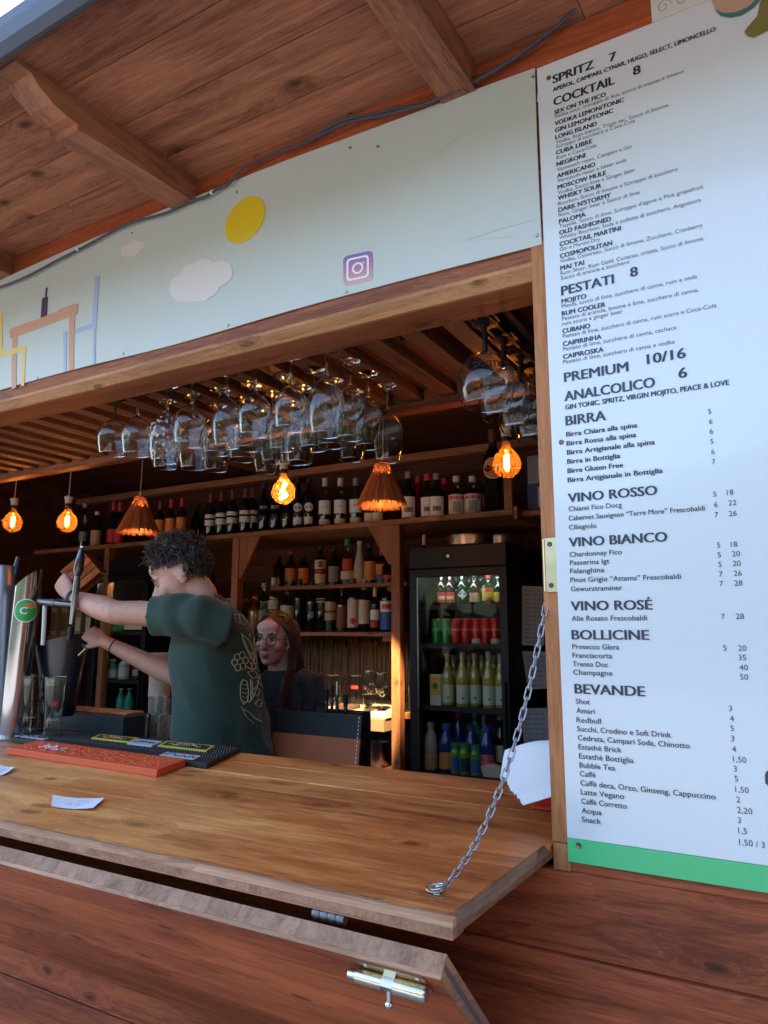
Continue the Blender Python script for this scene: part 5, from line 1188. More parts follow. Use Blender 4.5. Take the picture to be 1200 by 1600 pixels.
t2(399, 932, 'squat', 'amber', 'squat amber bottle nearest the barman on the middle tier', 'tan', [])
t2(413, 912, 'spirit', 'clear', 'clear bottle with a silver cap on the middle tier', 'silver', [(0.2, 0.45, 'grey', 60)])
t2(428, 903, 'gin', 'clear', 'clear bottle with a small cream label above the woman\'s hair', 'white', [(0.42, 0.58, 'cream', 65)])
t2(449, 915, 'squat', 'clear', 'bottle with a square cream label touching the woman\'s hair', 'grey', [(0.10, 0.56, 'cream', 62)])
t2(468, 905, 'spirit', 'dark', 'black unlabelled bottle on the middle tier right of the woman', 'black', [])
t2(487, 909, 'tall', 'dark', 'tall dark bottle with a pale cross mark on the middle tier', 'black', [(0.28, 0.40, 'grey', 25)])
t2(504, 911, 'spirit', 'dark', 'dark bottle with silver neck bands on the middle tier', 'grey', [(0.60, 0.625, 'silver', 80), (0.66, 0.68, 'silver', 80)])
t2(517, 913, 'spirit', 'dark', 'dark bottle with a tan label and black stripe on the middle tier', 'tan', [(0.24, 0.40, 'tan', 70), (0.44, 0.62, 'tan', 70)])
t2(535, 921, 'spirit', 'brown', 'bottle with a large brown label on the middle tier', 'black', [(0.10, 0.58, 'brown', 75)])
t2(552, 904, 'spirit', 'dark', 'bottle with a cream label and red blob on the middle tier', 'brown', [(0.08, 0.60, 'cream', 65)], emblem=('disc', 0.20, 0.020, 'red'))
t2(569, 906, 'wine', 'dark', 'wine bottle with a tall cream label on the middle tier', 'cream', [(0.15, 0.60, 'cream', 65)])
t2(586, 919, 'wine', 'dark', 'slim bottle with a white and red label on the middle tier', 'cream', [(0.10, 0.24, 'red', 65), (0.26, 0.50, 'white', 65)], Y=2.44, sc=0.85)
t2(604, 905, 'spirit', 'navy', 'bottle with a white over blue label by the shelf post', 'green', [(0.04, 0.36, 'blue', 80), (0.37, 0.58, 'white', 80), (0.43, 0.52, 'red', 45)], Y=2.44)
bt = thing('side_ledge', (-1.95, 2.5, 1.76), 'narrow dark ledge between shelf post and fridge', 'shelf')
MB().box((-1.985, 2.40, 1.76), (-1.925, 2.84, 1.78), 0.002).build('ledge_board', W_SHELF, bt)
bottle(o=(-1.957, 2.46, 1.781), h=0.30, kind='wine', glass='dark', label='dark bottle with a tan label in the gap between post and fridge', grp='bottles beside the fridge', cap='silver', bands=[(0.05, 0.45, 'tan', 70)], sc=0.72)

# ================================================================== fridges
def fridge(loc, w, d, h, label, door_split=None):
    """glass fronted fridge, front at loc.y, left-front-bottom corner at loc"""
    x, y, z = loc; t = thing('glass_fridge', (x + w / 2, y + d / 2, z), label, 'fridge')
    T = 0.035
    mb = MB()
    for a, b in (((x, y + 0.04, z + 0.06), (x + T, y + d, z + h)), ((x + w - T, y + 0.04, z + 0.06), (x + w, y + d, z + h)), ((x + T, y + d - T, z + 0.06), (x + w - T, y + d, z + h)),
                 ((x + T, y + 0.04, z + h - 0.14), (x + w - T, y + d - T, z + h)), ((x + T, y + 0.04, z + 0.06), (x + w - T, y + d - T, z + 0.14))): mb.box(a, b, 0.002)
    mb.build('cabinet', M_BLACK, t)
    for a in (x + 0.04, x + w - 0.09): MB().box((a, y + 0.08, z), (a + 0.05, y + d - 0.05, z + 0.06)).build('foot', M_BLACKM, t)
    MB().box((x + T, y + d - T - 0.004, z + 0.14), (x + w - T, y + d - T, z + h - 0.14)).build('liner', mat('fridge_liner', (0.10, 0.10, 0.105), 0.5), t)
    MB().box((x + 0.002, y, z + h - 0.125), (x + w - 0.002, y + 0.038, z + h - 0.002), 0.004).build('header', M_BLACK, t)
    fr = 0.045; z0, z1 = z + 0.08, z + h - 0.13
    mb = MB()
    mb.box((x + 0.002, y, z0), (x + fr, y + 0.036, z1), 0.003); mb.box((x + w - fr, y, z0), (x + w - 0.002, y + 0.036, z1), 0.003)
    mb.box((x + fr, y + 0.001, z1 - fr), (x + w - fr, y + 0.035, z1), 0.003); mb.box((x + fr, y + 0.001, z0), (x + w - fr, y + 0.035, z0 + fr), 0.003)
    dr = mb.build('door', M_BLACK, t)
    MB().box((x + fr, y + 0.016, z0 + fr), (x + w - fr, y + 0.020, z1 - fr)).build('pane', M_DOORG, dr)
    MB().box((x + fr - 0.001, y + 0.005, z0 + fr), (x + fr + 0.006, y + 0.014, z1 - fr)).build('edge_strip', M_STEEL, dr)
    MB().box((x + w - fr + 0.012, y - 0.022, z + h * 0.42), (x + w - fr + 0.026, y - 0.001, z + h * 0.62), 0.003).build('handle', M_BLACK, dr)
    MB().lathe([(0.0, 0.003), (0.010, 0.003), (0.011, 0.0)], (x + w * 0.42, y - 0.0005, z + h - 0.06), 12, Matrix.Rotation(R(90), 3, 'X')).build('lock', M_CHROME, t)
    return t
FX, FY, FZ, FW_, FD, FH = -1.925, 2.2, 0.03, 0.592, 0.60, 1.945
f1 = fridge((FX, FY, FZ), FW_, FD, FH, 'tall black glass door fridge full of cans, wine and juice right of the shelves')
def shelf_in(t, x, w, zs, y0=2.27, d=0.48):
    for z in zs:
        mb = MB()
        for k in range(13): mb.tube([(x + 0.04 + (w - 0.08) * k / 12, y0, z), (x + 0.04 + (w - 0.08) * k / 12, y0 + d, z)], 0.002, 5)
        mb.tube([(x + 0.036, y0, z - 0.003), (x + w - 0.036, y0, z - 0.003)], 0.004, 6); mb.tube([(x + 0.036, y0 + d, z - 0.003), (x + w - 0.036, y0 + d, z - 0.003)], 0.004, 6)
        mb.box((x + 0.036, y0 - 0.008, z - 0.022), (x + w - 0.036, y0 - 0.0045, z + 0.006))
        mb.build('wire_shelf', M_BLACKM, t)
SZ = [aty(700, yy, 2.30).z for yy in (947, 1007, 1104, 1207)]
MB().box((FX + 0.05, 2.252, 1.815), (FX + FW_ - 0.05, 2.268, 1.830)).build('light_strip', emit('added_strip_cool', (0.85, 0.93, 1.0), 4), f1)  # unseen glowing strip added to brighten the fridge's contents
shelf_in(f1, FX, FW_, SZ[:3]); shelf_in(f1, FX, FW_, [SZ[3]])
def fr_(row, px, yt, kind, glass, label, cap, bands, Y=2.34, **kw):
    z = SZ[row] + 0.002
    bottle(kind=kind, glass=glass, label=label, grp='drinks in the tall fridge', cap=cap, bands=bands, **bpx(px, yt, Y, z, **kw))
fr_(0, 690, 897, 'beer', 'brown', 'brown beer bottle with a red label, leftmost on the top fridge shelf', 'red', [(0.10, 0.42, 'red', 60), (0.2, 0.3, 'cream', 40)])
fr_(0, 703, 897, 'beer', 'brown', 'brown beer bottle with red label second on the top fridge shelf', 'red', [(0.10, 0.42, 'red', 60), (0.2, 0.3, 'cream', 40)], Y=2.345)
fr_(0, 722, 896, 'beer', 'green', 'dark bottle with a white diamond label in the fridge', 'black', [], emblem=('diamond', 0.34, 0.030, 'silver'))
fr_(0, 741, 900, 'beer', 'brown', 'bottle with a tan label on the top fridge shelf', 'black', [(0.10, 0.42, 'tan', 65)])
fr_(0, 763, 898, 'squat', 'green', 'bottle with a yellow and red label and red cap in the fridge', 'red', [(0.14, 0.56, 'yellow', 75), (0.42, 0.56, 'red', 28), (0.14, 0.24, 'red', 28)], sc=0.8)
fr_(0, 779, 902, 'beer', 'green', 'bottle with a yellow label at the right edge of the top fridge shelf', 'silver', [(0.10, 0.45, 'yellow', 65)])
for px_, yy in ((668, 905), (713, 903), (733, 905), (751, 903)):
    fr_(0, px_, yy, 'beer', 'green', {668: 'plain dark bottle at the left corner of the top fridge shelf', 713: 'plain dark bottle behind the diamond label bottle', 733: 'plain dark bottle behind the tan label bottle', 751: 'plain dark bottle behind the yellow label bottle'}[px_], 'grey', [], Y=2.55)
G_CAN = 'soft drink cans on the second fridge shelf'
for i, (px_, gl) in enumerate(((682, 'cangreen'), (697, 'cangreen'), (712, 'canred'), (728, 'canred'), (744, 'canred'), (759, 'canred'), (774, 'canred'))):
    p = aty(px_, 967, 2.33); z = SZ[1] + 0.002
    t = bottle((p.x, 2.33, z), 'can', gl, ('%s soft drink can, %s in the row' % ('green' if i < 2 else 'red', ORD[i])), G_CAN, None, [(0.02, 0.22, 'silver', 70)] if i in (4, 6) else [], h=0.142, text=(('Sprite', 0.050, 0.022, 0.52, 'white') if i < 2 else ('Coca-Cola', 0.056, 0.016, 0.52, 'white')), name='drink_can', cat='can')
    MB().lathe([(0.0245, 0.1422), (0.0265, 0.1435), (0.0275, 0.1405), (0.0255, 0.139)], (p.x, 2.33, z), 14).build('rim', M_STEEL, t)
fr_(2, 668, 1040, 'beer', 'clear', 'clear bottle behind the yellow carton in the fridge', 'silver', [], Y=2.45)
q = aty(681, 1054, 2.31); ct = thing('drink_carton', (q.x, 2.33, SZ[2]), 'yellow and green drink carton left of the wine bottles', 'carton')
MB().box((q.x - 0.033, 2.30, SZ[2] + 0.002), (q.x + 0.033, 2.36, q.z), 0.002).build('carton_body', LM('mint'), ct)
MB().box((q.x - 0.0325, 2.2975, SZ[2] + 0.06), (q.x + 0.0325, 2.2995, q.z - 0.01)).build('printed_front', LM('yellow'), ct)
MB().lathe([(0.0, 0.0022), (0.018, 0.002), (0.018, 0.0)], (q.x, 2.2974, SZ[2] + 0.11), 14, Matrix.Rotation(R(90), 3, 'X')).build('printed_leaf', LM('green'), ct)
for i, (px_, yt, Y_) in enumerate(((699, 1022, 2.36), (722, 1020, 2.33), (741, 1021, 2.38), (763, 1019, 2.33), (781, 1022, 2.36))):
    fr_(2, px_, yt, 'flute', 'wwine', ORD[i].capitalize() + ' white wine bottle with a pale mint label in the fridge', 'cream', [(0.06, 0.40, 'mint', 62)], Y=Y_, emblem=('disc', 0.16, 0.006, 'navy'))
for i, px_ in enumerate((709, 733, 753, 771)):
    fr_(2, px_, 1024, 'flute', 'wwine', ORD[i].capitalize() + ' unlabelled looking wine bottle in the rear row of the fridge', 'cream', [], Y=2.52)
fr_(3, 673, 1128, 'juice', 'squeeze', 'pale squeeze bottle with a nozzle at the fridge bottom left', None, [(0.04, 0.42, 'tan', 180)], sc=0.9)
fr_(3, 697, 1131, 'juice', 'blue', 'juice bottle with blue cap and orange label in the fridge bottom', 'blue', [(0.05, 0.40, 'orange', 75)])
fr_(3, 716, 1112, 'juice', 'blue', 'tall blue juice bottle with red cap at the back of the fridge bottom', 'red', [(0.05, 0.3, 'blue', 75)], Y=2.50)
fr_(3, 736, 1133, 'juice', 'blue', 'blue capped juice bottle behind the green jars', 'blue', [(0.05, 0.40, 'teal', 70)], Y=2.44)
fr_(3, 742, 1113, 'spirit', 'teal', 'teal bottle at the back of the fridge bottom', 'teal', [(0.62, 0.8, 'teal', 90)], Y=2.55)
fr_(3, 760, 1133, 'juice', 'blue', 'juice bottle with blue cap and pink label in the fridge bottom', 'blue', [(0.05, 0.42, 'pink', 75)])
fr_(3, 756, 1118, 'flute', 'wwine', 'slim bottle with a pale neck at the back of the fridge bottom', 'cream', [], Y=2.55, sc=0.7)
fr_(3, 781, 1120, 'beer', 'brown', 'brown bottle at the right wall of the fridge bottom', 'cream', [(0.2, 0.5, 'cream', 60)], Y=2.42)
for i, (px_, yt) in enumerate(((712, 1161), (726, 1162), (743, 1164))):
    fr_(3, px_, yt, 'jar', 'lime', ('left', 'middle', 'right')[i] + ' small green juice jar of three in the fridge bottom', 'green', [(0.10, 0.55, ('blue', 'navy', 'blue')[i], 50)], Y=2.29)
q = aty(770, 1205, 2.285); pt = thing('paper_tray', (q.x, 2.29, SZ[3]), 'pale paper tray at the bottom right of the fridge', 'tray')
MB().prism([(-0.045, 0), (0.045, 0), (0.062, 0.055), (-0.062, 0.055)], -0.035, 0.04, lambda u, v, w: (q.x + u, 2.30 + w, SZ[3] + 0.003 + v)).build('tray', mat('kraft_pale', (0.52, 0.48, 0.38), 0.8), pt)
MB().ell((q.x, 2.30, SZ[3] + 0.052), (0.05, 0.035, 0.018), None, 12, 8).build('contents', LM('cream'), pt)
# papers taped to the fridge's side
sx = FX + FW_ + 0.0015
def side_paper(pts, label, lines):
    w = [Vector((sx + c, p.y, p.z)) for p, c in ((Vector((0, (C0.y + (sx - C0.x) / ray(x, y).x * ray(x, y).y), (C0.z + (sx - C0.x) / ray(x, y).x * ray(x, y).z))), cc) for (x, y), cc in pts)]
    o = sum(w, Vector()) / len(w); t = thing('taped_note', o, label, 'paper')
    n = 8; vs = []
    for i in range(n + 1):
        for j in range(n + 1):
            p = bil(w, i / n, j / n); p.x += 0.002 + 0.08 * (i / n) ** 1.2 + 0.006 * (math.sin(j / n * 3.0) ** 2) * (i / n); vs.append(p)
    f = [(i * (n + 1) + j, (i + 1) * (n + 1) + j, (i + 1) * (n + 1) + j + 1, i * (n + 1) + j + 1) for i in range(n) for j in range(n)]
    MB().add(vs, f, True).build('sheet', mat('note_paper', (0.86, 0.87, 0.90), 0.7), t)
    mb = MB()
    for a in range(1, lines):
        for u0, u1 in ((0.12, 0.40), (0.48, 0.66), (0.72, 0.88)):
            v = a / lines; c = [bil(w, u, vv) + Vector((0.0055 + 0.08 * u ** 1.2 + 0.006 * (math.sin(vv * 3.0) ** 2) * u, -0.002, 0)) for u, vv in ((u0, v), (u1, v), (u1, v + 0.35 / lines), (u0, v + 0.35 / lines))]; mb.sheet(c)
    mb.build('faint_writing', mat('note_ink', (0.62, 0.64, 0.70), 0.7), t)
    return t
side_paper((((815, 915), 0), ((826, 917), 0), ((828, 1009), 0), ((815, 1008), 0)), 'long white paper list taped highest on the fridge side', 14)
side_paper((((815, 1017), 0), ((831, 1018), 0), ((838, 1074), 0.02), ((824, 1078), 0)), 'curled white sheet with columns taped in the middle of the fridge side', 8)
side_paper((((812, 1107), 0), ((832, 1105), 0), ((835, 1160), 0), ((818, 1160), 0)), 'white sheet taped lowest on the fridge side behind the napkins', 7)
# steel pots on the fridge
for i, (px_, Y_, r_) in enumerate(((737, 2.42, 0.155), (826, 2.55, 0.17))):
    x = aty(px_, 840, Y_).x; z = FZ + FH + 0.001
    if i: x = -1.50; 
    t = thing('steel_pan', (x, Y_, z), ('brushed steel pan on the fridge under the shelf', 'second steel pan behind the first at the fridge corner')[i], 'pan', 'steel pans on the fridge')
    MB().lathe([(0.0, 0.0), (r_ - 0.01, 0.0), (r_, 0.012), (r_, 0.062), (r_ + 0.006, 0.064), (r_ + 0.006, 0.067), (r_ - 0.004, 0.066), (r_ - 0.006, 0.012), (0.0, 0.008)], (x, Y_, z), 36).build('pan_body', M_STEEL, t)
    MB().tube([(x - r_ - 0.002, Y_ - 0.03, z + 0.045), (x - r_ - 0.03, Y_ - 0.02, z + 0.05), (x - r_ - 0.03, Y_ + 0.02, z + 0.05), (x - r_ - 0.002, Y_ + 0.03, z + 0.045)], 0.004, 8).build('handle', M_STEEL, t)
# second fridge on the left, behind the taps
f2 = fridge((-4.62, 2.16, 0.03), 0.60, 0.60, 2.0, 'black glass door fridge half hidden behind the barman\'s arms')
MB().box((-4.56, 2.215, 1.868), (-4.08, 2.235, 1.886)).build('light_strip', emit('fridge_strip', (1.0, 0.85, 0.55), 5), f2)
SL = [aty(190, yy, 2.25).z for yy in (988, 1062, 1112)]
shelf_in(f2, -4.62, 0.60, SL, 2.22)
MB().box((-4.575, 2.30, SL[0] + 0.02), (-4.06, 2.31, SL[0] + 0.22)).build('pale_back_panel', mat('fridge_back_panel', (0.60, 0.56, 0.38), 0.5, 0, 0.4, 4), f2)
for px_, yt, row, kind, gl, lab, cap, bd in ((185, 948, 0, 'squat', 'cangreen', 'green drum shaped can in the left fridge', 'silver', [(0.1, 0.5, 'green', 90)]), (195, 1025, 1, 'spirit', 'frost', 'bottle with white label standing in the left fridge', 'white', [(0.1, 0.5, 'white', 70)]), (176, 1030, 1, 'juice', 'teal', 'pale green bottle on the middle shelf of the left fridge', 'mint', [(0.05, 0.5, 'mint', 80)]),
                                             (190, 1076, 2, 'beer', 'teal', 'teal bottle in the left fridge, outer one', 'gold', [(0.1, 0.55, 'teal', 85)]), (203, 1076, 2, 'beer', 'teal', 'teal bottle in the left fridge, inner one', 'gold', [(0.1, 0.55, 'teal', 85)]), (216, 1030, 1, 'wine', 'dark', 'dark wine bottle in the left fridge behind the arm', 'red', [(0.2, 0.5, 'cream', 60)])):
    bottle(kind=kind, glass=gl, label=lab, grp='drinks in the left fridge', cap=cap, bands=bd, **bpx(px_, yt, 2.27, SL[row] + 0.004))

# ================================================================== on the back worktop
def upglass(name, loc, prof, label, cat, grp, m=None, extra=None):
    t = thing(name, loc, label, cat, grp); MB().lathe(hollow(prof, 0.0012), loc, 28).build('glass', m or M_GLASS, t); ring_torus(prof[-1][0], prof[-1][1], loc).build('rim', M_RIM, t)
    if extra: MB().lathe(extra[0], loc, 20).build(extra[2], extra[1], t)
    return t
ZW = 1.0388
G_W = 'glasses on the back worktop'
pint = [(0.0, 0.0), (0.028, 0.0), (0.030, 0.01), (0.033, 0.08), (0.040, 0.15), (0.0415, 0.185)]
tumb = [(0.0, 0.0), (0.032, 0.0), (0.034, 0.006), (0.042, 0.095)]
wup = [(0.0, 0.0), (0.034, 0.001), (0.034, 0.003), (0.006, 0.010), (0.0045, 0.03), (0.0045, 0.075), (0.014, 0.085), (0.034, 0.100), (0.046, 0.130), (0.046, 0.165), (0.038, 0.215)]
M_WINE = mat('white_wine', (0.62, 0.45, 0.12), 0.1, 0, 0.1); M_LEMON = mat('pale_drink', (0.55, 0.35, 0.10), 0.15)
for px_, Y_, pr, lab, ex in ((517, 2.34, pint, 'tall beer glass leftmost on the lit worktop', None), (528, 2.40, pint, 'tall beer glass second on the lit worktop', None), (556, 2.40, pint, 'tall beer glass with red mark beside the wine glasses', None),
                             (577, 2.42, wup, 'wine glass standing behind the tumbler on the worktop', None), (577, 2.22, tumb, 'short tumbler with an amber rest on the worktop', ([(0.0, 0.004), (0.031, 0.004), (0.034, 0.018), (0.0, 0.018)], M_LEMON, 'drink')),
                             (597, 2.26, wup, 'stemmed glass of white wine near the shelf post', ([(0.0, 0.084), (0.030, 0.100), (0.0440, 0.130), (0.0, 0.130)], M_WINE, 'drink'))):
    x = aty(px_, 1105, Y_).x
    t = upglass('drinking_glass', (x, Y_, ZW), pr, lab, 'glass', G_W, None, ex)
    if pr is pint and px_ > 520: MB().lathe([(0.0375, 0.105), (0.0395, 0.125)], (x, Y_, ZW), 12, None, True, R(-110), R(-40)).build('red_mark', LM('red'), t)
x = aty(632, 1100, 2.3).x
upglass('drinking_glass', (x, 2.30, ZW), [(0.0, 0.0), (0.03, 0.0), (0.032, 0.01), (0.032, 0.13), (0.012, 0.16), (0.012, 0.19)], 'glass bottle standing between post and fridge on the worktop end', 'glass', G_W)
x = aty(545, 1110, 2.24).x; t = thing('coaster_stack', (x, 2.24, ZW), 'dark stack of coasters on the lit worktop', 'coasters')
mb = MB()
for k in range(4): mb.box((x - 0.055 + 0.003 * (k % 2), 2.20, ZW + 0.006 * k), (x + 0.05 + 0.002 * (k % 3), 2.29, ZW + 0.006 * k + 0.005), 0.001)
mb.build('coasters', mat('coaster_brown', (0.09, 0.06, 0.045), 0.7), t)
x = aty(497, 1090, 2.25).x; t = thing('folded_card', (x, 2.25, ZW), 'pale folded card standing on the lit worktop', 'card')
MB().prism([(-0.03, 0), (0.0, 0.006), (0.0, 0.0075), (-0.03, 0.0015)], 0, 0.15, lambda u, v, w: (x + u, 2.25 + v, ZW + w)).build('card', M_PAPER, t)
# cardboard box below the worktop
a, b = aty(558, 1124, 2.12), aty(611, 1146, 2.12)
t = thing('cardboard_box', ((a.x + b.x) / 2, 2.3, b.z), 'pale cardboard box tucked under the lit worktop', 'box')
MB().box((a.x, 2.14, b.z), (-2.06, 2.40, 1.0035), 0.002).build('box_body', mat('cardboard', (0.24, 0.17, 0.10), 0.8, 0, 0.08, 20), t)
st_ = thing('low_shelf', (-2.4, 2.4, 0.85), 'low dark shelf with steel tins under the worktop', 'shelf')
MB().box((-3.19, 2.2, 0.70), (-2.06, 2.80, 0.72), 0.002).build('board', W_BACK, st_)
for k, px_ in enumerate((565, 592)):
    x = aty(px_, 1185, 2.3).x; tt = thing('steel_tin', (x, 2.3, 0.7205), ('steel tin on the low shelf under the worktop, outer one', 'steel tin on the low shelf under the worktop, by the post')[k], 'tin', 'steel tins under the worktop')
    MB().lathe([(0.0, 0.0), (0.055, 0.0), (0.057, 0.004), (0.057, 0.13), (0.059, 0.135), (0.055, 0.135), (0.054, 0.006), (0.0, 0.005)], (x, 2.3, 0.7205), 24).build('tin_body', M_STEEL, tt)

# stitched leather tub in front of the worktop
tb = thing('leather_tub', (-1.62, 0.97, 0.60), 'brown and black stitched leather bar tub standing behind the counter', 'tub')
TYF = 0.90
ta, tb_, tc2 = aty(432, 1142, TYF), aty(560, 1142, TYF), aty(562, 1122, TYF)
TL0, TR0, ZB0, ZT0 = ta.x - 0.02, tb_.x, 0.62, tc2.z + 0.01
ZM0 = ta.z - 0.005
def tubside(y0, y1, zt, z0, m, name, xl, xr0, xr1):
    return MB().prism([(xl, z0), (xr0, z0), (xr1, zt), (xl, zt)], y0, y1, lambda u, v, w: (u, w, v), 0.0).build(name, m, tb)
def xr_at(z): return TR0 - 0.035 + 0.05 * (z - ZB0) / (ZT0 - ZB0)
M_LEA = mat('brown_leather', (0.40, 0.105, 0.036), 0.5, 0, 0.15, 20, bump=0.1); M_LEB = mat('black_leather', (0.018, 0.016, 0.016), 0.5, 0, 0.2, 20, bump=0.1)
tubside(TYF, TYF + 0.012, ZM0, ZB0, M_LEA, 'brown_front', TL0, xr_at(ZB0), xr_at(ZM0)); tubside(TYF + 0.001, TYF + 0.011, ZT0, ZM0 + 0.001, M_LEB, 'black_band', TL0, xr_at(ZM0), xr_at(ZT0))
MB().box((TL0, TYF + 0.13, ZB0), (TR0 - 0.03, TYF + 0.142, ZT0)).build('back_side', M_LEB, tb)
for x in (TL0, TR0 - 0.045): MB().box((x, TYF + 0.0125, ZB0), (x + 0.010, TYF + 0.1295, ZT0)).build('end_side', M_LEB, tb)
MB().box((TL0 + 0.011, TYF + 0.0125, ZB0 + 0.005), (TR0 - 0.046, TYF + 0.1295, ZB0 + 0.02)).build('bottom', M_LEB, tb)
MB().box((TL0 + 0.05, TYF + 0.03, 0.03), (TR0 - 0.08, TYF + 0.11, ZB0 - 0.0005)).build('stand', M_BLACKM, tb)
mb = MB()
for k in range(24):
    z = 0.88 + 0.0145 * k
    if z < ZT0 - 0.01: mb.box((xr_at(z) - 0.012, TYF - 0.0018, z), (xr_at(z) - 0.0095, TYF - 0.0002, z + 0.008))
mb.build('white_stitching', M_PAPER, tb)
for k, (px_, yt, r_) in enumerate(((510, 1078, 0.017), (519, 1074, 0.012), (527, 1066, 0.011), (540, 1086, 0.015), (470, 1094, 0.015), (490, 1097, 0.013))):
    p = aty(px_, yt, 0.97); zb_ = ZB0 + 0.0205; h = p.z - zb_
    t = thing('bar_bottle', (p.x, 0.97, zb_), ('square black bottle leaning in the tub', 'black speed pourer bottle in the tub', 'slim dark bottle standing tallest in the tub', 'dark bottle at the right end of the tub', 'low black bottle at the left of the tub', 'black jar top showing in the middle of the tub')[k], 'bottle', 'dark bottles standing in the leather tub')
    MB().lathe([(0.0, 0.0), (r_, 0.0), (r_ + 0.002, 0.006), (r_, h * 0.80), (r_ * 0.55, h * 0.88), (r_ * 0.5, h * 0.99), (r_ * 0.58, h), (0.0, h)], (p.x, 0.97, zb_), 16).build('bottle_body', GL['dark'], t)
    MB().lathe([(r_ * 0.6, h * 0.93), (r_ * 0.62, h * 1.004), (0.0, h * 1.006)], (p.x, 0.97, zb_), 12).build('pourer', M_BLACK if k != 2 else M_STEEL, t)

# ================================================================== tap tower, beer glasses, things on the left of the counter
ZC = 1.0815
YT = 0.33
tw = thing('tap_tower', aty(17, 1150, YT), 'tilted chrome beer tap tower with slanted top and a green round badge', 'beer tap')
b0, b1 = Vector((aty(18, 1150, YT).x, YT, ZC)), aty(46, 905, YT)
ax_ = (b1 - b0).normalized(); r_ = 0.050
Mx = Matrix((ax_.orthogonal().normalized(), ax_.cross(ax_.orthogonal().normalized()), ax_)).transposed()
L_ = (b1 - b0).length
mb = MB(); n = 32; rings = []
tow_right = (RT - ax_ * RT.dot(ax_)).normalized(); tow_back = ax_.cross(tow_right)
def cyl(rad, l0, l1, slant=0.0):
    out = []
    for l, sl in ((l0, 0.0), (l1, slant)):
        out.append([b0 + ax_ * (l + sl * math.cos(2 * math.pi * k / n)) + tow_right * (rad * math.cos(2 * math.pi * k / n)) + tow_back * (rad * math.sin(2 * math.pi * k / n)) for k in range(n)])
    return out
MB().loft(cyl(r_, 0.0, L_, 0.045)).build('column', M_CHROME, tw)
MB().loft([[v + ax_ * 0.0006 for v in cyl(r_ * 0.93, L_ - 0.002, L_, 0.042)[1]], [v + ax_ * 0.003 for v in cyl(r_ * 0.93, L_ - 0.002, L_, 0.042)[1]]]).build('top_plate', M_BLACK, tw)
MB().loft(cyl(0.085, 0.0, 0.012)).build('base_flange', M_CHROME, tw)
# badge on the side facing the camera
def onsurf(u, v, lift): # u along circumference (right +), v along axis
    a0 = math.atan2((C0 - b1).dot(tow_back), (C0 - b1).dot(tow_right)); a = a0 + u / r_ * (1 if True else -1)
    return b0 + ax_ * v + tow_right * ((r_ + lift) * math.cos(a)) + tow_back * ((r_ + lift) * math.sin(a))
sgn = 1 if (onsurf(0.01, 0.5, 0) - onsurf(0, 0.5, 0)).dot(RT) > 0 else -1
vb_ = L_ - 0.125
def disc(rad, lift, u0=0.0, v0=0.0, sx=1.0):
    m2 = MB(); pts = [onsurf(sgn * u0, vb_ + v0, lift)] 
    rings2 = []
    for q in range(1, 5):
        rings2.append([onsurf(sgn * (u0 + sx * rad * q / 4 * math.cos(t)), vb_ + v0 + rad * q / 4 * math.sin(t), lift) for t in [2 * math.pi * k / 28 for k in range(28)]])
    m2.add([pts[0]] + rings2[0], [(0, 1 + k, 1 + (k + 1) % 28) for k in range(28)]); m2.loft(rings2, True, False); return m2
disc(0.046, 0.001, 0.0).build('badge_rim', M_PAPER, tw)
disc(0.0425, 0.002, 0.0).build('green_badge', mat('badge_green', (0.03, 0.30, 0.06), 0.3), tw)
mb = MB(); put_bold(mb, 'C', 0.024, 0.026, lambda u, v, k: onsurf(sgn * (u - 0.020), vb_ + v - 0.013, 0.003 + 0.0003 * k), 0.0012); mb.build('badge_letter', M_PAPER, tw)
disc(0.012, 0.0028, 0.016, 0.020, 1.6).build('badge_leaf', LM('orange'), tw)
# tap arm, spout and handle
arm0, arm1 = aty(62, 940, YT), aty(118, 945, YT - 0.02)
mb = MB().tube([arm0, arm0.lerp(arm1, 0.5), arm1], [0.014, 0.016, 0.012], 14); mb.ell(arm0.lerp(arm1, 0.48), (0.022, 0.020, 0.018)); mb.build('tap_arm', mat('dark_chrome', (0.10, 0.10, 0.11), 0.22, 0.9), tw)
MB().tube([aty(70, 946, YT), aty(69, 975, YT), aty(67, 1008, YT)], 0.0085, 10).build('spout', mat('white_nozzle', (0.50, 0.50, 0.48), 0.4), tw)
hb0, hb1, hb2, hb3 = aty(112, 975, YT - 0.03), aty(118, 930, YT - 0.03), aty(121, 900, YT - 0.03), aty(128, 858, YT - 0.03)
MB().tube([hb0, hb0.lerp(hb1, 0.5), hb1, hb1.lerp(hb2, 0.6), hb2], [0.009, 0.011, 0.013, 0.012, 0.010], 14).build('handle_base', mat('smoky_chrome', (0.22, 0.22, 0.23), 0.22, 0.95), tw)
MB().tube([hb2, hb2.lerp(hb3, 0.25), hb2.lerp(hb3, 0.7), hb3], [0.013, 0.019, 0.015, 0.010], 14).build('tap_handle', mat('handle_black', (0.010, 0.010, 0.013), 0.22, coat=0.5), tw)
MB().ell(hb3 + Vector((0.002, 0, 0.008)), 0.009, None, 12, 8).build('handle_knob', M_CHROME, tw)
MB().tube([aty(111, 980, YT - 0.03), aty(109, 1000, YT - 0.03)], 0.010, 12).build('lower_nozzle', M_BLACK, tw)
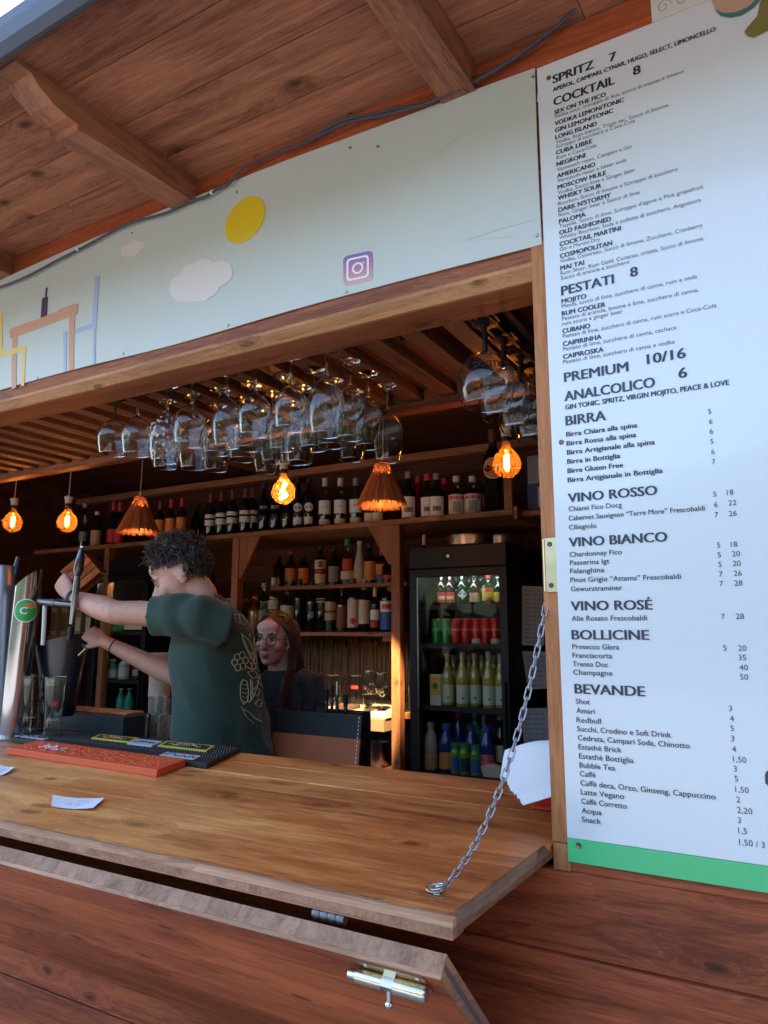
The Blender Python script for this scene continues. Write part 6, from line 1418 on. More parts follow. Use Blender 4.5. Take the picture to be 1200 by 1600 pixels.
# second tower cut by the picture's edge
t2_ = thing('tap_tower', aty(-4, 1150, 0.30), 'grey tap tower with navy handle cut off by the left edge', 'beer tap')
c0_, c1_ = Vector((aty(-12, 1150, 0.30).x, 0.30, ZC)), aty(2, 885, 0.30)
MB().tube([c0_, c1_ - (c1_ - c0_) * 0.06, c1_], [0.055, 0.055, 0.045], 28).build('column', mat('satin_grey', (0.36, 0.36, 0.37), 0.35, 0.7), t2_)
MB().tube([aty(19, 925, 0.34), aty(23, 900, 0.34), aty(29, 870, 0.34)], [0.010, 0.016, 0.009], 12).build('tap_handle', mat('handle_navy', (0.012, 0.014, 0.05), 0.25, coat=0.4), t2_)
MB().tube([aty(5, 950, 0.32), aty(17, 942, 0.335), aty(19, 924, 0.34)], 0.011, 10).build('tap_arm', M_CHROME, t2_)
# drip tray and tall beer glasses
dt = thing('drip_tray', (-2.7, 0.36, ZC), 'dark drip tray under the tall beer glasses', 'drip tray')
MB().box((-3.3, 0.30, ZC), (-2.50, 0.50, ZC + 0.012), 0.002).build('tray', M_BLACK, dt)
MB().box((-3.28, 0.31, ZC + 0.0122), (-2.51, 0.49, ZC + 0.018)).build('grid', M_STEEL, dt)
bgp = [(0.0, 0.0), (0.033, 0.0), (0.034, 0.012), (0.0315, 0.03), (0.033, 0.10), (0.0385, 0.19), (0.041, 0.222)]
for i, (px_, Y_) in enumerate(((-2, 0.345), (45, 0.36), (82, 0.36), (60, 0.44), (20, 0.44))):
    x = aty(px_, 1135, Y_).x; o = Vector((x, Y_, ZC + 0.0185))
    t = upglass('beer_glass', o, bgp, ('tall beer glass with red star cut by the left edge', 'tall beer glass with green tinted rim in front of the tower foot', 'tall beer glass with red star at the right end of the tray', 'tall beer glass behind the two front ones, showing its red star', 'tall beer glass hidden behind the tower side row')[i], 'beer glass', 'tall beer glasses by the tap', M_GLASSG)
    f_ = math.atan2(C0.y - o.y, C0.x - o.x)
    if i in (0, 2, 3):
        st = []
        for k in range(10):
            rr_ = 0.016 if k % 2 == 0 else 0.007; a = math.pi / 2 + math.pi * k / 5; st.append((rr_ * math.cos(a), rr_ * math.sin(a)))
        mb = MB(); wq = lambda u, v: o + Vector((0.0362 * math.cos(f_ + u / 0.036), 0.0362 * math.sin(f_ + u / 0.036), 0.125 + v))
        mb.add([wq(0, 0)] + [wq(*p) for p in st], [(0, 1 + k, 1 + (k + 1) % 10) for k in range(10)]); mb.build('red_star', LM('red'), t)
    MB().lathe([(0.0385, 0.190), (0.0404, 0.214)], o, 24).build('green_rim_tint', thin_glass('green_rim', (0.80, 0.94, 0.84), 0.5, 0.05), t)
    mb = MB(); mb.tube([o + Vector((0.0345 * math.cos(f_ + k * 0.12 - 0.6), 0.0345 * math.sin(f_ + k * 0.12 - 0.6), 0.065 + 0.004 * math.sin(k * 2.4))) for k in range(11)], 0.0008, 4); mb.build('etched_script', LM('white'), t)
# black box behind the mats
t = thing('black_crate', (-2.3, 0.62, 0.95), 'low black bar crate with a wooden lid edge behind the mats', 'crate')
a, b = aty(95, 1130, 0.62), aty(212, 1118, 0.62)
MB().box((a.x, 0.56, 1.0), (b.x, 0.70, b.z), 0.004).build('crate_body', mat('crate_black', (0.014, 0.020, 0.022), 0.5), t)
MB().box((a.x + 0.02, 0.60, b.z + 0.0005), (b.x - 0.03, 0.69, b.z + 0.010), 0.002).build('wooden_lid', W_POST, t)
MB().box((a.x + 0.05, 0.57, 0.05), (b.x - 0.05, 0.69, 0.9995)).build('plinth', M_BLACKM, t)
# stacked plastic shot cups and paper cups
M_CUP = thin_glass('plastic_cup', (0.80, 0.78, 0.76), 0.8, 0.12, 0.15)
for i, (px_, yt, yb, Y_) in enumerate(((228, 1118, 1148, 0.66), (240, 1088, 1150, 0.72), (254, 1088, 1150, 0.72), (268, 1090, 1150, 0.72), (262, 1118, 1152, 0.62), (246, 1118, 1152, 0.62))):
    a, b = aty(px_, yt, Y_), aty(px_, yb, Y_); o = Vector((a.x, Y_, 0.98)); nst = max(2, int((a.z - 0.98) / 0.035))
    t = thing('shot_cup_stack', o, ('single short plastic cup stack by the crate', 'tall plastic shot cup stack, left of the rear three', 'tall plastic shot cup stack, middle of the rear three', 'tall plastic shot cup stack touching the green shirt', 'short plastic cup stack in front, beside the shirt', 'short plastic cup stack in front, left one')[i], 'cups', 'stacked plastic shot cups by the barman')
    mb = MB()
    for k in range(nst):
        z = (a.z - 0.98) * k / nst; mb.lathe([(0.015, z), (0.0155, z + 0.004), (0.0205, z + (a.z - 0.98) / nst), (0.022, z + (a.z - 0.98) / nst + 0.001)], o, 16)
    mb.build('cups', M_CUP, t)
cst = thing('cup_shelf', (-2.2, 0.70, 0.95), 'narrow ledge behind the counter holding cup stacks', 'shelf')
MB().box((-2.24, 0.585, 0.955), (-1.98, 0.78, 0.979)).build('board', W_BACK, cst)
a = aty(252, 1020, 0.82); o = Vector((a.x, 0.82, 0.98)); t = thing('paper_cup_stack', o, 'tall stack of beige paper cups behind the barman\'s forearm', 'cups')
mb = MB(); hh = a.z - 0.98
mb.lathe([(0.040, 0.0), (0.044, hh * 0.55), (0.047, hh * 0.56), (0.046, hh * 0.60), (0.048, hh * 0.98), (0.050, hh), (0.0, hh)], o, 26); mb.build('cups', mat('paper_cup', (0.46, 0.38, 0.28), 0.7), t)
MB().box((a.x - 0.06, 0.78, 0.955), (a.x + 0.06, 0.90, 0.9795)).build('cup_plinth', W_BACK, t)
# orange squeeze bottle
a = aty(162, 1092, 0.75); o = Vector((a.x, 0.75, 0.96)); t = thing('squeeze_bottle', o, 'orange squeeze bottle with bent spout beside the left fridge', 'squeeze bottle')
MB().lathe([(0.0, 0.0), (0.026, 0.0), (0.028, 0.01), (0.028, 0.10), (0.022, 0.125), (0.0, 0.13)], o, 18).build('bottle_body', mat('orange_squeeze', (0.60, 0.07, 0.015), 0.4), t)
MB().tube([o + Vector((0, 0, 0.12)), o + Vector((-0.004, 0, 0.145)), o + Vector((-0.022, -0.016, 0.168))], [0.014, 0.012, 0.011], 12).build('spout', mat('orange_squeeze', (0.6, 0.07, 0.015), 0.4), t)
MB().box((o.x - 0.05, 0.71, 0.80), (o.x + 0.12, 0.80, 0.9595)).build('stand', W_BACK, t)
# wooden crate tilted behind the raised hand
p = aty(126, 893, 1.7); t = thing('tilted_crate', p, 'slatted wooden box hanging tilted behind the raised fist', 'box')
Mr = Matrix.Rotation(R(30), 3, 'Z') @ Matrix.Rotation(R(-42), 3, 'Y')
mb = MB()
for k in range(4): mb.obox(p + Mr @ Vector((0, 0, 0.07 - 0.047 * k)), (0.20, 0.02, 0.042), Mr, 0.002)
mb.build('slats', W_POST, t)
mb = MB()
for sgn_ in (-1, 1): mb.obox(p + Mr @ Vector((sgn_ * 0.09, 0.07, 0)), (0.015, 0.118, 0.185), Mr, 0.002)
mb.obox(p + Mr @ Vector((0, 0.135, 0)), (0.20, 0.01, 0.185), Mr, 0.002)
mb.build('box_sides', W_POST, t)
# packs and bottles on the left shelf
for i, px_ in enumerate((75, 92, 108, 130, 146)):
    a = aty(px_, 948 if i < 3 else 955, 2.40); zb = aty(px_, 992, 2.40).z
    t = thing('paper_pack', (a.x, 2.4, zb), '%s from left of the tan packs on the shelf behind the taps' % ORD[i].capitalize(), 'pack', 'tan packs on the shelf behind the taps')
    MB().box((a.x - 0.035, 2.36, zb), (a.x + 0.035, 2.46, a.z), 0.006).build('pack_body', mat('tan_pack', (0.36, 0.22, 0.11), 0.75, 0, 0.15, 20), t)
    MB().box((a.x - 0.030, 2.357, zb + 0.03), (a.x + 0.03, 2.359, a.z - 0.05)).build('pack_label', LM('cream' if i > 2 else 'brown'), t)
zb = aty(100, 992, 2.40).z
t = thing('left_lower_shelf', (-5, 2.5, zb - 0.03), 'dark shelf below the tan packs at the left', 'shelf'); MB().box((X0 + 0.05, 2.33, zb - 0.03), (-4.66, 2.84, zb - 0.001), 0.002).build('board', W_SHELF, t)
for i, px_ in enumerate((2, 10, 18, 26)):
    bottle(kind='beer', glass='gold', label='%s of four small golden bottles lined up at the far left' % ORD[i].capitalize(), grp='golden bottles on the left shelf', cap='gold', bands=[(0.15, 0.5, 'orange', 70)], **bpx(px_, 856, 2.36, 1.7215))

# ================================================================== people
def finish(ob, voxel, smooth=3, fn=None):
    """grow the overlapping volumes together into one continuous skin and keep the result as a plain mesh"""
    m = ob.modifiers.new('skin', 'REMESH'); m.mode = 'VOXEL'; m.voxel_size = voxel; m.use_smooth_shade = True
    if smooth: sm = ob.modifiers.new('smooth', 'SMOOTH'); sm.factor = 0.5; sm.iterations = smooth
    dg = bpy.context.evaluated_depsgraph_get(); dg.update()
    me = bpy.data.meshes.new_from_object(ob.evaluated_get(dg)); ob.modifiers.clear()
    if fn:
        nr = [v.normal.copy() for v in me.vertices]; off = WL(ob)
        for v, n in zip(me.vertices, nr): v.co += n * fn(v.co + off, n)
    old = ob.data
    for q in old.materials:
        if not me.materials: me.materials.append(q)
    me.name = ob.name; ob.data = me; me.polygons.foreach_set('use_smooth', [True] * len(me.polygons)); me.update()
    return ob
def limb(mb, pts, rad, n=14):
    mb.tube(pts, rad, n); 
    for p, r in ((pts[0], rad[0]), (pts[-1], rad[-1])): mb.ell(p, r if not hasattr(r, '__len__') else min(r), None, 12, 8)
def hand(mb, wrist, M, curl, side=1, thumb=(0.55, 0.75, -0.35), s=1.0, spread=0.0):
    """M columns: x towards the fingertips, y towards the thumb, z out of the back of the hand"""
    w = Vector(wrist); T = lambda x, y, z: w + M @ (Vector((x, y * side, z)) * s)
    rings = []
    for x, hw, ht in ((-0.01, 0.026, 0.020), (0.015, 0.031, 0.018), (0.045, 0.040, 0.017), (0.075, 0.042, 0.015), (0.094, 0.039, 0.012)):
        rings.append([T(x, hw * math.cos(a), ht * math.sin(a)) for a in [2 * math.pi * k / 14 for k in range(14)]])
    mb.loft(rings)
    for k, (y, ls) in enumerate(((0.030, (0.042, 0.026, 0.021)), (0.010, (0.046, 0.030, 0.022)), (-0.011, (0.043, 0.028, 0.021)), (-0.030, (0.034, 0.021, 0.018)))):
        p = Vector((0.088, y, 0.0)); a = 0; pts = [p.copy() - Vector((0.012, 0, 0)), p.copy()]
        for l, c in zip(ls, curl[k]):
            a += R(c); p = p + Vector((math.cos(a) * l, spread * y * l * 6, -math.sin(a) * l)); pts.append(p.copy())
        limb(mb, [T(*q) for q in pts], [0.0100 * s, 0.0098 * s, 0.0092 * s, 0.0082 * s, 0.0070 * s], 8)
    d = Vector(thumb).normalized(); p = Vector((0.022, 0.026, -0.006)); pts = [p]
    for l, k in ((0.040, 0.0), (0.032, 0.35), (0.026, 0.7)):
        dd = (d + Vector((0.5, -0.5, -0.3)) * k).normalized(); p = p + dd * l; pts.append(p)
    limb(mb, [T(*q) for q in pts], [0.0135 * s, 0.0115 * s, 0.0100 * s, 0.0080 * s], 8)
def head(mb, c, M, s=1.0, fem=False):
    T = lambda x, y, z: Vector(c) + M @ (Vector((x, y, z)) * s)
    E_ = lambda p, r: mb.ell(T(*p), [q * s for q in r], M, 18, 12)
    E_((-0.012, 0, 0.035), (0.100, 0.077, 0.095)); E_((0.030, 0, -0.015), (0.066, 0.064, 0.075)); E_((0.030, 0, -0.060), (0.058, 0.052 if fem else 0.056, 0.050))
    E_((0.066, 0, -0.098), (0.022, 0.022, 0.018)); E_((0.040, 0, -0.085), (0.045, 0.040, 0.026))
    E_((0.080, 0, 0.024), (0.018, 0.050, 0.013)); E_((0.070, 0, 0.055), (0.030, 0.055, 0.035))
    mb.tube([T(0.088, 0, 0.014), T(0.100, 0, -0.010), T(0.113, 0, -0.030)], [0.007 * s, 0.010 * s, 0.013 * s], 10); E_((0.108, 0, -0.034), (0.013, 0.015, 0.010))
    for sg in (-1, 1):
        E_((0.102, 0.012 * sg, -0.038), (0.009, 0.008, 0.007)); E_((0.068, 0.044 * sg, -0.030), (0.022, 0.020, 0.022))
        E_((-0.012, 0.079 * sg, -0.008), (0.020, 0.009, 0.032)); E_((-0.018, 0.083 * sg, 0.002), (0.014, 0.008, 0.022))
    E_((0.091, 0, -0.062), (0.011, 0.022, 0.006)); E_((0.090, 0, -0.073), (0.011, 0.019, 0.007))
    return T
def eyes(parent, T, M, s, iris):
    for sg in (-1, 1):
        p = T(0.079, 0.031 * sg, 0.001)
        e = MB().ell(p, [0.010 * s, 0.013 * s, 0.0085 * s], M, 14, 10).build('eye', mat('eye_white', (0.30, 0.27, 0.25), 0.25), parent)
        MB().ell(T(0.0865, 0.031 * sg, 0.001), [0.0035 * s, 0.0075 * s, 0.0072 * s], M, 12, 8).build('iris', mat('iris', (0.03, 0.018, 0.01), 0.2), e)
        MB().tube([T(0.086, 0.046 * sg, 0.008), T(0.092, 0.034 * sg, 0.0115), T(0.0915, 0.020 * sg, 0.006)], 0.0022 * s, 6).build('eyelid', iris, e)
        MB().tube([T(0.085, 0.052 * sg, 0.022), T(0.096, 0.036 * sg, 0.029), T(0.097, 0.014 * sg, 0.024)], [0.002 * s, 0.0035 * s, 0.003 * s], 6).build('eyebrow', M_HAIRM, parent)

# ---- the barman: seen from behind his left side, left arm out to the tap, right hand tilting a dark jug
mc = lambda px, py, d=2.75: atd(px, py, d)
def ctr_at(px, z):      # point of the barman's body axis at height z
    y = 800 + F_PX * math.tan(math.atan2(185, F_PX)) - (z - 1.5) * F_PX / 2.75
    p = mc(px, y); return Vector((p.x, p.y, z))
hipc = ctr_at(352, 0.95); chest = ctr_at(338, 1.36); neckb = ctr_at(320, 1.60)
def tring(c, lat, dep, tilt=0.0, n=28):
    """horizontal body ring: lat along y, dep along x"""
    out = []
    for k in range(n):
        a = 2 * math.pi * k / n; ca, sa = math.cos(a), math.sin(a)
        out.append(Vector((c[0] + dep * math.copysign(abs(ca) ** 0.85, ca), c[1] + lat * math.copysign(abs(sa) ** 0.85, sa), c[2] + tilt * ca)))
    return out
SL_, SR_ = mc(303, 962, 2.58), Vector((-2.03, 0.82, 1.46))
EL, WLf, FLf = mc(180, 957, 2.62), mc(113, 934, 2.78), mc(92, 905, 2.82)
ER, WRt = mc(292, 1066, 2.86), mc(166, 1004, 2.93)
hd = Vector((-0.74, -0.56, -0.42)).normalized(); MH = basis(hd, (0.05, 0.05, 1)); hc = mc(283, 902, 2.67)
body = MB()
def tr(px, z, lat, dep):
    c = ctr_at(px, z); return tring((c.x, c.y, z), lat, dep)
body.loft([tr(352, 0.86, 0.165, 0.12), tr(351, 1.0, 0.16, 0.115), tr(342, 1.25, 0.155, 0.105), tr(336, 1.44, 0.15, 0.10), tr(326, 1.54, 0.12, 0.08), tr(318, 1.60, 0.07, 0.062)])
limb(body, [SL_ + Vector((0.02, 0.05, 0.0)), SL_.lerp(EL, 0.5), EL, EL.lerp(WLf, 0.3), EL.lerp(WLf, 0.7), WLf], [0.054, 0.048, 0.044, 0.047, 0.037, 0.028])
limb(body, [SR_, SR_.lerp(ER, 0.5), ER, ER.lerp(WRt, 0.3), ER.lerp(WRt, 0.7), WRt], [0.052, 0.046, 0.042, 0.044, 0.034, 0.026])
body.tube([Vector((neckb.x + 0.005, neckb.y, 1.55)), hc + MH @ Vector((-0.045, 0, -0.09)), hc + MH @ Vector((-0.03, 0, -0.02))], [0.066, 0.058, 0.056], 16)
TH = head(body, hc, MH)
# left fist: fingers closed round the tap lever, thumb wrapped over them
fx = (FLf - WLf).normalized(); bz = (-RT * 0.35 - FW * 0.9).normalized(); bz = (bz - fx * bz.dot(fx)).normalized(); MF = Matrix((fx, bz.cross(fx), bz)).transposed()
hand(body, WLf + fx * 0.006, MF, [(72, 88, 60), (76, 90, 60), (80, 92, 62), (84, 94, 64)], 1, (0.75, 0.35, -0.6), 1.02)
# right hand pinching the jug's rim
gx = (mc(141, 990, 2.955) - WRt).normalized(); gz = (UP * 0.75 - FW * 0.5).normalized(); gz = (gz - gx * gz.dot(gx)).normalized(); MG = Matrix((gx, gz.cross(gx), gz)).transposed()
hand(body, WRt + gx * 0.006, MG, [(30, 45, 30), (38, 50, 34), (46, 54, 36), (52, 56, 38)], 1, (0.8, 0.35, -0.5), 1.0)
for sg in (-1, 1):
    limb(body, [Vector((hipc.x, hipc.y + 0.085 * sg, 0.90)), Vector((hipc.x - 0.02, hipc.y + 0.095 * sg, 0.50)), Vector((hipc.x + 0.02, hipc.y + 0.10 * sg, 0.12))], [0.082, 0.056, 0.042])
    body.ell((hipc.x - 0.05, hipc.y + 0.10 * sg, 0.075), (0.13, 0.045, 0.04))
man = body.build('person', M_SKIN, None, (hipc.x, hipc.y, 0.031))
tag(man, 'curly haired barman in a dark green printed T-shirt reaching for the tap', 'person')
finish(man, 0.0055, 4)
# T-shirt
tsb = MB()
tsb.loft([tr(354, 0.80, 0.222, 0.158), tr(353, 0.92, 0.220, 0.158), tr(351, 1.05, 0.212, 0.154), tr(345, 1.18, 0.200, 0.146), tr(339, 1.31, 0.190, 0.137), tr(336, 1.42, 0.183, 0.130), tr(334, 1.50, 0.172, 0.120), tr(327, 1.56, 0.135, 0.100), tr(321, 1.605, 0.092, 0.080), tr(317, 1.640, 0.068, 0.062)])
sl_end = mc(236, 961, 2.60)
tsb.tube([SL_ + Vector((0.06, 0.10, -0.03)), SL_ + Vector((0.01, 0.01, 0.0)), SL_.lerp(sl_end, 0.55), sl_end + Vector((0, 0, -0.004))], [(0.080, 0.085), (0.078, 0.086), (0.070, 0.081), (0.062, 0.075)], 22)
sr_end = SR_.lerp(ER, 0.55)
tsb.tube([SR_ + Vector((0.03, -0.08, 0.0)), SR_, SR_.lerp(sr_end, 0.6), sr_end], [0.085, 0.085, 0.082, 0.080], 22)
shirt = tsb.build('t_shirt', M_SHIRT, man)
def folds(p, n):
    f = 0.0
    a = (p.z - 1.0) * 9 + (p.y - 0.4) * 13 + (p.x + 1.9) * 7
    low = max(0.0, min(1.0, (1.42 - p.z) / 0.25))
    f += 0.019 * low * (0.5 - abs(math.sin(a * 1.9 + 2.6 * noise.noise(p * 4.0)))) * max(0.0, 0.55 + 1.1 * noise.noise(p * 3.6 + Vector((4, 1, 2))))
    f += 0.010 * noise.noise(Vector((p.x * 5, p.y * 5, p.z * 9)))
    d = (p - SL_).length
    if d < 0.26: f += 0.0065 * math.sin(46 * (p.x + 0.4 * p.z) + 4 * noise.noise(p * 6)) * (1 - d / 0.26)
    return f
finish(shirt, 0.008, 5, folds)
# gold line drawing on the back of the shirt
dgm = bmesh.new(); dgm.from_mesh(shirt.data); bvh = BVHTree.FromBMesh(dgm); so = WL(shirt)
def on_shirt(px, py):
    h = bvh.ray_cast(C0 - so, ray(px, py).normalized()); 
    return (h[0] + so + h[1] * 0.0022) if h[0] else None
def mirrored(p):
    q = Vector((p.x + 0.6, 2 * (chest.y + 0.02) - p.y, p.z)); h = bvh.ray_cast(q - so, Vector((-1, 0, 0)))
    return (h[0] + so + h[1] * 0.0022) if h[0] else None
pr_mb = MB()
def art(pts, w=0.0021, closed=False):
    if closed: pts = pts + [pts[0]]
    fine = []
    for a, b in zip(pts, pts[1:]): fine += [(a[0] + (b[0] - a[0]) * k / 3, a[1] + (b[1] - a[1]) * k / 3) for k in range(3)]
    fine.append(pts[-1]); P = [on_shirt(*q) for q in fine]
    P = [p for p in P if p is not None]
    if len(P) > 2:
        pr_mb.tube(P, w, 5)
        Q = [mirrored(p) for p in P if chest.y + 0.02 - p.y > 0.02]; Q = [q for q in Q if q is not None]
        if len(Q) > 2: pr_mb.tube(Q, w, 5)
art([(382, 977), (368, 972), (366, 960), (380, 962)]); art([(373, 961), (375, 974)])
art([(377, 990), (381, 1006), (389, 1024), (397, 1036), (395, 1016), (388, 1000)], closed=True); art([(381, 1000), (388, 1018), (394, 1030)], 0.0015)
art([(399, 985), (396, 1002), (400, 1030), (405, 1010), (404, 990)], closed=True)
for cx, cy in ((370, 1027), (378, 1024), (383, 1032), (379, 1041), (371, 1043), (366, 1035)):
    art([(cx + 4.5 * math.cos(t), cy + 5.5 * math.sin(t)) for t in [k * math.pi / 4 for k in range(8)]], 0.0018, True)
art([(383, 1040), (392, 1047), (400, 1044), (408, 1052)]); art([(386, 1050), (394, 1060), (403, 1058), (398, 1049)], 0.0019, True)
art([(375, 1070), (379, 1062), (385, 1064), (388, 1080), (386, 1096), (380, 1101), (375, 1090)], closed=True)
for k in range(5): art([(377 + 0.5 * k, 1068 + 6.5 * k), (382, 1071 + 6.5 * k), (386, 1069 + 6.5 * k)], 0.0014)
art([(388, 1098), (396, 1088), (402, 1070), (405, 1056)]); art([(392, 1080), (399, 1074), (406, 1078), (402, 1088)], closed=True); art([(398, 1100), (404, 1092), (409, 1096), (406, 1106)], closed=True)
art([(380, 1108), (390, 1114), (398, 1122), (408, 1128)]); art([(376, 1104), (384, 1120), (396, 1130)], 0.0015); art([(400, 1064), (408, 1070), (412, 1082)]); art([(401, 1040), (408, 1034), (411, 1022)])
pr_mb.build('gold_print', M_GOLD, shirt); dgm.free()
# sleeve hem, wristbands, trousers
MB().loft([tring((hipc.x, hipc.y, 0.90), 0.172, 0.132), tring((hipc.x, hipc.y, 0.78), 0.180, 0.138)]).merge(MB().tube([Vector((hipc.x, hipc.y - 0.088, 0.84)), Vector((hipc.x - 0.02, hipc.y - 0.098, 0.50)), Vector((hipc.x + 0.02, hipc.y - 0.10, 0.10))], [0.100, 0.078, 0.066], 16)).merge(MB().tube([Vector((hipc.x, hipc.y + 0.088, 0.84)), Vector((hipc.x - 0.02, hipc.y + 0.098, 0.50)), Vector((hipc.x + 0.02, hipc.y + 0.10, 0.10))], [0.100, 0.078, 0.066], 16)).build('trousers', M_TROUS, man)
def band(c, ax, r, w, name, m):
    ax = ax.normalized(); M = basis(ax.orthogonal(), ax); return MB().lathe([(r, -w / 2), (r + 0.0025, -w / 2 + 0.002), (r + 0.0025, w / 2 - 0.002), (r, w / 2)], c, 22, M).build(name, m, man)
band(WLf.lerp(EL, 0.06), EL - WLf, 0.0345, 0.016, 'wristband', mat('band_navy', (0.012, 0.014, 0.03), 0.6))
band(WRt.lerp(ER, 0.10), ER - WRt, 0.0345, 0.005, 'bracelet', M_BLACK)
eyes(man, TH, MH, 1.0, M_SKIN)
# curly hair: a close cap with several hundred curls on top, short at the sides
def hair_zone(d):   # d: direction from the skull centre in head space
    x, y, z = d
    if z > 0.62: return True
    if z > 0.18 and x < 0.72: return True
    if x < -0.25 and z > -0.55: return True
    return False
hr = MB(); rr = random.Random(21); sc = TH(-0.012, 0, 0.037)
cap_ = MB().ell(sc, (0.106, 0.084, 0.100), MH, 26, 18)
keep = []
for f in cap_.f:
    d = MH.transposed() @ ((sum((cap_.v[i] for i in f), Vector()) / len(f)) - sc); d = Vector((d.x / 0.106, d.y / 0.084, d.z / 0.1))
    if hair_zone(d) or (d.x < 0.35 and d.x > -0.5 and d.z > -0.02 and abs(d.y) > 0.5): keep.append(f)
MB().add(cap_.v, keep, True).build('short_hair', mat('hair_short', (0.040, 0.032, 0.028), 0.75, 0, 0.4, 160, bump=0.4), man)
cnt = 0
while cnt < 1000:
    d = Vector((rr.gauss(0, 1), rr.gauss(0, 1), rr.gauss(0, 1))).normalized()
    if not hair_zone(d) : continue
    if d.z < 0.22 and d.x > -0.30: continue
    cnt += 1
    lift = 0.004 + 0.022 * max(0, d.z + 0.25) * rr.random(); p0 = sc + MH @ Vector((d.x * 0.104, d.y * 0.082, d.z * 0.098)); n = (MH @ d).normalized()
    t1 = n.orthogonal().normalized(); t1 = Matrix.Rotation(rr.uniform(0, 6.28), 3, n) @ t1; t2 = n.cross(t1)
    rc = rr.uniform(0.009, 0.023); turns = rr.uniform(0.45, 1.25); m = 11; pts = []
    for k in range(m):
        a = turns * 2 * math.pi * k / (m - 1); pts.append(p0 + n * (lift * k / (m - 1) * 2 + 0.002 + rc * 0.5 * math.sin(a)) + t1 * (rc * math.cos(a) - rc) + t2 * (rr.uniform(0.010, 0.024) * k / (m - 1)))
    hr.tube(pts, [0.0021 * (1 - 0.7 * k / (m - 1)) + 0.0004 for k in range(m)], 4)
hr.build('curly_hair', M_HAIRM, man)

# dark jug held tilted under the tap
ja, jb = mc(98, 1000, 2.97), mc(92, 1120, 2.90)
jx = (ja - jb); jl = jx.length; jx.normalize()
jg = thing('tilted_jug', jb, 'dark tapered jug held tilted under the tap by the barman', 'jug')
side = (RT - jx * RT.dot(jx)).normalized(); dep = jx.cross(side)
def jring(l, r, sl=0.0): return [jb + jx * (l + sl * math.cos(2 * math.pi * k / 28)) + side * (r * math.cos(2 * math.pi * k / 28)) + dep * (r * 0.8 * math.sin(2 * math.pi * k / 28)) for k in range(28)]
mb = MB().loft([jring(0.0, 0.055), jring(0.01, 0.062), jring(jl * 0.55, 0.085), jring(jl * 0.98, 0.112, 0.018), jring(jl, 0.114, 0.022), jring(jl * 0.99, 0.109, 0.020), jring(0.03, 0.055)])
mb.build('jug_body', mat('jug_black', (0.010, 0.012, 0.018), 0.3, 0, 0.15, coat=0.2), jg)
mb = MB().tube([mc(128, 1005, 2.94), mc(133, 1014, 2.92), mc(124, 1024, 2.92), mc(117, 1018, 2.93)], 0.006, 8); mb.build('brass_clip', M_BRASS, jg)

# ---- the woman: glasses, long hair, black top, looking out past the barman
gf = Vector((0.20, -1.0, 0.02)).normalized(); MW = basis(gf); gc = atd(429, 1000, 3.2)
gx0, gy0 = gc.x + 0.0, gc.y + 0.06
gb = MB()
def wring(z, lat, dep, dx=0.0, dy=0.0, n=24): return [Vector((gx0 + dx + lat * math.cos(a), gy0 + dy + dep * math.sin(a), z)) for a in [2 * math.pi * k / n for k in range(n)]]
gb.loft([wring(0.74, 0.155, 0.11), wring(0.90, 0.135, 0.095), wring(1.05, 0.130, 0.095), wring(1.18, 0.145, 0.10), wring(1.28, 0.13, 0.075), wring(1.33, 0.055, 0.05)])
gb.tube([Vector((gx0, gy0 + 0.0, 1.28)), gc + MW @ Vector((-0.035, 0, -0.08)), gc + MW @ Vector((-0.02, 0, 0))], [0.055, 0.048, 0.048], 14)
TW = head(gb, gc, MW, 0.97, True)
for sg in (-1, 1):
    sh_, el_, wr_ = Vector((gx0 + 0.165 * sg, gy0 + 0.01, 1.275)), Vector((gx0 + 0.215 * sg, gy0 - 0.01, 1.03)), Vector((gx0 + 0.10 * sg, gy0 - 0.23, 1.00))
    limb(gb, [sh_ - Vector((0.05 * sg, 0, 0)), sh_, sh_.lerp(el_, 0.5), el_, el_.lerp(wr_, 0.4), wr_], [0.05, 0.046, 0.040, 0.036, 0.036, 0.024])
    ax2 = (wr_ - el_).normalized(); MHd = Matrix((ax2, Vector((0, 0, 1)).cross(ax2).normalized() * 1.0, Vector((0, 0, 1)))).transposed()
    hand(gb, wr_, MHd, [(25, 35, 25), (28, 38, 26), (32, 40, 28), (36, 42, 30)], -sg, (0.6, 0.6, -0.3), 0.88)
    limb(gb, [Vector((gx0 + 0.075 * sg, gy0, 0.80)), Vector((gx0 + 0.085 * sg, gy0 - 0.04, 0.45)), Vector((gx0 + 0.085 * sg, gy0 + 0.01, 0.11))], [0.078, 0.052, 0.038])
    gb.ell((gx0 + 0.085 * sg, gy0 - 0.05, 0.07), (0.042, 0.12, 0.038))
girl = gb.build('person', M_SKIN2, None, (gx0, gy0, 0.031))
tag(girl, 'long haired woman with round glasses and a black top behind the barman', 'person')
finish(girl, 0.0055, 4)
tb_ = MB().loft([wring(0.78, 0.172, 0.128), wring(0.92, 0.155, 0.115), wring(1.06, 0.150, 0.115), wring(1.19, 0.163, 0.118), wring(1.275, 0.15, 0.092), wring(1.325, 0.075, 0.068)])
for sg in (-1, 1):
    sh_, el_ = Vector((gx0 + 0.165 * sg, gy0 + 0.01, 1.275)), Vector((gx0 + 0.215 * sg, gy0 - 0.01, 1.03)); wr_ = Vector((gx0 + 0.10 * sg, gy0 - 0.23, 1.00))
    tb_.tube([sh_ - Vector((0.06 * sg, 0, 0.0)), sh_, sh_.lerp(el_, 0.5), el_, el_.lerp(wr_, 0.55)], [0.062, 0.060, 0.055, 0.052, 0.044], 16); tb_.ell(el_, 0.052)
tp = tb_.build('black_top', M_TOPB, girl); finish(tp, 0.008, 4, lambda p, n: 0.004 * noise.noise(p * 9))
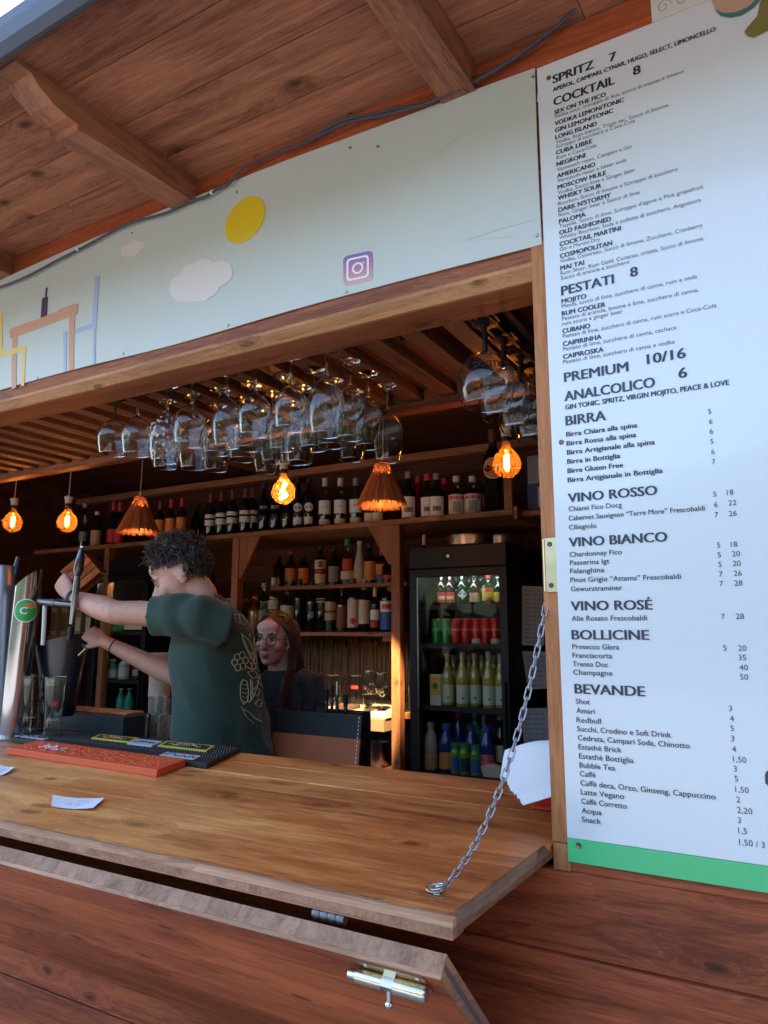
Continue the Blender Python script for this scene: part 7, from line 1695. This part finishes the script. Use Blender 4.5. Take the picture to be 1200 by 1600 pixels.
MB().loft([wring(0.80, 0.168, 0.122), wring(0.70, 0.172, 0.126)]).merge(MB().tube([Vector((gx0 - 0.078, gy0, 0.76)), Vector((gx0 - 0.085, gy0 - 0.04, 0.45)), Vector((gx0 - 0.085, gy0 + 0.01, 0.09))], [0.092, 0.070, 0.058], 14)).merge(MB().tube([Vector((gx0 + 0.078, gy0, 0.76)), Vector((gx0 + 0.085, gy0 - 0.04, 0.45)), Vector((gx0 + 0.085, gy0 + 0.01, 0.09))], [0.092, 0.070, 0.058], 14)).build('trousers', M_TROUS, girl)
eyes(girl, TW, MW, 0.97, M_HAIRW)
gm = mat('spectacle_frame', (0.05, 0.028, 0.018), 0.35, 0.2)
fr_mb = MB()
for sg in (-1, 1):
    fr_mb.tube([TW(0.103 - 0.10 * abs(0.026 * math.cos(a) + 0.034) * 3.0 * 0.35, 0.033 * sg + 0.026 * math.cos(a), -0.004 + 0.023 * math.sin(a)) for a in [2 * math.pi * k / 22 for k in range(22)]], 0.0021, 5, closed=True)
    fr_mb.tube([TW(0.093, 0.058 * sg, 0.004), TW(0.04, 0.078 * sg, 0.002), TW(-0.01, 0.083 * sg, 0.0)], 0.0013, 5)
fr_mb.tube([TW(0.106, -0.008, 0.002), TW(0.110, 0, 0.005), TW(0.106, 0.008, 0.002)], 0.0014, 5)
fr_mb.build('spectacles', gm, girl)
MB().ell(TW(0.0975, 0, -0.0675), (0.006, 0.019, 0.0075), MW, 12, 8).build('lips', mat('lips', (0.40, 0.11, 0.09), 0.4), girl)
hw_ = MB(); rr = random.Random(5); sc2 = TW(-0.012, 0, 0.037)
for i in range(420):
    side_ = rr.choice((-1, 1)); t = rr.random()
    # roots along the parting, falling over the side of the head and then straight down
    x0 = rr.uniform(-0.095, 0.070); y0 = 0.004 * side_
    q = 0.5 + 0.5 * rr.random()
    root = TW(x0, y0, 0.037 + 0.098 * math.sqrt(max(0.02, 1 - (x0 / 0.108) ** 2)))
    brow = TW(x0 * 0.92 - 0.006, 0.062 * side_, 0.090 - 0.3 * max(0, x0) )
    xe = min(x0 * 0.75 - 0.012, 0.022 if side_ < 0 else 0.03)
    ear = TW(xe, (0.088 + 0.006 * rr.random()) * side_, 0.0 + 0.02 * rr.random())
    fall = rr.uniform(-0.012, 0.012); ln = rr.uniform(0.24, 0.36)
    fwd = (-0.062 - 0.03 * rr.random()) if xe > -0.02 else (0.045 + 0.04 * rr.random())
    jaw = TW(xe - 0.004, (0.092 + 0.012 * rr.random()) * side_, -0.085)
    end = Vector((gx0 + side_ * 0 + (jaw.x - gx0) * (1.06 + 0.2 * rr.random()), jaw.y + (fwd if fwd < 0 else fwd), gc.z - ln))
    mid = jaw.lerp(end, 0.5) + Vector((fall, -0.012 if fwd < 0 else 0.012, 0))
    P = smooth_path([root, brow, ear, jaw, mid, end], 3)
    hw_.tube(P, [0.0048 * (1 - 0.55 * k / (len(P) - 1)) for k in range(len(P))], 4)
hcap = MB().ell(sc2, (0.104, 0.082, 0.099), MW, 22, 16); kp = []
for f in hcap.f:
    d = MW.transposed() @ ((sum((hcap.v[i] for i in f), Vector()) / len(f)) - sc2)
    if d.x < 0.035 - 0.02 * (d.z < 0.03) or d.z > 0.072: kp.append(f)
hw_.add(hcap.v, kp, True)
hw_.build('long_hair', M_HAIRW, girl)
# pale drawing on the black top
dgm = bmesh.new(); dgm.from_mesh(tp.data); bvh2 = BVHTree.FromBMesh(dgm); so2 = WL(tp)
def on_top(u, z):
    h = bvh2.ray_cast(Vector((gx0 + u, gy0 - 0.6, z)) - so2, Vector((0, 1, 0))); return h[0] + so2 + h[1] * 0.0022
pm_ = MB()
shape = [(-0.055, 1.155), (-0.040, 1.165), (-0.032, 1.19), (-0.022, 1.172), (-0.002, 1.165), (0.020, 1.150), (0.010, 1.135), (-0.020, 1.128), (-0.045, 1.135)]
c_ = on_top(-0.018, 1.15); rim_ = [on_top(*q) for q in shape]; pm_.add([c_] + rim_, [(0, 1 + k, 1 + (k + 1) % len(rim_)) for k in range(len(rim_))])
shape = [(-0.060, 1.11), (-0.045, 1.12), (-0.040, 1.06), (-0.052, 1.02)]; rim_ = [on_top(*q) for q in shape]; pm_.add(rim_, [(0, 1, 2, 3)])
pm_.build('pale_print', LM('cream'), tp); dgm.free()
